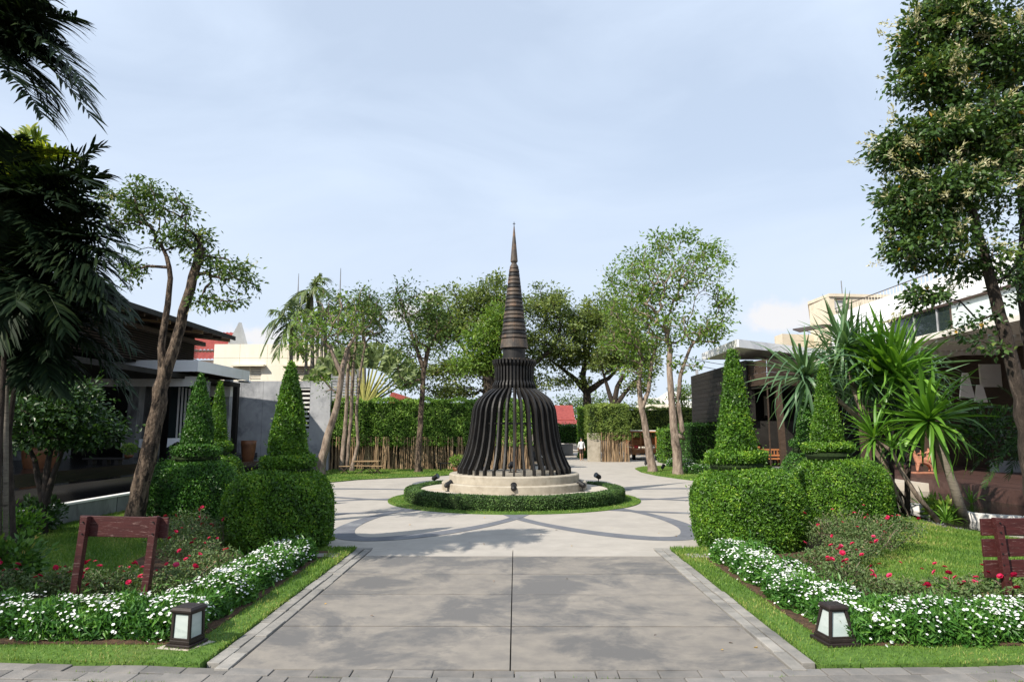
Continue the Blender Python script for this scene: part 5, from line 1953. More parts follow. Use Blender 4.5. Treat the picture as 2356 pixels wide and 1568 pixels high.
# corner bamboo beside the road
b2y = 46.5
b2a, b2b = xat(1384, b2y, 2), xat(1447, b2y, 2)
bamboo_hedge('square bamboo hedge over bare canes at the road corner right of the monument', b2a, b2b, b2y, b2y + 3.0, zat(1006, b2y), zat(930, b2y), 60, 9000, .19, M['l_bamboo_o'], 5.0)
cw = thing('corner_wall', 'pale plastered wall end under the bamboo at the road corner', 'wall', (b2a - .9, b2y + .6, 0))
MB().box(b2a - .9, b2a - .03, b2y + .5, b2y + .75, 0, zat(1006, b2y) + .3).build('wall', M['steps'], cw)
tag(box_hedge('hedge', (b2a - .85, b2a - .02, b2y + .4, b2y + 2.5, zat(1010, b2y), zat(930, b2y)), 3000, .17, .05, M['l_bamboo_o'], None, .2, .06), 'narrow olive end of the bamboo beside the corner wall', 'hedge')
h3a, h3b = xat(1334, 52, 2), xat(1359, 52, 2)
tag(box_hedge('hedge', (h3a, h3b, 52, 54, 0, zat(937, 52)), 6000, .14, .07, M['l_topiary'], None, .12, .06), 'tall narrow clipped hedge column beside the walking person', 'hedge')
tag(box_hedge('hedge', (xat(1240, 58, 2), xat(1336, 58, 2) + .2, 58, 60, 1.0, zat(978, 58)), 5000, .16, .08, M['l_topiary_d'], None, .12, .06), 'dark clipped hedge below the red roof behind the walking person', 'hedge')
MB_ = MB().box(xat(1240, 57.5, 1), xat(1318, 57.5, 1), 57.3, 57.6, -.02, .95)
tag(MB_.build('retaining_wall', M['concrete_d']), 'low grey retaining wall under the dark hedge behind the road', 'wall')
b4y = 57.0
bamboo_hedge('far olive bamboo hedge behind the wooden tram', xat(1440, b4y, 2), xat(1600, b4y, 2), b4y, b4y + 1.5, zat(1010, b4y), zat(938, b4y), 30, 9000, .2, M['l_bamboo_o'], 7.0)
h5y = 40.0
tag(box_hedge('hedge', (xat(1586, h5y, 2), xat(1665, h5y, 2), h5y, h5y + 6, 0, zat(975, h5y)), 10000, .10, .055, M['l_topiary_d'], None, .12, .05), 'tall dark clipped hedge under the black timber wall', 'hedge')
tag(box_hedge('hedge', (xat(1528, 44, 2), xat(1584, 44, 2), 44, 46.5, 0, zat(988, 44)), 6000, .11, .06, M['l_topiary'], None, .12, .05), 'dark clipped hedge block behind the two trunks on the right lawn', 'hedge')
tag(box_hedge('hedge', (xat(1612, 33.6, 1), xat(1680, 33.6, 1) + .8, 33.6, 34.6, 0, .62), 4500, .09, .05, M['l_topiary'], None, .12, .03), 'low yellow-green box hedge below the tall dark hedge', 'hedge')
fh = [tuple(G(x, y)[:2]) for x, y in ((1535, 1075), (1655, 1092))]
flower_hedge('far strip of white flowers along the right lawn behind the tree trunks', [(fh[0][0], fh[0][0] + 1.9, fh[0][1] - .3, fh[0][1] + .5, .03, .42), (fh[1][0] - 1.6, fh[1][0] + 1.2, fh[1][1] - .2, fh[1][1] + .7, .03, .45)], 7000, 700, 2.0)

# garden table with folding legs and two stools on the back lawn
gt = G(843, 1089, .035)
t = thing('garden_table', 'small folding wooden garden table on the back lawn', 'table', tuple(gt))
hw_, hh = .63, .62
for i in range(5):
    MB().box(gt.x - hw_, gt.x + hw_, gt.y - .35 + i * .142, gt.y - .35 + i * .142 + .13, .035 + hh - .035, .035 + hh).build('plank', M['tablewood'], t)
for s in (-1, 1):
    a = .42
    for q in (-1, 1):
        MB().bar((gt.x - q * a, gt.y + s * .28 + q * .02, .035), (gt.x + q * a, gt.y + s * .28 + q * .02, hh), .05, .03).build('leg', M['brownwood'], t)
MB().bar((gt.x - .5, gt.y - .4, .44), (gt.x + .66, gt.y - .4, .42), .10, .04).build('seat_rail', M['tablewood'], t)
for (px, py, lab) in ((793, 1090, 'small folding stool left of the garden table'), (868, 1090, 'small folding stool right of the garden table')):
    g = G(px, py, .035)
    s_ = thing('stool', lab, 'stool', tuple(g))
    for i in range(4):
        MB().box(g.x - .27, g.x + .27, g.y - .18 + i * .09, g.y - .18 + i * .09 + .08, .40, .43).build('slat', M['tablewood'], s_)
    for s in (-1, 1):
        for q in (-1, 1):
            MB().bar((g.x - q * .2, g.y + s * .15 + q * .015, .035), (g.x + q * .2, g.y + s * .15 + q * .015, .40), .04, .025).build('leg', M['brownwood'], s_)
g = G(1045, 1083, .035)
t = thing('bench', 'black backless bench on the back lawn left of the monument', 'bench', tuple(g))
for i in range(3):
    MB().box(g.x - .85, g.x + .85, g.y - .18 + i * .125, g.y - .18 + i * .125 + .11, .43, .47).build('slat', M['black'], t)
for s in (-.7, .7):
    MB().box(g.x + s - .03, g.x + s + .03, g.y - .17, g.y + .17, .035, .43).build('leg', M['black'], t)

# ------------------------------------------------------------------ right side buildings
rbld = thing('pavilion_building', 'black timber pavilion with sloping white canopy behind the right topiaries', 'building', (12, 36, 0))
# black timber wall, boarded
wx = 11.6
yA, yB = 34.4, 45.2
zb, zt_ = zat(972, 44.5), zat(865, 45.0)
nb_ = 12
for i in range(nb_):
    z = zb + (zt_ - zb) * i / nb_
    MB().box(wx, wx + .06 + .012 * (i % 2), yA, yB, z + .006, z + (zt_ - zb) / nb_ - .006).build('plank', M['darkwood'], rbld)
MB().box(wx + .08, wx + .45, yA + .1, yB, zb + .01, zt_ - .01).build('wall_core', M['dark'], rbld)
for i in range(10):
    z = zb + (zt_ - zb) * i / 10
    MB().box(wx + .07, wx + 4, yB + .003, yB + .06, z + .006, z + (zt_ - zb) / 10 - .006).build('plank', M['darkwood'], rbld)
MB().box(wx + .2, wx + 3, yA + .4, yB - .3, 0, zb).build('plinth_wall', M['dark'], rbld)
# roof lamp on the wall
lp = AT(1583, 858, 44.0)
MB().bar((wx + .1, 44, zt_), (wx + .1, 44, zt_ + .35), .16, .12).build('roof_lamp', M['concrete'], rbld)
# white canopy
A_ = AT(1697, 781, 33.0)
zc = A_.z
can = [(A_.x, 33.0), (A_.x + 5.0, 36.6), (A_.x + 12, 41.5), (A_.x + 12, 47), (A_.x, 39.3)]
MB().prism(can, zc - .06, zc).build('canopy_roof', M['white'], rbld)


def fascia(a, b, z0, z1, th, mat, parent, name='fascia_board'):
    a, b = Vector((a[0], a[1], 0)), Vector((b[0], b[1], 0))
    n = Vector(((b - a).y, -(b - a).x, 0)).normalized() * th
    p = [a, b, b + n, a + n]
    return MB().hexa([(q.x, q.y, z0) for q in p] + [(q.x, q.y, z1) for q in p]).build(name, mat, parent)


fascia(can[0], can[1], zc - .38, zc + .02, .05, M['white'], rbld)
fascia(can[1], can[2], zc - .38, zc + .02, .05, M['white'], rbld)
fascia(can[4], can[0], zc - .38, zc + .02, .05, M['white'], rbld)
# soffit boards
ns = 18
for i in range(ns):
    t0, t1 = (i + .06) / ns, (i + .94) / ns
    y0_, y1_ = 33.15 + 6.0 * t0, 33.15 + 6.0 * t1
    xl = A_.x + .05
    xr = A_.x + .02 + max(0.3, (y0_ - 33.0) / (3.6 / 5.0)) if y0_ < 36.6 else A_.x + 5 + (y0_ - 36.6) * 1.4
    MB().box(xl, xr, y0_, y1_, zc - .36, zc - .33).build('soffit_board', M['white_warm'], rbld)
# brown boarded band with a folded corner
K_ = AT(1765, 866, 32.9)
bz0, bz1 = zat(885, 32.9), zat(838, 32.9) + .25
Lp = (wx + .10, 35.0)
Rp = (K_.x + 4.6, 35.4)
for i in range(4):
    a0 = bz0 + (bz1 - bz0) * i / 4 + .006
    a1 = bz0 + (bz1 - bz0) * (i + 1) / 4 - .006
    fascia(Lp, (K_.x - .01, 32.9), a0, a1, .06, M['brownwood'], rbld, 'plank')
    fascia((K_.x + .01, 32.9), Rp, a0, a1, .06, M['brownwood'], rbld, 'plank')
    fascia(Rp, (20.5, 35.4), a0, a1, .06, M['brownwood'], rbld, 'plank')
MB().prism([Lp, (K_.x, 33.0), Rp, (20.5, 35.5), (20.5, 42), (wx + .5, 42)], bz0 - .12, bz0 - .01).build('ceiling', M['dark'], rbld)
MB().bar((K_.x, 32.95, .35), (K_.x - .0, 32.95, bz0 - .05), .05).build('mullion', M['brownwood'], rbld)
# white post of the canopy beside the fan of leaves
q = AT(1905, 880, 34.0)
MB().box(xat(1893, 34.2, 5), xat(1915, 34.2, 5), 34.2, 34.5, bz0 - .3, zc - .37).build('post', M['white_rough'], rbld)
# interior
MB().prism([(wx + .5, 33.6), (21.5, 33.6), (21.5, 42), (wx + .5, 42)], -.02, .36).build('floor', M['concrete_d'], rbld)
MB().box(wx + .5, 32, 42.003, 42.3, 0, 5.4).build('back_wall', M['dark'], rbld)
MB().box(wx + .46, wx + .6, 35, 42, .36, bz0 - .13).build('side_wall', M['dark'], rbld)
pz_ = AT(1755, 965, 41.9)
f = MB().box(xat(1756, 41.9, 3), xat(1772, 41.9, 3), 41.93, 41.99, zat(960, 41.9), zat(905, 41.9)).build('wall_picture', M['brownwood'], rbld)
MB().box(xat(1758, 41.9, 3), xat(1770, 41.9, 3), 41.90, 41.925, zat(955, 41.9), zat(910, 41.9)).build('print', M['cream_old'], f)
# leaning brown post
a = G(1806, 1092, .0)
yp = 33.2
MB().hexa([(xat(1800, yp, .4), yp, .0), (xat(1812, yp, .4), yp, .0), (xat(1812, yp, .4), yp + .25, .0), (xat(1800, yp, .4), yp + .25, .0),
           (xat(1785, yp, 4), yp, bz0), (xat(1797, yp, 4), yp, bz0), (xat(1797, yp, 4), yp + .25, bz0), (xat(1785, yp, 4), yp + .25, bz0)]).build('post', M['brownwood'], rbld)
for px in (1992, 2135, 2160):
    x = xat(px, 27.5, 2)
    MB().box(x - .15, x + .15, 27.5, 27.8, .50, 4.5).build('post', M['brownwood'], rbld)
# dark rear part behind the deck
MB().box(20.6, 20.9, 14, 35.2, .5, 6.2).build('side_wall', M['brownwood'], rbld)
for (px, pa, pb, w0, w1, lab) in ((2225, 858, 915, .10, .28, 0), (2256, 885, 925, .10, .24, 0), (2347, 850, 880, .3, .35, 0)):
    x = xat(px, 26.0, 3)
    MB().hexa([(x - w1, 26, zat(pb, 26)), (x + w1, 26, zat(pb, 26)), (x + w1, 26.08, zat(pb, 26)), (x - w1, 26.08, zat(pb, 26)), (x - w0, 26, zat(pa, 26)), (x + w0, 26, zat(pa, 26)), (x + w0, 26.08, zat(pa, 26)), (x - w0, 26.08, zat(pa, 26))]).build('white_panel', M['white_warm'], rbld)
MB().box(xat(2255, 29, 4), 22, 29, 29.1, zat(890, 29), zat(838, 29)).build('white_panel', M['white_warm'], rbld)

# deck beside the pond
DX, DZ = 14.15, .50
dk = thing('deck', 'dark red timber deck beside the pond on the right', 'deck', (DX, 24, 0))
nd = 34
for i in range(nd):
    x = DX + .2 * i
    MB().box(x + .006, x + .194, 13.5, 33.5, DZ - .04, DZ + R.uniform(-.003, .003)).build('plank', M['deck'], dk)
MB().box(DX - .05, DX - .002, 13.5, 26.8, .0, DZ - .01).build('edge_board', M['deck'], dk)
MB().box(DX + .1, 20.5, 13.6, 33.4, -.05, DZ - .05).build('frame', M['dark'], dk)
cs = [tuple(G(x, y, .35)[:2]) for x, y in ((1990, 1108), (2143, 1112), (2140, 1098), (1985, 1092))]
slabpoly('stepping_platform', cs, -.05, .36, M['pad'])
# cement rim of the pond
rim = thing('pond_rim', 'low pale cement kerb curving round the pond beside the leaning stems', 'kerb', (9.6, 16, 0))
rp = [G(2085, 1181), G(2130, 1184), G(2165, 1189), G(2225, 1206), G(2290, 1212), G(2356, 1216), G(2500, 1226)]
for i in range(len(rp) - 1):
    a, b = rp[i], rp[i + 1]
    n = Vector((-(b - a).y, (b - a).x, 0)).normalized() * .22
    MB().hexa([(a.x, a.y, -.05), (b.x, b.y, -.05), (b.x + n.x, b.y + n.y, -.05), (a.x + n.x, a.y + n.y, -.05), (a.x, a.y, .26), (b.x, b.y, .26), (b.x + n.x, b.y + n.y, .265), (a.x + n.x, a.y + n.y, .265)]).build('kerb_segment', M['white_rough'], rim)
tag(MB().box(xat(2292, 27.5, .9), xat(2292, 27.5, .9) + 2.6, 27.5, 28.0, DZ + .004, zat(1060, 27.5)).build('planter_box', M['concrete']), 'pale marbled planter box on the deck at the right edge', 'planter')

# upper white block with ribbon window
ub = thing('villa_building', 'long white upper storey with ribbon window and roof railing at the right', 'building', (21, 30, 0))
UX = 21.2
zp, zw1, zw0 = zat(722, 44.4), 8.22, 7.05
ye0, ye1 = 14.0, 45.5
MB().box(UX, UX + 9, ye0, ye1, zw1 + .12, 9.05).build('parapet_wall', M['white'], ub)
MB().box(UX + .02, UX + 9, ye0, ye1, 9.065, zp + .0).build('parapet_wall', M['white'], ub)
MB().box(UX, UX + 9, 38.6, ye1, 5.0, zw1 + .117).build('end_wall', M['white'], ub)
MB().box(UX - .03, UX + .3, ye0, 38.55, zw1, zw1 + .115).build('window_head', M['brownwood'], ub)
MB().box(UX, UX + 9, ye0, 38.55, 5.7, zw0 - .05).build('sill_wall', M['white'], ub)
ys_ = [38.5, 36.2, 34.2, 33.1, 30, 27, 24, 20, 16]
for i in range(len(ys_) - 1):
    MB().box(UX + .14, UX + .16, ys_[i + 1] + .03, ys_[i] - .03, zw0, zw1).build('pane', M['glass'] if ys_[i] > 33.5 else M['curtain'], ub)
    MB().box(UX + .08, UX + .2, ys_[i + 1] - .03, ys_[i + 1] + .025, zw0, zw1).build('mullion', M['brownwood'] if i in (2, 5) else M['concrete'], ub)
MB().box(UX + .6, UX + 8, ye0, 38.4, zw0, zw1).build('dark_room', M['dark'], ub)
rl = MB()
MB().box(UX + .32, UX + .36, ye0, ye1, zp + .50, zp + .54).build('rail', M['brownwood'], ub)
for i in range(90):
    y = ye1 - i * .34
    MB().box(UX + .33, UX + .35, y - .012, y + .012, zp, zp + .50).build('baluster', M['cream_old'], ub)
# slatted canopy under the window, tilted
s0, s1 = Vector((14.9, 0, 5.46)), Vector((20.9, 0, 5.56))
nsl = 26
for i in range(nsl):
    t0, t1 = i / nsl, (i + .72) / nsl
    pa, pb = s0.lerp(s1, t0), s0.lerp(s1, t1)
    MB().hexa([(pa.x, 13, pa.z), (pb.x, 13, pb.z), (pb.x, 35.5, pb.z), (pa.x, 35.5, pa.z), (pa.x, 13, pa.z + .13), (pb.x, 13, pb.z + .13), (pb.x, 35.5, pb.z + .13), (pa.x, 35.5, pa.z + .13)]).build('canopy_slat', M['white_warm'], ub)
for y in (14, 19, 24, 29, 34):
    MB().hexa([(s0.x, y, s0.z - .22), (s0.x, y + .12, s0.z - .22), (s1.x, y + .12, s1.z - .22), (s1.x, y, s1.z - .22), (s0.x, y, s0.z - .004), (s0.x, y + .12, s0.z - .004), (s1.x, y + .12, s1.z - .004), (s1.x, y, s1.z - .004)]).build('canopy_beam', M['white_warm'], ub)
MB().box(s0.x - .10, s0.x - .003, 13, 35.5, s0.z - .1, s0.z + .06).build('fascia_board', M['white_warm'], ub)

# old cream tower behind
cy_ = 62.0
ct = thing('tower_building', 'old cream concrete building with a small window rising behind the white block', 'building', (28, cy_, 0))
x0, xm, x1 = xat(1863, cy_, 12), xat(1908, cy_, 12), xat(2090, cy_, 12)
z0, z1 = 0, zat(683, cy_)
x0 = xat(1863, cy_ + 4, 12)
xk = xat(1868, cy_ + 14, 12)
MB().prism([(x0, cy_ + 4), (xm, cy_), (x1 + 4, cy_ + 1.2), (x1 + 4, cy_ + 14), (xk, cy_ + 14)], z0, z1).build('wall', M['cream_old'], ct)
MB().prism([(x0 - .12, cy_ + 4), (xm, cy_ - .14), (x1 + 4.1, cy_ + 1.06), (x1 + 4.1, cy_ + 14.1), (xk - .12, cy_ + 14.1)], z1 + .003, z1 + .28).build('parapet_cap', M['cream_old'], ct)
w = MB().box(xat(1921, cy_, 12), xat(1945, cy_, 12), cy_ - .14, cy_ - .02 + .3, zat(716, cy_), zat(692, cy_)).build('window', M['concrete'], ct)
MB().box(xat(1919, cy_, 12), xat(1948, cy_, 12), cy_ - .42, cy_ - .1, zat(691, cy_), zat(689, cy_)).build('sunshade', M['brownwood'], ct)
for i in range(8):
    z = zat(716, cy_) + .1 + i * .105
    MB().box(xat(1923, cy_, 12), xat(1943, cy_, 12), cy_ - .17, cy_ - .143, z, z + .07).build('louvre', M['white_rough'], w)
MB().prism([(xat(1782, 66.5, 10), 66.5), (xat(1800, 64.5, 10), 64.5), (xat(1880, 65.5, 10), 65.5), (xat(1885, 72, 10), 72), (xat(1786, 72, 10), 72)], 0, zat(766, 64)).build('lower_wing', M['cream_old'], ct)
MB().hexa([(xat(1840, 60, 10), 60, zat(765, 60)), (xat(1905, 60, 10), 58, zat(757, 60)), (xat(1905, 60, 10), 61, zat(745, 60)), (xat(1845, 60, 10), 62, zat(752, 60)),
           (xat(1840, 60, 10), 60, zat(762, 60)), (xat(1905, 60, 10), 58, zat(754, 60)), (xat(1905, 60, 10), 61, zat(742, 60)), (xat(1845, 60, 10), 62, zat(749, 60))]).build('side_roof', M['brownwood'], ct)
MB().bar((xat(1963, cy_, 13), cy_ + 2, z1), (xat(1962, cy_, 13), cy_ + 2, zat(636, cy_)), .07).build('aerial', M['concrete_d'], ct)

# far buildings between the trees
fb = thing('red_roof_house', 'low house with red sheet roof behind the road, right of the bell', 'house', (6, 70, 0))
fy = 70.0
MB().box(xat(1262, fy, 3), xat(1338, fy, 3), fy, fy + 6, 0, zat(966, fy)).build('wall', M['white_rough'], fb)
for (ya_, yb_, y0_, y1_, xl_, xr_) in ((966, 931, fy - .6, fy + 2.5, 1262, 1322), (975, 966, fy - 1.6, fy - .4, 1262, 1338)):
    mb = MB()
    n = 40
    xa_, xb_ = xat(xl_, fy, 4), xat(xr_, fy, 4)
    for i in range(n):
        q0, q1 = xa_ + (xb_ - xa_) * i / n, xa_ + (xb_ - xa_) * (i + .8) / n
        e = .05
        mb.hexa([(q0, y0_, zat(ya_, fy)), (q1, y0_, zat(ya_, fy)), (q1, y1_, zat(yb_, fy)), (q0, y1_, zat(yb_, fy)), (q0, y0_, zat(ya_, fy) + e), (q1, y0_, zat(ya_, fy) + e), (q1, y1_, zat(yb_, fy) + e), (q0, y1_, zat(yb_, fy) + e)])
    mb.hexa([(xa_, y0_ + .02, zat(ya_, fy) - .06), (xb_, y0_ + .02, zat(ya_, fy) - .06), (xb_, y1_ + .02, zat(yb_, fy) - .06), (xa_, y1_ + .02, zat(yb_, fy) - .06),
             (xa_, y0_ + .02, zat(ya_, fy) - .003), (xb_, y0_ + .02, zat(ya_, fy) - .003), (xb_, y1_ + .02, zat(yb_, fy) - .003), (xa_, y1_ + .02, zat(yb_, fy) - .003)])
    mb.build('roof', M['redroof'], fb)
MB().box(xat(1280, fy, 3), xat(1336, fy, 3), fy - 1.7, fy - 1.62, zat(985, fy), zat(976, fy)).build('fascia_board', M['white_rough'], fb)
f2 = thing('red_roof_house', 'reddish roof peeping over the bamboo hedge beside the fan palm', 'house', (-9, 60, 0))
MB().hexa([(xat(890, 60, 4), 60, zat(935, 60)), (xat(990, 60, 4), 60, zat(935, 60)), (xat(990, 60, 4), 66, zat(935, 60)), (xat(890, 60, 4), 66, zat(935, 60)),
           (xat(898, 60, 4), 60, zat(902, 60)), (xat(905, 60, 4), 60, zat(902, 60)), (xat(905, 60, 4), 66, zat(902, 60)), (xat(898, 60, 4), 66, zat(902, 60))]).build('roof', M['redroof'], f2)
MB().box(xat(892, 60, 4), xat(988, 60, 4), 60.1, 65, 0, zat(935, 60) - .01).build('wall', M['white_rough'], f2)
f3 = thing('shed', 'low white roofed shed between the trunks on the far right of the road', 'shed', (18, 66, 0))
MB().box(xat(1480, 66, 4), xat(1600, 66, 4), 66, 70, 0, zat(930, 66)).build('wall', M['cream'], f3)
MB().hexa([(xat(1545, 65, 4), 64.5, zat(938, 65)), (xat(1610, 65, 4), 64.5, zat(938, 65)), (xat(1610, 65, 4), 69, zat(918, 65)), (xat(1545, 65, 4), 69, zat(918, 65)),
           (xat(1545, 65, 4), 64.5, zat(936, 65)), (xat(1610, 65, 4), 64.5, zat(936, 65)), (xat(1610, 65, 4), 69, zat(916, 65)), (xat(1545, 65, 4), 69, zat(916, 65))]).build('roof', M['white_rough'], f3)
f4 = thing('apartment_building', 'distant white building between the two tree trunks', 'building', (26, 110, 0))
MB().box(xat(1490, 110, 8), xat(1570, 110, 8), 110, 120, 0, zat(915, 110)).build('wall', M['white_rough'], f4)
MB().hexa([(xat(1535, 110, 8), 109, zat(915, 110)), (xat(1600, 110, 8), 109, zat(915, 110)), (xat(1600, 110, 8), 121, zat(915, 110)), (xat(1535, 110, 8), 121, zat(915, 110)),
           (xat(1555, 110, 8), 113, zat(897, 110)), (xat(1580, 110, 8), 113, zat(897, 110)), (xat(1580, 110, 8), 117, zat(897, 110)), (xat(1555, 110, 8), 117, zat(897, 110))]).build('roof', M['white_rough'], f4)
for i in range(5):
    xx = xat(1495 + i * 14, 110, 8)
    MB().box(xx, xx + .5, 109.9, 109.98, zat(926, 110), zat(920, 110)).build('window', M['glass'], f4)
# thin lightning rods on the left
for (px, ya, yb, Y, lab) in ((683, 790, 628, 56, 'thin grey mast above the cream building beside the palm'), (780, 720, 616, 58, 'thin grey mast rising above the bare-branched trees')):
    mz = MB().tube([(xat(px, Y, 10), Y, 0), (xat(px, Y, 12), Y, zat(yb + 40, Y)), (xat(px, Y, 12), Y, zat(yb, Y))], [.07, .05, .02], 6)
    tag(mz.build('mast', M['concrete_d']), lab, 'mast')
# overhead cables between the trees on the right
cabl = MB()
for dz in (0, .5):
    pts = []
    for i in range(11):
        t = i / 10
        a, b = Vector((14, 60, 8.2 + dz)), Vector((24, 58, 7.0 + dz))
        p = a.lerp(b, t)
        pts.append(p - Vector((0, 0, .5 * math.sin(PI * t))))
    cabl.tube(pts, .025, 4)
tag(cabl.build('overhead_cable', M['black']), 'thin black overhead cables crossing behind the right lawn trees', 'cable')

# ------------------------------------------------------------------ vehicles
# wooden tram
ty = 49.5
tx0, tx1 = xat(1437, ty, 1), xat(1525, ty, 1)
tr = thing('wooden_tram', 'orange wooden tram car with open sides parked by the bamboo hedge', 'tram', (tx0, ty, 0))
tz = zat(991, ty)
fl, rl_ = .62, tz
wx0, wx1 = tx0 + .55, tx1 - .15
ln = 3.6
MB().box(wx0, wx1, ty, ty + ln, fl - .12, fl).build('chassis', M['brownwood'], tr)
for i in range(5):
    z = fl + .006 + i * .095
    MB().box(wx0 - .03, wx0, ty - .02, ty + ln, z - .25, z - .25 + .088).build('plank', M['teak'], tr)
    MB().box(wx0 - .03, wx1 + .03, ty - .055, ty - .022, z - .25, z - .25 + .088).build('plank', M['teak'], tr)
for i in range(4):
    z = fl + .32 + i * .13
    MB().box(wx0 - .02, wx0 + .02, ty + .05, ty + ln, z, z + .05).build('side_rail', M['teak'], tr)
    MB().box(wx0, wx0 + .62, ty - .04, ty - .01, z, z + .05).build('side_rail', M['teak'], tr)
for (px, py) in ((wx0, ty), (wx0 + .62, ty), (wx1 - .35, ty), (wx1, ty), (wx0, ty + ln / 2), (wx0, ty + ln), (wx1, ty + ln / 2), (wx1, ty + ln)):
    MB().box(px - .045, px + .045, py - .02, py + .07, fl, rl_ - .10).build('post', M['teak'], tr)
MB().box(wx0 - .22, wx1 + .22, ty - .25, ty + ln + .25, rl_ - .10, rl_ - .02).build('roof', M['teak'], tr, bevel=.02)
MB().box(wx0 - .1, wx1 + .1, ty - .1, ty + ln + .1, rl_ - .018, rl_ + .05).build('roof_top', M['white_rough'], tr, bevel=.02)
for i in range(3):
    y = ty + .6 + i * 1.05
    MB().box(wx0 + .1, wx1 - .1, y, y + .42, fl + .32, fl + .38).build('seat', M['teak'], tr)
    MB().box(wx0 + .1, wx1 - .1, y + .40, y + .45, fl + .42, fl + .92).build('backrest', M['teak'], tr)
for (px, py) in ((wx0 + .18, ty + .55), (wx1 - .18, ty + .55), (wx0 + .18, ty + ln - .55), (wx1 - .18, ty + ln - .55)):
    o = MB().tube([(px - .09, py, .27), (px + .09, py, .27)], .27, 18).build('wheel', M['rubber'], tr)
MB().box(wx0 + .12, wx0 + .42, ty - .08, ty - .058, fl + .22, fl + .40).build('tail_lamp', M['redlamp'], tr, bevel=.01)
MB().box(wx0 + .5, wx1 - .3, ty - .075, ty - .058, fl - .24, fl - .13).build('bumper', M['brownwood'], tr)

# black motor scooter
sy = 47.0
sx = xat(1537, sy, .6)
sc = thing('motor_scooter', 'black motor scooter with white number plate parked behind the trunk on the lawn', 'scooter', (sx, sy, 0))
for y in (sy, sy + 1.2):
    mb = MB()
    mb.lathe([(.17, -.05), (.25, -.055), (.27, 0), (.25, .055), (.17, .05), (.17, -.05)], (0, 0, 0), 20)
    mb.v = [(sx + z, y + a, .27 + b) for a, b, z in mb.v]
    mb.build('wheel', M['rubber'], sc)
MB().hexa([(sx - .14, sy - .1, .42), (sx + .14, sy - .1, .42), (sx + .16, sy + .7, .32), (sx - .16, sy + .7, .32), (sx - .12, sy - .15, .72), (sx + .12, sy - .15, .72), (sx + .14, sy + .65, .68), (sx - .14, sy + .65, .68)]).build('body', M['black'], sc, bevel=.04)
MB().hexa([(sx - .13, sy - .12, .73), (sx + .13, sy - .12, .73), (sx + .13, sy + .6, .70), (sx - .13, sy + .6, .70), (sx - .10, sy - .1, .82), (sx + .10, sy - .1, .82), (sx + .10, sy + .55, .78), (sx - .10, sy + .55, .78)]).build('seat', M['rubber'], sc, bevel=.03)
MB().box(sx - .15, sx + .15, sy + .7, sy + 1.05, .24, .30).build('footboard', M['black'], sc)
MB().hexa([(sx - .17, sy + 1.0, .28), (sx + .17, sy + 1.0, .28), (sx + .17, sy + 1.06, .28), (sx - .17, sy + 1.06, .28), (sx - .12, sy + .92, .95), (sx + .12, sy + .92, .95), (sx + .12, sy + 1.0, .95), (sx - .12, sy + 1.0, .95)]).build('front_shield', M['black'], sc, bevel=.02)
MB().tube([(sx - .34, sy + .86, 1.04), (sx - .15, sy + .94, 1.0), (sx + .15, sy + .94, 1.0), (sx + .34, sy + .86, 1.04)], .022, 8).build('handlebar', M['black'], sc)
for s in (-1, 1):
    MB().tube([(sx + s * .25, sy + .9, 1.02), (sx + s * .3, sy + .9, 1.2)], .01, 6).tube([(sx + s * .3, sy + .885, 1.22), (sx + s * .3, sy + .9, 1.22)], .055, 12).build('mirror', M['black'], sc)
MB().tube([(sx, sy + 1.2, .27), (sx, sy + .98, .95)], .03, 8).build('fork', M['black'], sc)
MB().box(sx - .12, sx + .12, sy - .20, sy - .18, .40, .56).build('number_plate', M['plate'], sc)
MB().box(sx - .10, sx + .10, sy - .175, sy - .15, .60, .68).build('tail_lamp', M['redlamp'], sc)

# golf cart behind the monument
gcy = 41.5
gcx = xat(1228, gcy, 1)
gc = thing('golf_cart', 'dark golf cart with white roof posts seen through the ribs of the monument', 'cart', (gcx, gcy, 0))
MB().box(gcx - .62, gcx + .62, gcy, gcy + 2.2, .28, .46).build('chassis', M['black'], gc, bevel=.03)
MB().hexa([(gcx - .6, gcy + .02, .46), (gcx + .6, gcy + .02, .46), (gcx + .6, gcy + .6, .46), (gcx - .6, gcy + .6, .46), (gcx - .52, gcy + .14, .80), (gcx + .52, gcy + .14, .80), (gcx + .55, gcy + .5, .84), (gcx - .55, gcy + .5, .84)]).build('front_cowl', M['black'], gc, bevel=.04)
MB().box(gcx - .58, gcx + .58, gcy + 1.1, gcy + 1.6, .46, .78).build('seat', M['rubber'], gc, bevel=.04)
MB().box(gcx - .58, gcx + .58, gcy + 1.58, gcy + 1.68, .79, 1.25).build('backrest', M['rubber'], gc, bevel=.04)
for s in (-1, 1):
    MB().bar((gcx + s * .55, gcy + .2, .84), (gcx + s * .5, gcy + .55, 1.88), .09).build('roof_post', M['white'], gc)
    MB().bar((gcx + s * .55, gcy + 2.0, .46), (gcx + s * .5, gcy + 1.9, 1.88), .07).build('roof_post', M['white'], gc)
    for y in (gcy + .35, gcy + 1.8):
        MB().tube([(gcx + s * .6 - .09, y, .23), (gcx + s * .6 + .09, y, .23)], .23, 16).build('wheel', M['rubber'], gc)
    MB().box(gcx + s * .42 - .1, gcx + s * .42 + .1, gcy - .0, gcy + .03, .50, .62).build('headlight', M['plate'], gc)
MB().box(gcx - .62, gcx + .62, gcy + .3, gcy + 2.1, 1.885, 1.95).build('roof', M['dark'], gc, bevel=.02)
MB().tube([(gcx - .28, gcy + .75, .95), (gcx - .28, gcy + .5, .8)], .02, 6).build('steering_column', M['black'], gc)

# ------------------------------------------------------------------ people
# walking person on the road
pf = G(1338, 1059)


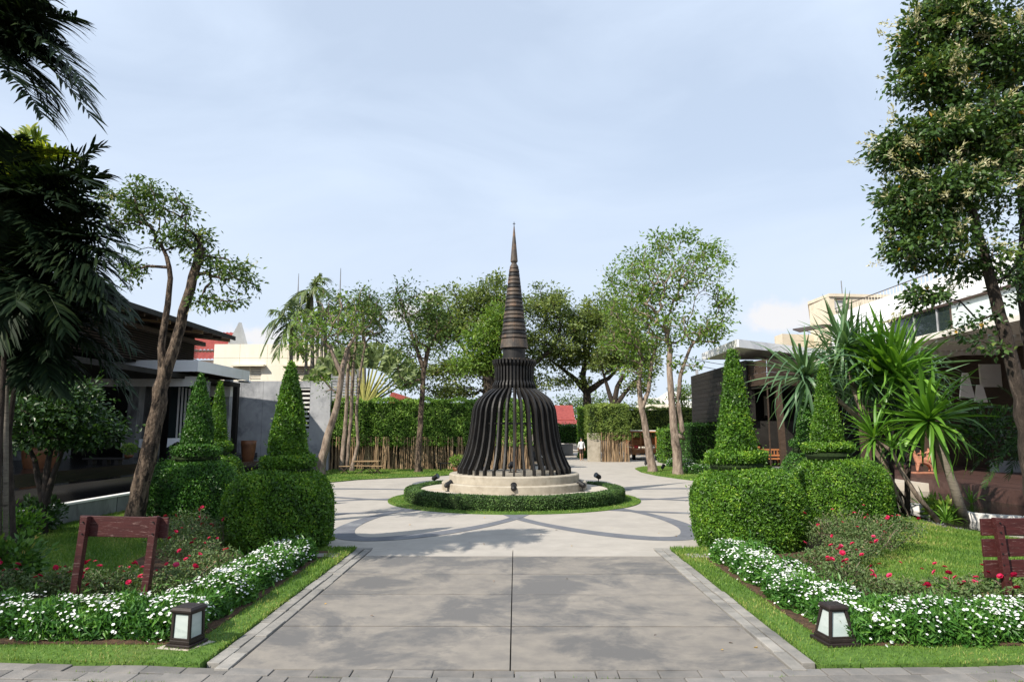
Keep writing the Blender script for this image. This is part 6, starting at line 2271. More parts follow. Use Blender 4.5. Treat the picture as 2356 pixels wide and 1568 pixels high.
def cloth_mat(shirt_lo, knee, sleeve=.5):
    """0 skin, 1 shirt, 2 shorts, by height on the figure of height 1"""
    def f(x, y, z):
        if z > .835:
            return 0
        if z > shirt_lo:
            return 1 if abs(x) < .115 or z > sleeve else 0
        if abs(x) > .11:
            return 1 if z > sleeve else 0
        return 2 if z > knee else 0
    return f


make_person('person in a white shirt and dark shorts walking along the road', pf, 1.60, PI, {'anl': (-.05, -.12, .06), 'tol': (-.055, -.05, .015), 'knl': (-.05, .0, .28), 'anr': (.05, .09, .05), 'tor': (.055, .17, .02), 'knr': (.05, .07, .285),
            'ell': (-.135, -.03, .64), 'wrl': (-.15, .03, .5), 'hal': (-.15, .05, .445), 'elr': (.135, -.03, .63), 'wrr': (.14, -.03, .49), 'har': (.14, -.02, .43)},
            [M['skin'], M['shirt'], M['trouser']], cloth_mat(.52, .30, .55))
# two people at the counter
make_person('person in a pale shirt seated low behind the counter in the pavilion', Vector((xat(1752, 38, 1.5), 38.0, .36)), 1.60, PI, {'ell': (-.14, .06, .66), 'wrl': (-.08, .16, .60), 'hal': (-.05, .19, .60), 'elr': (.14, .06, .66), 'wrr': (.08, .16, .60), 'har': (.05, .19, .60)},
            [M['skin'], M['shirt'], M['trouser']], cloth_mat(.50, .04, .5))
make_person('person in a sleeveless white top and shorts leaning at the pavilion counter', Vector((xat(1790, 35.6, 1.5), 35.6, .36)), 1.68, .9, {'chest': (0, .06, .72), 'neck': (0, .09, .815), 'jaw': (0, .115, .86), 'head': (0, .115, .915), 'crown': (0, .105, .95),
            'shl': (-.098, .06, .785), 'shr': (.098, .06, .785), 'ell': (-.12, .12, .65), 'wrl': (-.10, .22, .57), 'hal': (-.09, .27, .55), 'elr': (.12, .10, .64), 'wrr': (.11, .2, .55), 'har': (.10, .25, .53)},
            [M['skin'], M['shirt'], M['trouser']], cloth_mat(.50, .28, .70))
# counter
cx0, cx1 = xat(1728, 37, 1), xat(1812, 37, 1)
ctr = thing('counter', 'dark reception counter with papers in the open pavilion', 'counter', (cx0, 37, .36))
MB().box(cx0, cx1, 36.9, 37.4, 1.28, 1.34).build('countertop', M['brownwood'], ctr)
MB().box(cx0 + .05, cx1 - .05, 36.95, 37.35, .362, 1.28).build('front_panel', M['dark'], ctr)
for i, q in enumerate((.35, .9, 1.45)):
    tag(MB().hexa([(cx0 + q, 36.95, 1.342), (cx0 + q + .26, 36.95, 1.342), (cx0 + q + .26, 37.0, 1.342), (cx0 + q, 37.0, 1.342), (cx0 + q, 37.06, 1.62), (cx0 + q + .26, 37.06, 1.62), (cx0 + q + .26, 37.07, 1.62), (cx0 + q, 37.07, 1.62)]).build('display_card', M['plate']),
        ('left', 'middle', 'right')[i] + ' one of three small white cards standing on the pavilion counter', 'card', 'white cards on the counter')
# bench with orange cushion
bx_, byy = xat(1736, 33.9, .7), 33.9
bx2 = xat(1802, 33.9, .7)
bn = thing('bench', 'orange wooden bench with slatted back in front of the pavilion counter', 'bench', (bx_, byy, .36))
MB().box(bx_, bx2, byy, byy + .5, .72, .77).build('seat', M['teak'], bn)
for z in (.86, 1.14):
    MB().box(bx_, bx2, byy + .5, byy + .55, z, z + .08).build('back_rail', M['teak'], bn)
nb2 = 9
for i in range(nb2):
    x = bx_ + .1 + (bx2 - bx_ - .2) * i / (nb2 - 1)
    MB().box(x - .02, x + .02, byy + .51, byy + .54, .945, 1.135).build('slat', M['teak'], bn)
for x in (bx_ + .05, bx2 - .05):
    MB().box(x - .04, x + .04, byy + .02, byy + .09, .0, .72).build('leg', M['teak'], bn)
    MB().box(x - .04, x + .04, byy + .556, byy + .62, .0, 1.2).build('leg', M['teak'], bn)
ch = AT(1728, 1012, 34.4)
mb = MB()
mb.lathe([(0, -.3), (.22, -.26), (.27, -.1), (.27, .12), (.22, .27), (0, .30)], (0, 0, 0), 20)
mb.v = [(ch.x + x * 1.0, ch.y + y * .45, ch.z + z) for x, y, z in mb.v]
tag(mb.build('cushion', M['orange'], None, smooth=True), 'orange cushion propped behind the bright topiary cone', 'cushion')
st = thing('side_table', 'small dark stand carrying the orange cushion beside the counter', 'table', (ch.x, ch.y, .36))
MB().box(ch.x - .35, ch.x + .35, ch.y - .25, ch.y + .25, ch.z - .36, ch.z - .305).build('tabletop', M['teak'], st)
for sx_ in (-1, 1):
    for sy_ in (-1, 1):
        MB().box(ch.x + sx_ * .3 - .03, ch.x + sx_ * .3 + .03, ch.y + sy_ * .2 - .03, ch.y + sy_ * .2 + .03, .30, ch.z - .36).build('leg', M['teak'], st)

# hanging lamps with white shades
for (px, py, lab) in ((1922, 955, 'upper white hanging lamp behind the blue-green leaf fan'), (1912, 985, 'lower white hanging lamp behind the blue-green leaf fan')):
    p = AT(px, py, 34.6)
    hl = thing('hanging_lamp', lab, 'lamp', tuple(p))
    MB().tube([p + Vector((0, 0, .12)), Vector((p.x, p.y, bz0 - .02))], .012, 6).build('cord', M['black'], hl)
    MB().lathe([(.02, .14), (.05, .12), (.07, 0), (.13, -.08), (.125, -.09), (.05, -.02)], tuple(p), 16).build('lamp_shade', M['cloth'], hl)

# terracotta horse with riders
hp = AT(2112, 1075, 27.0)
s_ = 27.0 / FPX
hx, hy, hz = hp.x, 26.6, DZ
hs = thing('horse_statue', 'terracotta statue of a horse carrying two small riders on the deck', 'statue', (hx, hy, hz))
MB().box(hx - .42, hx + .38, hy - .17, hy + .17, hz + .004, hz + .07).build('plinth', M['clay'], hs, bevel=.01)
o_ = Vector((hx, hy, hz + .07))
J = {'belly': ((0, 0, .40), (.15, .13)), 'chest': ((-.20, 0, .43), (.13, .13)), 'rump': ((.20, 0, .44), (.14, .13)), 'neck': ((-.30, 0, .60), (.08, .085)), 'poll': ((-.36, 0, .76), (.065, .06)), 'muzzle': ((-.50, 0, .66), (.042, .04)),
     'ear': ((-.335, 0, .84), .018), 'tail': ((.35, 0, .40), .03), 'tailtip': ((.38, 0, .16), .02),
     'fla': ((-.22, .07, .25), .05), 'flb': ((-.22, .075, .02), .035), 'fra': ((-.24, -.07, .25), .05), 'frb': ((-.30, -.08, .02), .035),
     'hla': ((.20, .08, .27), .06), 'hlh': ((.26, .08, .15), .035), 'hlb': ((.23, .08, .02), .033), 'hra': ((.20, -.08, .27), .06), 'hrh': ((.27, -.08, .15), .035), 'hrb': ((.25, -.08, .02), .033)}
J = {k: (tuple(o_ + Vector(v[0])), v[1]) for k, v in J.items()}
skin_figure('horse', J, [('belly', 'chest'), ('belly', 'rump'), ('chest', 'neck'), ('neck', 'poll'), ('poll', 'muzzle'), ('poll', 'ear'), ('rump', 'tail'), ('tail', 'tailtip'), ('chest', 'fla'), ('fla', 'flb'), ('chest', 'fra'), ('fra', 'frb'),
            ('rump', 'hla'), ('hla', 'hlh'), ('hlh', 'hlb'), ('rump', 'hra'), ('hra', 'hrh'), ('hrh', 'hrb')], lambda x, y, z: 0, [M['clay']], hs)
for (dx, sc_) in ((-.06, .8), (.22, 1.0)):
    b = o_ + Vector((dx, 0, .54))
    J = {'hip': ((0, 0, .03), .075 * sc_), 'torso': ((0, 0, .17 * sc_), .075 * sc_), 'neck': ((0, 0, .27 * sc_), .035 * sc_), 'head': ((-.01, 0, .36 * sc_), .06 * sc_),
         'sl': ((0, .07, .22 * sc_), .032 * sc_), 'hl': ((-.12, .07, .16 * sc_), .022 * sc_), 'sr': ((0, -.07, .22 * sc_), .032 * sc_), 'hr': ((-.12, -.07, .16 * sc_), .022 * sc_),
         'kl': ((-.06, .13, -.04), .04 * sc_), 'fl': ((-.02, .14, -.2), .028 * sc_), 'kr': ((-.06, -.13, -.04), .04 * sc_), 'fr': ((-.02, -.14, -.2), .028 * sc_)}
    J = {k: (tuple(b + Vector(v[0])), v[1]) for k, v in J.items()}
    skin_figure('rider', J, [('hip', 'torso'), ('torso', 'neck'), ('neck', 'head'), ('torso', 'sl'), ('sl', 'hl'), ('torso', 'sr'), ('sr', 'hr'), ('hip', 'kl'), ('kl', 'fl'), ('hip', 'kr'), ('kr', 'fr')], lambda x, y, z: 0, [M['clay']], hs)

# ------------------------------------------------------------------ trees
# pair of leaning trunks on the left lawn
YL = 14.3
st1 = grounded(stem([(300, 1245), (318, 1150), (345, 1030), (366, 920), (376, 870)], YL, .19, .135))
fork = st1[-1]
stA = [fork] + stem([(370, 800), (386, 700), (392, 640), (383, 590)], YL, .072, .045)
stB = [(fork[0], fork[1], fork[2], .12)] + stem([(400, 800), (430, 690), (452, 610), (463, 567)], YL, .108, .088)
make_tree('tree', 'tree with rough bark forking into two leaning trunks on the left lawn, one sawn off', 'tree', (st1[0][0], YL, 0), [st1, stA, stB],
          [blob(355, 470, YL, 85, 45, 46), blob(275, 500, YL, 55, 60, 26), blob(410, 545, YL, 75, 38, 38), blob(300, 620, YL, 45, 45, 14), blob(250, 450, YL, 30, 20, 8), blob(330, 430, YL, 40, 16, 14),
           blob(520, 620, YL, 65, 45, 22), blob(500, 695, YL, 55, 22, 14), blob(565, 650, YL, 25, 45, 10), blob(470, 590, YL, 45, 25, 10)],
          31, M['l_tree'], M['bark'], .105, .05, 26, .11, .35, blossom=.10, bl_len=.13, seg=.3, clear=.62, rtwig=.009)

# bare-branched trees over the bamboo hedge
Yc = 33.0
s1 = grounded(stem([(736, 1091), (752, 1010), (776, 930), (786, 860), (800, 800)], Yc, .20, .11))
make_tree('tree', 'thick leaning tree at the left end of the bamboo hedge', 'tree', (s1[0][0], Yc, 0), [s1, [s1[-2]] + stem([(760, 800), (735, 770)], Yc, .07, .04)],
          [blob(730, 760, Yc, 75, 50, 34, bare=.4), blob(790, 730, Yc, 60, 55, 34, bare=.45), blob(690, 790, Yc, 55, 35, 18, bare=.35), blob(735, 880, Yc, 20, 30, 6)], 41, M['l_tree_b'], M['bark_pale'], .20, .08, 26, .30, .2, rtwig=.022, seg=.5)
Yc = 36.3
s1 = grounded(stem([(786, 1079), (796, 960), (800, 860), (806, 790)], Yc, .12, .075))
s2 = grounded(stem([(797, 1079), (808, 950), (812, 850), (822, 770)], Yc + .1, .11, .07))
make_tree('tree', 'twin-stemmed pale tree directly behind the garden table', 'tree', (s1[0][0], Yc, 0), [s1, s2],
          [blob(800, 735, Yc, 80, 60, 60, bare=.5), blob(850, 760, Yc, 50, 50, 30, bare=.4), blob(850, 690, Yc, 45, 35, 26, bare=.15), blob(770, 690, Yc, 50, 30, 22, bare=.2)], 42, M['l_tree'], M['bark_pale'], .20, .08, 30, .32, .25, rtwig=.022, seg=.5)
s1 = grounded(stem([(811, 1079), (824, 1020), (820, 950), (828, 860), (840, 790)], Yc - .6, .10, .05))
make_tree('tree', 'slender crooked tree right of the twin-stemmed one by the garden table', 'tree', (s1[0][0], Yc - .6, 0), [s1],
          [blob(860, 730, Yc - .6, 40, 50, 26, bare=.3), blob(830, 800, Yc - .6, 45, 40, 16, bare=.5)], 43, M['l_tree'], M['bark_pale'], .20, .08, 28, .3, .25, rtwig=.022, seg=.5)
Yc = 35.0
s1 = grounded(stem([(962, 1084), (966, 1000), (972, 900), (975, 850), (985, 800)], Yc, .155, .11))
make_tree('tree', 'single tall tree with dark straight trunk midway along the bamboo hedge', 'tree', (s1[0][0], Yc, 0), [s1, [s1[-2]] + stem([(945, 760), (925, 700), (910, 660)], Yc, .08, .03)],
          [blob(920, 680, Yc, 32, 40, 20, bare=.2), blob(960, 720, Yc, 65, 50, 46, bare=.2), blob(1000, 770, Yc, 60, 50, 40, bare=.2), blob(930, 800, Yc, 50, 45, 26, bare=.2), blob(1010, 720, Yc, 40, 40, 24, bare=.1), blob(920, 880, Yc, 40, 25, 10)],
          44, M['l_tree'], M['bark'], .20, .08, 34, .34, .2, rtwig=.018, seg=.5)
# spreading rain trees behind the hedge
Yc = 52.0
s1 = stem([(1128, 925), (1126, 890), (1120, 860)], Yc, .55, .40)
s1 = [(s1[0][0], Yc, -.05, .65)] + s1
make_tree('tree', 'broad spreading tree behind the hedge, left of the spire', 'tree', (s1[0][0], Yc, 0), [s1, [s1[-1]] + stem([(1085, 820), (1050, 780)], Yc, .2, .1), [s1[-1]] + stem([(1150, 800), (1170, 740)], Yc, .2, .1)],
          [blob(1060, 720, Yc, 100, 62, 148), blob(1130, 680, Yc, 60, 40, 67), blob(1150, 740, Yc, 60, 60, 67), blob(1000, 760, Yc, 60, 50, 54), blob(1060, 850, Yc, 90, 40, 67), blob(1140, 640, Yc, 16, 12, 8), blob(960, 860, Yc, 60, 30, 32), blob(1030, 900, Yc, 70, 18, 40)],
          45, M['l_rain'], M['bark_dark'], .27, .13, 40, .34, .15, rtwig=.02, seg=.8, bow=.18)
Yc = 46.0
s1 = stem([(1145, 930), (1140, 880), (1130, 850)], Yc, .22, .14)
s1 = [(s1[0][0], Yc, -.05, .25)] + s1
make_tree('tree', 'bright yellow-green flowering tree close behind the left of the spire', 'tree', (s1[0][0], Yc, 0), [s1],
          [blob(1110, 790, Yc, 55, 42, 67), blob(1150, 740, Yc, 40, 45, 45), blob(1085, 840, Yc, 45, 28, 32), blob(1150, 830, Yc, 40, 40, 29)], 46, M['l_tree_b'], M['bark_dark'], .25, .11, 46, .38, .2, blossom=.22, bl_len=.3, bl_n=16, rtwig=.016, seg=.6)
Yc = 54.0
s1 = stem([(1215, 930), (1218, 880), (1224, 840)], Yc, .26, .2)
s1 = [(s1[0][0], Yc, -.05, .3)] + s1
make_tree('tree', 'olive spreading tree behind the right of the spire', 'tree', (s1[0][0], Yc, 0), [s1, [s1[-1]] + stem([(1275, 800), (1290, 750)], Yc, .15, .08)],
          [blob(1250, 710, Yc, 60, 55, 81), blob(1280, 690, Yc, 28, 30, 27), blob(1225, 790, Yc, 40, 60, 54), blob(1300, 780, Yc, 60, 40, 45), blob(1240, 880, Yc, 40, 25, 21)], 47, M['l_rain'], M['bark_dark'], .27, .13, 40, .34, .15, rtwig=.02, seg=.8, bow=.2)
Yc = 56.0
s1 = stem([(1352, 935), (1350, 900), (1340, 870)], Yc, .36, .26)
s1 = [(s1[0][0], Yc, -.05, .45)] + s1
make_tree('tree', 'dark wide umbrella tree with many low branches behind the square bamboo hedge', 'tree', (s1[0][0], Yc, 0),
          [s1, [s1[-2]] + stem([(1310, 860), (1270, 830)], Yc, .16, .07), [s1[-2]] + stem([(1400, 870), (1430, 840)], Yc, .17, .08), [s1[-1]] + stem([(1350, 820), (1365, 770)], Yc, .17, .08)],
          [blob(1340, 740, Yc, 65, 50, 94), blob(1400, 720, Yc, 65, 55, 94), blob(1290, 820, Yc, 60, 30, 54), blob(1380, 810, Yc, 90, 45, 108), blob(1440, 800, Yc, 50, 45, 48), blob(1310, 880, Yc, 50, 14, 21)],
          48, M['l_rain'], M['bark_dark'], .27, .13, 40, .34, .12, rtwig=.022, seg=.8, bow=.2, blossom=.05, bl_len=.4, bl_n=16)
# leftmost low branch tree standing at the road
Yc = 52.5
s1 = stem([(1412, 935), (1420, 890), (1436, 860)], Yc, .22, .15)
s1 = [(s1[0][0], Yc, -.05, .3)] + s1
make_tree('tree', 'dark many-stemmed tree right behind the square bamboo hedge', 'tree', (s1[0][0], Yc, 0), [s1, [s1[1]] + stem([(1395, 880), (1385, 850)], Yc, .13, .07), [s1[1]] + stem([(1450, 890), (1475, 860)], Yc, .13, .07)],
          [blob(1430, 780, Yc, 60, 55, 81), blob(1480, 820, Yc, 45, 50, 48), blob(1390, 830, Yc, 40, 30, 27), blob(1470, 880, Yc, 40, 25, 18)], 49, M['l_rain'], M['bark_dark'], .27, .13, 40, .34, .15, rtwig=.02, seg=.8, bow=.15)
# two trees of the right lawn, fine bare twigs and bright leaves
Yc = 35.2
s1 = grounded(stem([(1501, 1077), (1490, 1010), (1476, 940), (1470, 880), (1478, 820)], Yc, .20, .09))
s2 = [s1[3]] + stem([(1492, 900), (1500, 830), (1512, 790)], Yc, .10, .06)
make_tree('tree', 'pale-barked tree with split stems, the left one of the right lawn', 'tree', (s1[0][0], Yc, 0), [s1, s2],
          [blob(1450, 720, Yc, 65, 60, 70, bare=.5), blob(1420, 650, Yc, 45, 45, 30, bare=.2), blob(1480, 600, Yc, 55, 45, 34, bare=.3), blob(1430, 790, Yc, 55, 45, 40, bare=.3), blob(1490, 780, Yc, 40, 60, 34, bare=.3), blob(1465, 850, Yc, 60, 35, 20, bare=.1)],
          51, M['l_tree_b'], M['bark_pale'], .20, .09, 28, .24, .15, rtwig=.018, seg=.5, blossom=.06, bl_len=.3, bl_n=14)
Yc = 33.2
s1 = grounded(stem([(1561, 1088), (1553, 1000), (1545, 920), (1541, 850), (1540, 790)], Yc, .21, .12))
s2 = [(s1[2][0] + .12, Yc, s1[2][2], .14)] + stem([(1572, 1010), (1560, 930), (1566, 860), (1588, 800)], Yc, .13, .07)
make_tree('tree', 'tallest tree of the right lawn, wide airy crown of fine twigs on twin stems', 'tree', (s1[0][0], Yc, 0), [s1, s2],
          [blob(1545, 640, Yc, 95, 75, 120, bare=.5), blob(1530, 560, Yc, 55, 30, 26, bare=.25), blob(1620, 620, Yc, 60, 65, 50, bare=.35), blob(1580, 540, Yc, 25, 20, 10), blob(1630, 570, Yc, 45, 22, 16), blob(1480, 640, Yc, 45, 50, 34, bare=.3), blob(1660, 700, Yc, 30, 55, 24, bare=.1),
           blob(1560, 760, Yc, 85, 45, 70, bare=.3), blob(1640, 760, Yc, 45, 35, 24), blob(1500, 700, Yc, 60, 60, 44, bare=.4), blob(1570, 840, Yc, 40, 20, 8), blob(1670, 600, Yc, 20, 20, 6)],
          52, M['l_tree_b'], M['bark_pale'], .20, .09, 25, .22, .15, rtwig=.018, seg=.45)
make_tree('tree', 'small bright bush-like tree beside the far end of the black wall', 'tree', (18, 58, 0), [stem([(1572, 955), (1570, 930)], 58, .15, .1)], [blob(1570, 912, 58, 22, 26, 26)], 53, M['l_tree_b'], M['bark'], .25, .1, 36, .4, rtwig=.015, clear=0)
# dark tree mass filling the gap between the hedge trees
make_tree('tree', 'distant low green trees on the skyline behind the tall hedge column', 'tree', (8, 85, 0), [[(8, 85, -.05, .3), (8.2, 85, 2.5, .22)]], [((9, 85, 5.0), (4.5, 3, 1.6), 50), ((17, 85, 4.6), (5, 3, 1.2), 40), ((-1, 85, 5), (4, 3, 1.4), 30)], 54, M['l_tree'], M['bark_dark'], .35, .16, 40, .6, rtwig=.02, seg=1)

# the big flowering tree at the right edge
YB = 12.6
s1 = [(xat(2385, YB, 0), YB, -.05, .2)] + stem([(2362, 990), (2340, 880), (2312, 760), (2280, 650), (2255, 560), (2225, 440), (2215, 330)], YB, .135, .06)
s2 = [(xat(2410, YB + .5, 0), YB + .5, -.05, .18)] + stem([(2392, 900), (2362, 760), (2350, 640), (2358, 520), (2352, 380), (2340, 220)], YB + .5, .12, .055)
make_tree('tree', 'tall dark leafy tree with cream flower sprays filling the upper right corner', 'tree', (s1[0][0], YB, 0), [s1, s2],
          [blob(2170, 60, YB, 90, 80, 60), blob(2150, 180, YB, 90, 70, 60), blob(2120, 330, YB, 110, 60, 70), blob(2150, 450, YB, 125, 60, 80), blob(2130, 560, YB, 95, 60, 46), blob(2230, 300, YB, 100, 110, 70), blob(2300, 110, YB, 110, 110, 80), blob(2320, 420, YB, 90, 110, 36), blob(2330, 300, YB, 80, 90, 36),
           blob(2250, 610, YB, 120, 35, 15), blob(2250, 770, YB, 60, 40, 5), blob(2120, 680, YB, 45, 30, 10), blob(2250, -80, YB, 150, 90, 70), blob(2430, 200, YB, 120, 220, 60), blob(2345, 640, YB, 35, 50, 8), blob(2055, 360, YB, 45, 35, 14), blob(2080, 500, YB, 50, 40, 16), blob(2110, 120, YB, 40, 60, 14)],
          61, M['l_bigtree'], M['bark_dark'], .115, .065, 60, .135, .35, blossom=.30, bl_len=.22, bl_n=44, seg=.32, clear=.35, rtwig=.007)

# tall shade trees standing outside the picture, left of and behind the viewer (their soft shade falls on path and left beds)
for (x, y, h, r, lab, sd) in ((-24.5, -4.0, 19.0, 2.9, 'tall narrow shade tree standing outside the left edge of the photo', 74), (-27.0, -9.0, 19.0, 4.8, 'tall shade tree standing far left of and behind the viewer', 71), (-25.0, -8.0, 19.5, 3.3, 'tall shade tree standing left behind the viewer', 72), (-28.0, -3.0, 18.5, 4.4, 'tall shade tree standing outside the left edge of the photo', 73)):
    make_tree('tree', lab, 'tree', (x, y, 0), [[(x, y, -.05, .4), (x + .1, y, 6, .32), (x - .1, y + .1, 12, .25), (x, y, 16.5, .12)]],
              [((x, y, h), (r, r, 2.2), 130), ((x + 1.5, y + 1, h - 1.8), (r * .8, r * .8, 1.2), 60)], sd, M['l_tree_d'], M['bark'], .28, .17, 80, .46, rtwig=.015, seg=.8, clear=.6)

# small layered tree in the left bed
Ys = 14.4
s1 = grounded(stem([(92, 1232), (100, 1160), (108, 1080), (118, 1030)], Ys, .09, .05))
make_tree('small_tree', 'small dark tree with layered foliage before the pool on the left', 'tree', (s1[0][0], Ys, 0), [s1, [s1[2]] + stem([(130, 1070), (150, 1020)], Ys, .05, .03), [s1[2]] + stem([(80, 1060), (60, 1010)], Ys, .05, .03)],
          [blob(130, 905, Ys, 100, 22, 40), blob(110, 950, Ys, 120, 28, 60), blob(190, 960, Ys, 85, 30, 40), blob(90, 1005, Ys, 110, 22, 40), blob(210, 1000, Ys, 60, 16, 22), blob(60, 900, Ys, 50, 22, 14)],
          81, M['l_dim'], M['bark_dark'], .12, .06, 46, .18, .1, rtwig=.007, seg=.3, clear=.6)
small_bush('shrub', 'dark leafy shrub behind the deck at the right edge', AT(2285, 985, 15.5) - Vector((0, 0, .8)), .55, 1.3, 1300, .11, M['l_dim'], 83)
small_bush('shrub', 'bright narrow-leaved shrub between the leaning pale stems', G(2172, 1196, .03), .32, .45, 250, .2, M['l_tree_b'], 84)
small_bush('shrub', 'loose pale shrub at the foot of the bright topiary on the right', Vector((xat(1772, 15, .6), 15.0, .03)), .42, 1.0, 700, .1, M['l_tree_b'], 85)

# ------------------------------------------------------------------ palms on the left
def palm(name, label, base, trunk_pts, trunk_r, fronds, Y, Lf, mat, seed, n=34, wid=.035, droop=.55, tm=None, dYr=.8, extra=0):
    """fronds: (x0, y0, x1, y1, rise px) in picture units at depth Y"""
    root = thing(name, label, 'palm', tuple(base))
    if trunk_pts:
        pts = [tuple(base)] + [tuple(AT(x, y, Y)) for x, y in trunk_pts]
        P = []
        for i in range(len(pts) - 1):
            for j in range(6):
                t = j / 6
                P.append([pts[i][k] * (1 - t) + pts[i + 1][k] * t for k in range(3)])
        P.append(list(pts[-1]))
        rr = [trunk_r * (1.15 - .35 * i / len(P)) * (1 + .07 * (i % 2)) for i in range(len(P))]
        MB().tube(P, rr, 10).build('trunk', tm or M['palmtrunk'], root, smooth=True)
    rg = np.random.default_rng(seed)
    more = []
    for fr in fronds:
        for _ in range(extra):
            more.append((fr[0], fr[1] + rg.normal(0, 8), fr[2] + min(0, rg.normal(-25, 22)), fr[3] + rg.normal(0, 38), fr[4] * rg.uniform(.6, 1.3)) + tuple(fr[5:]))
    for i, fr in enumerate(list(fronds) + more):
        x0, y0, x1, y1, rise = fr[:5]
        m = fr[5] if len(fr) > 5 else mat
        p0 = AT(x0, y0, Y)
        p1 = AT(x1, y1, Y + rg.uniform(-dYr, dYr * .6))
        frond(p0, p1, rise * Y / FPX, Lf * rg.uniform(.85, 1.1), n, droop * rg.uniform(.7, 1.3), m, root, seed * 50 + i, wid)
    return root


YP = 8.6
bA = G(-230, 1330)
palm('palm_tree', 'dark feathery palm at the top left corner against the sky', (xat(-150, YP, 0), YP, 0), [(-140, 900), (-120, 300), (-90, 130)], .09,
     [(-90, 120, 205, 262, 160), (-90, 110, 185, 190, 110), (-90, 100, 172, 40, 70), (-90, 90, 150, -40, 60), (-90, 130, 130, 232, 130), (-80, 60, 120, 60, 70), (-90, 60, 70, -80, 60), (-60, 100, 195, 225, 150), (-90, 90, 100, 130, 90), (-90, 110, 30, 180, 60), (-80, 30, 110, 20, 80), (-90, 20, 60, 40, 80)],
     YP, .58, M['l_palm'], 3, n=44, wid=.038, droop=.35, extra=1)
YP = 9.3
palm('palm_tree', 'palm with sunlit yellow-green upper fronds at the left edge', (xat(-60, YP, 0), YP, 0), [(-60, 1000), (-40, 600), (10, 470)], .05,
     [(10, 470, 152, 350, 70, M['l_palm_sunlit']), (10, 470, 92, 318, 40, M['l_palm_sunlit']), (10, 460, 30, 320, 20), (10, 480, 215, 420, 90), (10, 490, 235, 505, 120), (0, 480, -60, 360, 20), (20, 500, 240, 400, 40), (20, 520, 190, 600, 120), (10, 460, 130, 420, 60, M['l_palm_sunlit']), (0, 500, -80, 500, 60), (10, 500, 90, 560, 80), (10, 490, 170, 470, 90), (10, 480, 60, 400, 30), (0, 480, -30, 420, 30)],
     YP, .50, M['l_palm'], 5, n=36, wid=.045, droop=.3, extra=1, tm=M['bark_dark'])
YP = 9.6
palm('palm_tree', 'dense dark palm with long drooping fronds covering the restaurant roof', (xat(-20, YP, 0), YP, 0), [(-5, 1100), (10, 800), (40, 640)], .035,
     [(40, 640, 290, 600, 110), (40, 640, 285, 650, 130), (40, 630, 260, 540, 80), (40, 620, 230, 480, 60), (40, 650, 300, 720, 140), (40, 650, 270, 760, 130), (30, 640, -60, 600, 60), (40, 650, 150, 760, 90), (30, 630, 60, 500, 20), (40, 640, 200, 680, 120), (30, 650, -40, 740, 60), (40, 620, 170, 540, 70), (30, 640, 100, 700, 70), (20, 620, -20, 520, 30), (40, 630, 288, 570, 120), (40, 640, 120, 600, 60), (30, 640, 60, 760, 40), (40, 640, 240, 700, 110), (30, 620, 110, 520, 40)],
     YP, .52, M['l_palm'], 7, n=38, wid=.042, droop=.4, extra=2, tm=M['bark_dark'])
YP = 10.4
palm('palm_tree', 'lower dark palm whose fronds hang before the white canopy', (xat(30, YP, 0), YP, 0), [(20, 1000), (32, 900), (60, 790)], .035,
     [(60, 780, 305, 800, 110), (60, 780, 300, 895, 110), (60, 780, 230, 730, 70), (60, 790, 170, 870, 70), (50, 780, -40, 740, 50), (50, 790, -30, 860, 50), (60, 770, 120, 680, 20), (60, 780, 290, 740, 100), (50, 780, 20, 690, 20), (60, 780, 200, 800, 90), (60, 780, 110, 860, 60), (60, 770, 180, 700, 50), (55, 780, 60, 880, 30), (50, 770, -10, 800, 40)],
     YP, .46, M['l_palm'], 9, n=34, wid=.042, droop=.4, extra=2, tm=M['bark_dark'])
# slender ringed stems of the clump
for (px, pts, lab) in ((8, [(14, 930), (22, 760), (30, 680)], 'slender pale ringed palm stem at the far left edge'), (-8, [(0, 880), (40, 760), (56, 640)], 'second slender ringed palm stem behind the small layered tree')):
    y = 10.0
    t = thing('palm_tree', lab, 'palm', (xat(px, y, 0), y, 0))
    MB().tube([(xat(px, y, 0), y, -.02)] + [tuple(AT(a, b, y)) for a, b in pts], [.036, .032, .03, .028][:len(pts) + 1], 8).build('trunk', M['palmtrunk'], t, smooth=True)

# palms behind the cream building
for (cx, cy, Y, sc, lab, sd) in ((717, 668, 46, 1.0, 'windblown palm rising highest above the cream building', 11), (668, 742, 44, 1.1, 'palm with a long drooping frond before the cream building', 12), (748, 735, 45, 1.0, 'palm behind the bare-branched trees', 13), (835, 720, 46, .9, 'palm with fronds showing over the fan palm', 14)):
    if sd == 11:
        fr = [(cx, cy, cx + 34, cy - 28, 22), (cx, cy, cx + 30, cy + 4, 22), (cx, cy, cx - 40, cy + 30, 24), (cx, cy, cx - 70, cy + 52, 30), (cx, cy, cx + 20, cy - 36, 8), (cx, cy, cx - 20, cy + 60, 14), (cx, cy, cx + 24, cy + 50, 24)]
    elif sd == 12:
        fr = [(cx, cy, cx - 62, cy + 60, 50), (cx, cy, cx - 30, cy + 75, 40), (cx, cy, cx - 42, cy - 30, 16), (cx, cy, cx + 40, cy - 30, 18), (cx, cy, cx + 50, cy + 40, 34), (cx, cy, cx + 6, cy - 50, 4), (cx, cy, cx - 58, cy + 15, 34), (cx, cy, cx + 20, cy + 66, 26)]
    else:
        fr = [(cx, cy, cx + 50 * math.cos(a), cy - 45 * math.sin(a) + 14, 22) for a in (.1, .7, 1.3, 1.9, 2.5, 3.0, -.5, 3.7)]
    palm('palm_tree', lab, (xat(cx + 4, Y, 0), Y, 0), [(cx + 3, 880), (cx, cy)], .13, fr, Y, .95 * sc, M['l_palm_far'], sd, n=26, wid=.11, droop=.8, dYr=1.2)
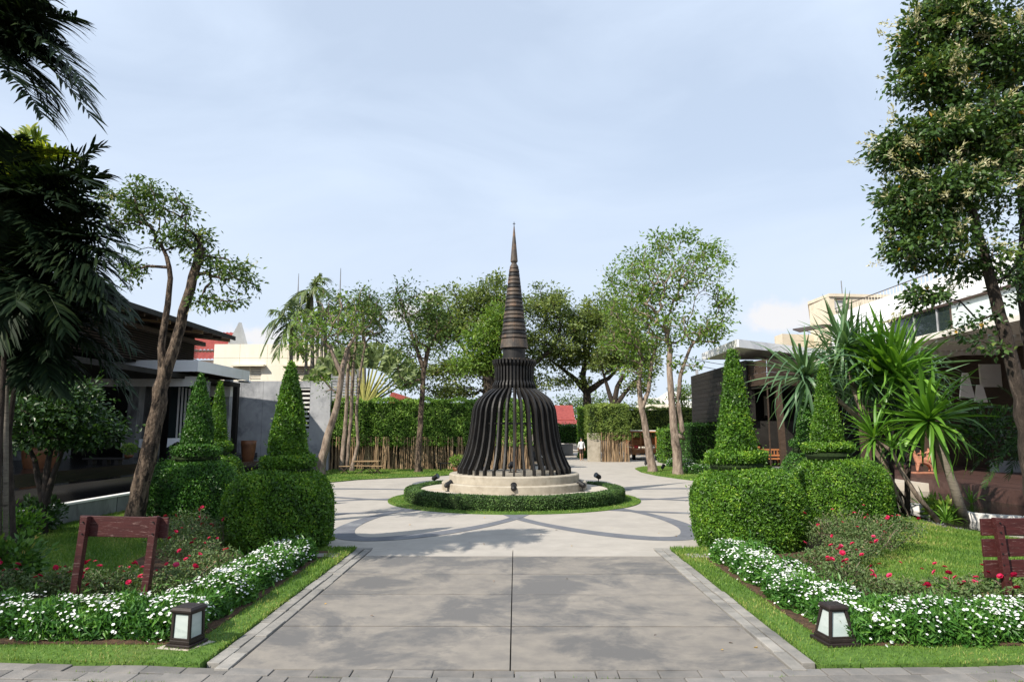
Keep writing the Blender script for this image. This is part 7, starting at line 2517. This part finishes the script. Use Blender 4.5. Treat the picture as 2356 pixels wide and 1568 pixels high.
for (px, ptop, lab) in ((703, 735, 'first pale palm stem before the cream wall'), (716, 740, 'second pale palm stem before the cream wall'), (728, 735, 'third pale palm stem before the cream wall'), (738, 745, 'rightmost pale palm stem before the cream wall')):
    Y = 44.5
    t = thing('palm_tree', lab, 'palm', (xat(px - 4, Y, 0), Y, 0))
    MB().tube([(xat(px - 4, Y, 0), Y, 0), tuple(AT(px, 880, Y)), tuple(AT(px + 4, ptop, Y))], [.13, .11, .09], 8).build('trunk', M['palmtrunk'], t, smooth=True)

# traveller's palm fan
Yt = 41.5
tp_ = thing('fan_palm', 'flat fan palm with yellow-green stalks spread above the bamboo hedge', 'palm', (xat(838, Yt, 0), Yt, 0))
cbase = AT(838, 935, Yt)
MB().tube([(cbase.x, Yt, 0), tuple(cbase)], [.25, .22], 10).build('trunk', M['bark_pale'], tp_)
nf = 21
for i in range(nf):
    a = math.radians(168 - 138 * i / (nf - 1))
    ln1 = 2.45
    d = Vector((math.cos(a), .10 * math.sin(i * 2.2), math.sin(a)))
    pe = cbase + d * (ln1 * .95)
    pt = MB()
    pt.tube([cbase - Vector((0, 0, .15)), cbase + d * ln1 * .5, pe], [.10, .075, .05], 5)
    lf = pt.build('leaf', M['petiole'], tp_)
    # blade of torn strips
    ax = d
    sidev = ax.cross(Vector((0, -1, 0))).normalized()
    nn = 17
    P, D, L_ = [], [], []
    for j in range(nn):
        s = j / (nn - 1)
        for q in (-1, 1):
            P.append(pe + ax * (1.55 * s))
            D.append(ax * .75 + sidev * q * .7 + Vector((0, R.normal(0, .2) - .1, -.25 - .15 * s)))
            L_.append(.58 * (math.sin(PI * (.15 + .8 * s)) ** .5))
    P, D = np.array(P), np.array(D)
    N_ = np.tile(np.array([0, -1.0, .25]), (len(P), 1)) + R.normal(0, .3, P.shape)
    V, F = leaf_quads(P, D, N_, np.array(L_), .26, .1, .5)
    npmesh('blade', V, F, M['l_travel'], lf, np.repeat(np.clip(.5 + R.normal(0, .22, len(P)), 0, 1), 4))

# cycad-like palm at the right edge
YQ = 15.5
cq = AT(2400, 985, YQ)
palm('cycad_palm', 'dark feathery cycad leaning in from the right edge beside the deck', (cq.x + .3, YQ, 0), [(2400, 1000)], .16,
     [(2390, 985, 2235, 1085, 60), (2390, 985, 2265, 1120, 50), (2390, 985, 2215, 1010, 60), (2390, 985, 2250, 940, 40), (2390, 985, 2320, 1100, 40), (2390, 980, 2300, 890, 20), (2390, 985, 2230, 1050, 70), (2395, 985, 2330, 1040, 50), (2390, 985, 2450, 900, 20), (2390, 985, 2280, 980, 50), (2390, 985, 2350, 900, 10)],
     YQ, .26, M['l_dim'], 15, n=46, wid=.022, droop=.2, tm=M['bark_dark'])

# ------------------------------------------------------------------ sword-leaved plants on the right
LM = [sword_mesh(1.0, .066, b, i, M['l_sword'], t, kk) for i, (b, t, kk) in enumerate(((.25, .45, 0), (.55, .6, 0), (.9, .35, .25), (.15, .7, 0), (.7, .85, .5), (.4, .5, 0)))]
LP = [sword_mesh(1.0, .050, b, i + 20, M['l_pandan'], t, kk) for i, (b, t, kk) in enumerate(((.15, .45, 0), (.35, .6, 0), (.8, .35, .4), (.1, .75, 0), (1.0, .5, .7)))]
YS = 17.1
pa = thing('screw_pine', 'stilt-rooted screw pine with blue-green and bright fans of sword leaves', 'plant', (xat(2062, YS, 0), YS, 0))
crown_pt = AT(2030, 1050, YS)
MB().tube([tuple(AT(2066, 1150, YS)), tuple(AT(2045, 1100, YS)), tuple(AT(2026, 1050, YS)), tuple(AT(2000, 985, YS)), tuple(AT(1960, 880, YS)), tuple(AT(1945, 800, YS))], [.07, .09, .10, .085, .07, .06], 10).build('trunk', M['bark_pale'], pa, smooth=True)
MB().tube([tuple(AT(2000, 985, YS)), tuple(AT(1930, 920, YS - .1)), tuple(AT(1856, 868, YS - .4))], [.07, .055, .05], 8).build('branch', M['bark_pale'], pa, smooth=True)
MB().tube([tuple(AT(1995, 965, YS)), tuple(AT(2035, 920, YS)), tuple(AT(2058, 862, YS))], [.07, .055, .05], 8).build('branch', M['bark_pale'], pa, smooth=True)
rg = np.random.default_rng(5)
for i in range(13):
    t = rg.uniform(.1, 1)
    a = AT(2030 + 26 * (1 - t), 1055 + 85 * (1 - t), YS + rg.normal(0, .05))
    g = G(2040 + rg.uniform(-10, 66), rg.uniform(1182, 1202))
    m_ = Vector((a.x * .4 + g.x * .6, a.y * .5 + g.y * .5, a.z * .45))
    MB().tube([a, m_, g - Vector((0, 0, .03))], [.03, .028, .026], 6).build('stilt_root', M['bark_pale'] if i % 2 else M['bark'], pa, smooth=True)
sword_head(pa, AT(1854, 866, YS - .4), (-.45, -.6, .35), 74, LP, 3, 120, 1.5, 1)
sword_head(pa, AT(1945, 795, YS), (-.1, -.15, 1), 84, LP, 6, 160, 1.45, 2)
sword_head(pa, AT(1968, 840, YS + .5), (.0, -.1, .3), 44, LP, 40, 165, 1.6, 8)
sword_head(pa, AT(2060, 858, YS), (-.5, -.25, .85), 64, LM, 2, 95, 1.5, 3)
sword_head(pa, AT(2070, 860, YS + .6), (.5, .4, .7), 30, LP, 10, 120, 1.35, 4)
pb_ = thing('screw_pine', 'second screw pine with hanging blue-green leaves behind the stilt-rooted one', 'plant', (xat(2050, 18.4, 0), 18.4, 0))
for q_ in ((1990, 850), (2045, 915), (2105, 880)):
    MB().tube([(xat(2050, 18.4, 0), 18.4, 0), tuple(AT(2050, 1050, 18.4)), tuple(AT(q_[0] * .5 + 1020, 960, 18.4)), tuple(AT(q_[0], q_[1], 18.4))], [.09, .08, .07, .05], 8).build('trunk', M['bark_dark'], pb_, smooth=True)
sword_head(pb_, AT(1990, 850, 18.4), (-.2, -.2, 1), 90, LP, 8, 165, 1.6, 31)
sword_head(pb_, AT(2045, 915, 18.4), (-.2, -.4, .8), 90, LP, 15, 165, 1.5, 32)
sword_head(pb_, AT(2105, 880, 18.4), (.3, -.2, 1), 80, LP, 8, 150, 1.5, 33)


def sword_mass(root, heads, meshes, mat, seed):
    """the leaves past the first three hundred of a plant: the same leaves joined into one part"""
    rg = np.random.default_rng(seed)
    geo = []
    for me in meshes:
        v = np.empty(len(me.vertices) * 3, dtype=np.float32)
        me.vertices.foreach_get('co', v)
        geo.append((v.reshape(-1, 3), np.array([list(p.vertices) for p in me.polygons]), me.attributes['tone'].data[0].value))
    parts = []
    for c, axis, n, lo, hi, scale in heads:
        q = Vector((0, 0, 1)).rotation_difference(Vector(axis).normalized())
        for i in range(n):
            th = math.radians(lo + (hi - lo) * ((i + .5) / n) ** .85) + rg.normal(0, .08)
            ph = i * 2.399963 + rg.normal(0, .15)
            d = q @ Vector((math.sin(th) * math.cos(ph), math.sin(th) * math.sin(ph), math.cos(th)))
            y = Vector((0, 0, 1)).cross(d).normalized() if abs(d.z) < .98 else Vector((1, 0, 0))
            mt = np.array(Matrix((d, y, d.cross(y).normalized())).transposed() @ Matrix.Rotation(rg.normal(0, .35), 3, 'X'))
            V, F, t = geo[int(rg.integers(len(geo)))]
            parts.append((V @ mt.T * (scale * rg.uniform(.75, 1.15)) + np.array(c), F, min(1, max(0, t + rg.normal(0, .12))), 0))
    V, F, t, m = merge(parts)
    return npmesh('leaves', V, F, mat, root, t, None, True, 'stuff')


sword_mass(pb_, [(AT(1960, 815, 17.8), (-.25, -.2, 1), 70, 5, 150, 1.5), (AT(2000, 860, 17.9), (-.3, -.3, .8), 70, 10, 150, 1.5), (AT(2090, 850, 18.2), (.2, -.1, 1), 50, 5, 130, 1.5), (AT(1930, 850, 17.8), (-.6, -.3, .7), 50, 5, 140, 1.4)], LP, M['l_pandan'], 41)
sword_mass(pa, [(AT(2045, 862, 17.0), (-.62, -.2, .75), 60, 2, 60, 1.75), (AT(2075, 880, 16.8), (-.2, -.3, 1), 40, 4, 85, 1.5)], LM, M['l_sword'], 42)
YD = 16.1
dr = thing('dragon_plant', 'bright green sword-leaved plant on a leaning stem right of the screw pine', 'plant', (xat(2213, YD, 0), YD, 0))
MB().tube([tuple(G(2222, 1206) - Vector((0, 0, .03))), tuple(AT(2196, 1120, YD)), tuple(AT(2170, 1050, YD)), tuple(AT(2140, 975, YD))], [.12, .10, .085, .075], 12).build('trunk', M['palmtrunk'], dr, smooth=True)
sword_head(dr, AT(2136, 968, YD), (-.16, -.25, 1), 100, LM, 3, 132, 1.5, 6)
YE = 16.0
d2 = thing('dragon_plant', 'smaller sword-leaved plant on a thin pale stem between the screw pine and the bright one', 'plant', (xat(2165, YE, 0), YE, 0))
MB().tube([tuple(G(2168, 1206) - Vector((0, 0, .03))), tuple(AT(2110, 1140, YE)), tuple(AT(2075, 1085, YE)), tuple(AT(2050, 1035, YE)), tuple(AT(2012, 1012, YE))], [.06, .055, .05, .045, .04], 10).build('trunk', M['bark_pale'], d2, smooth=True)
sword_head(d2, AT(2012, 1008, YE), (-.6, -.3, .55), 40, LM, 4, 90, .95, 7)
sword_head(d2, AT(2050, 1030, YE), (.1, -.3, .9), 22, LM, 20, 90, .7, 9)
d3 = thing('dragon_plant', 'ringed dark stem standing in the screw pine roots', 'plant', (xat(2085, 17.4, 0), 17.4, 0))
MB().tube([(xat(2085, 17.4, 0), 17.4, 0), tuple(AT(2088, 1100, 17.4)), tuple(AT(2096, 1020, 17.4)), tuple(AT(2090, 950, 17.4))], [.07, .065, .06, .06], 10).build('trunk', M['bark_dark'], d3, smooth=True)
sword_head(d3, AT(2090, 950, 17.4), (0, .2, 1), 24, LP, 10, 120, 1.1, 10)
br_ = thing('rosette_plant', 'low bright rosette of sword leaves at the foot of the leaning stem', 'plant', tuple(G(2176, 1202)))
sword_head(br_, G(2178, 1200, .05), (0, 0, 1), 26, LM, 6, 80, .55, 12)
br2 = thing('rosette_plant', 'upright rosette of sword leaves behind the thin pale stem', 'plant', tuple(G(2130, 1180)))
sword_head(br2, G(2132, 1178, .05), (0, 0, 1), 22, LM, 4, 60, .62, 13)
br3 = thing('rosette_plant', 'small rosette right behind the leaning stem', 'plant', tuple(G(2238, 1165)))
sword_head(br3, G(2236, 1160, .05), (0, 0, 1), 16, LM, 4, 50, .5, 14)

# dark pebbles round the stems
peb = MB()
pebm = thing('pebble_bed', 'patch of dark grey rounded pebbles at the foot of the leaning stems', 'pebbles', tuple(G(2170, 1207)), kind='stuff')
for i in range(240):
    p = G(R.uniform(2100, 2275), R.uniform(1196, 1222), .03)
    if (p.y - G(2180, 1206).y) > .9:
        continue
    a, b, c = R.uniform(.025, .055), R.uniform(.025, .05), R.uniform(.015, .03)
    th = R.uniform(0, 3)
    vs_, n_ = [], 7
    for (q, zz) in ((.55, -.4), (1, .1), (.75, .7)):
        for j in range(n_):
            u = j * 2 * PI / n_
            x_, y_ = a * q * math.cos(u), b * q * math.sin(u)
            vs_.append((p.x + x_ * math.cos(th) - y_ * math.sin(th), p.y + x_ * math.sin(th) + y_ * math.cos(th), p.z + c * zz + .01))
    vs_.append((p.x, p.y, p.z + c + .01))
    fs_ = [(r * n_ + j, r * n_ + (j + 1) % n_, (r + 1) * n_ + (j + 1) % n_, (r + 1) * n_ + j) for r in range(2) for j in range(n_)] + [(2 * n_ + j, 2 * n_ + (j + 1) % n_, 3 * n_) for j in range(n_)]
    peb.add(vs_, fs_)
peb.build('pebbles', M['stone'], pebm, smooth=True, kind='stuff')

# ------------------------------------------------------------------ grass, fallen leaves
grass('grass', 'short green grass of the left lawn and verge', Lg, .03, 1300, .052, .011, holes=(SB,), near=10)
grass('grass', 'short green grass of the right lawn and verge', Rg, .03, 1300, .052, .011, holes=(SBR,), near=10)
grass('grass', 'green grass of the back lawn before the bamboo hedge', Bl, .035, 350, .07, .022)
grass('grass', 'green grass of the lawn under the two right trees', Br, .035, 350, .07, .022)
grass('grass', 'narrow ring of grass round the clipped ring hedge', arc(MC, 3.9, 0, 359, 72), .02, 700, .045, .014, holes=(arc(MC, 3.45, 0, 359, 72),))
# tufts in the joints of the pavers
n = 2600
P = np.stack([R.uniform(-5.5, 5.5, n), np.zeros(n), np.full(n, -.03)], 1)
P[:, 1] = YA + .0085 * P[:, 0] ** 2 - R.choice([.395, .395, .395, .18], n) + R.normal(0, .008, n)
keep = np.sin(P[:, 0] * 3.1) + .6 * np.sin(P[:, 0] * 7.7 + 1) > .35
P = P[keep]
V, F = leaf_quads(P, R.normal(0, .6, P.shape) + np.array([0, 0, 1]), R.normal(0, 1, P.shape), .05 * R.uniform(.4, 1.2, len(P)), .008)
tag(npmesh('grass', V, F, M['l_grass'], None, np.repeat(np.clip(R.normal(.5, .2, len(P)), 0, 1), 4)), 'grass tufts in the joints of the pavement stones', 'grass', kind='stuff')

# a few dry leaves on the paving
k = 0
for i in range(26):
    p = G(R.uniform(560, 1900), R.uniform(1280, 1520)) if i < 14 else G(R.uniform(820, 1560), R.uniform(1185, 1260))
    L_ = R.uniform(.035, .07)
    V, F = leaf_quads(np.array([[0, 0, 0.0]]), np.array([[1, .1, .12]]), np.array([[0, .2, 1.0]]), L_, L_ * .55, .25)
    o = npmesh('fallen_leaf', V, F, M['l_bigtree'] if i % 2 else M['bark_pale'], None, np.full(4, 1.0))
    o.location = p + Vector((0, 0, .012))
    o.rotation_euler = (R.normal(0, .2), R.normal(0, .2), R.uniform(0, 6))
    tag(o, 'dry fallen leaf on the slabs of the path in the foreground' if i < 14 else 'dry fallen leaf on the paving of the round plaza', 'leaf', 'fallen leaves on the path' if i < 14 else 'fallen leaves on the plaza')
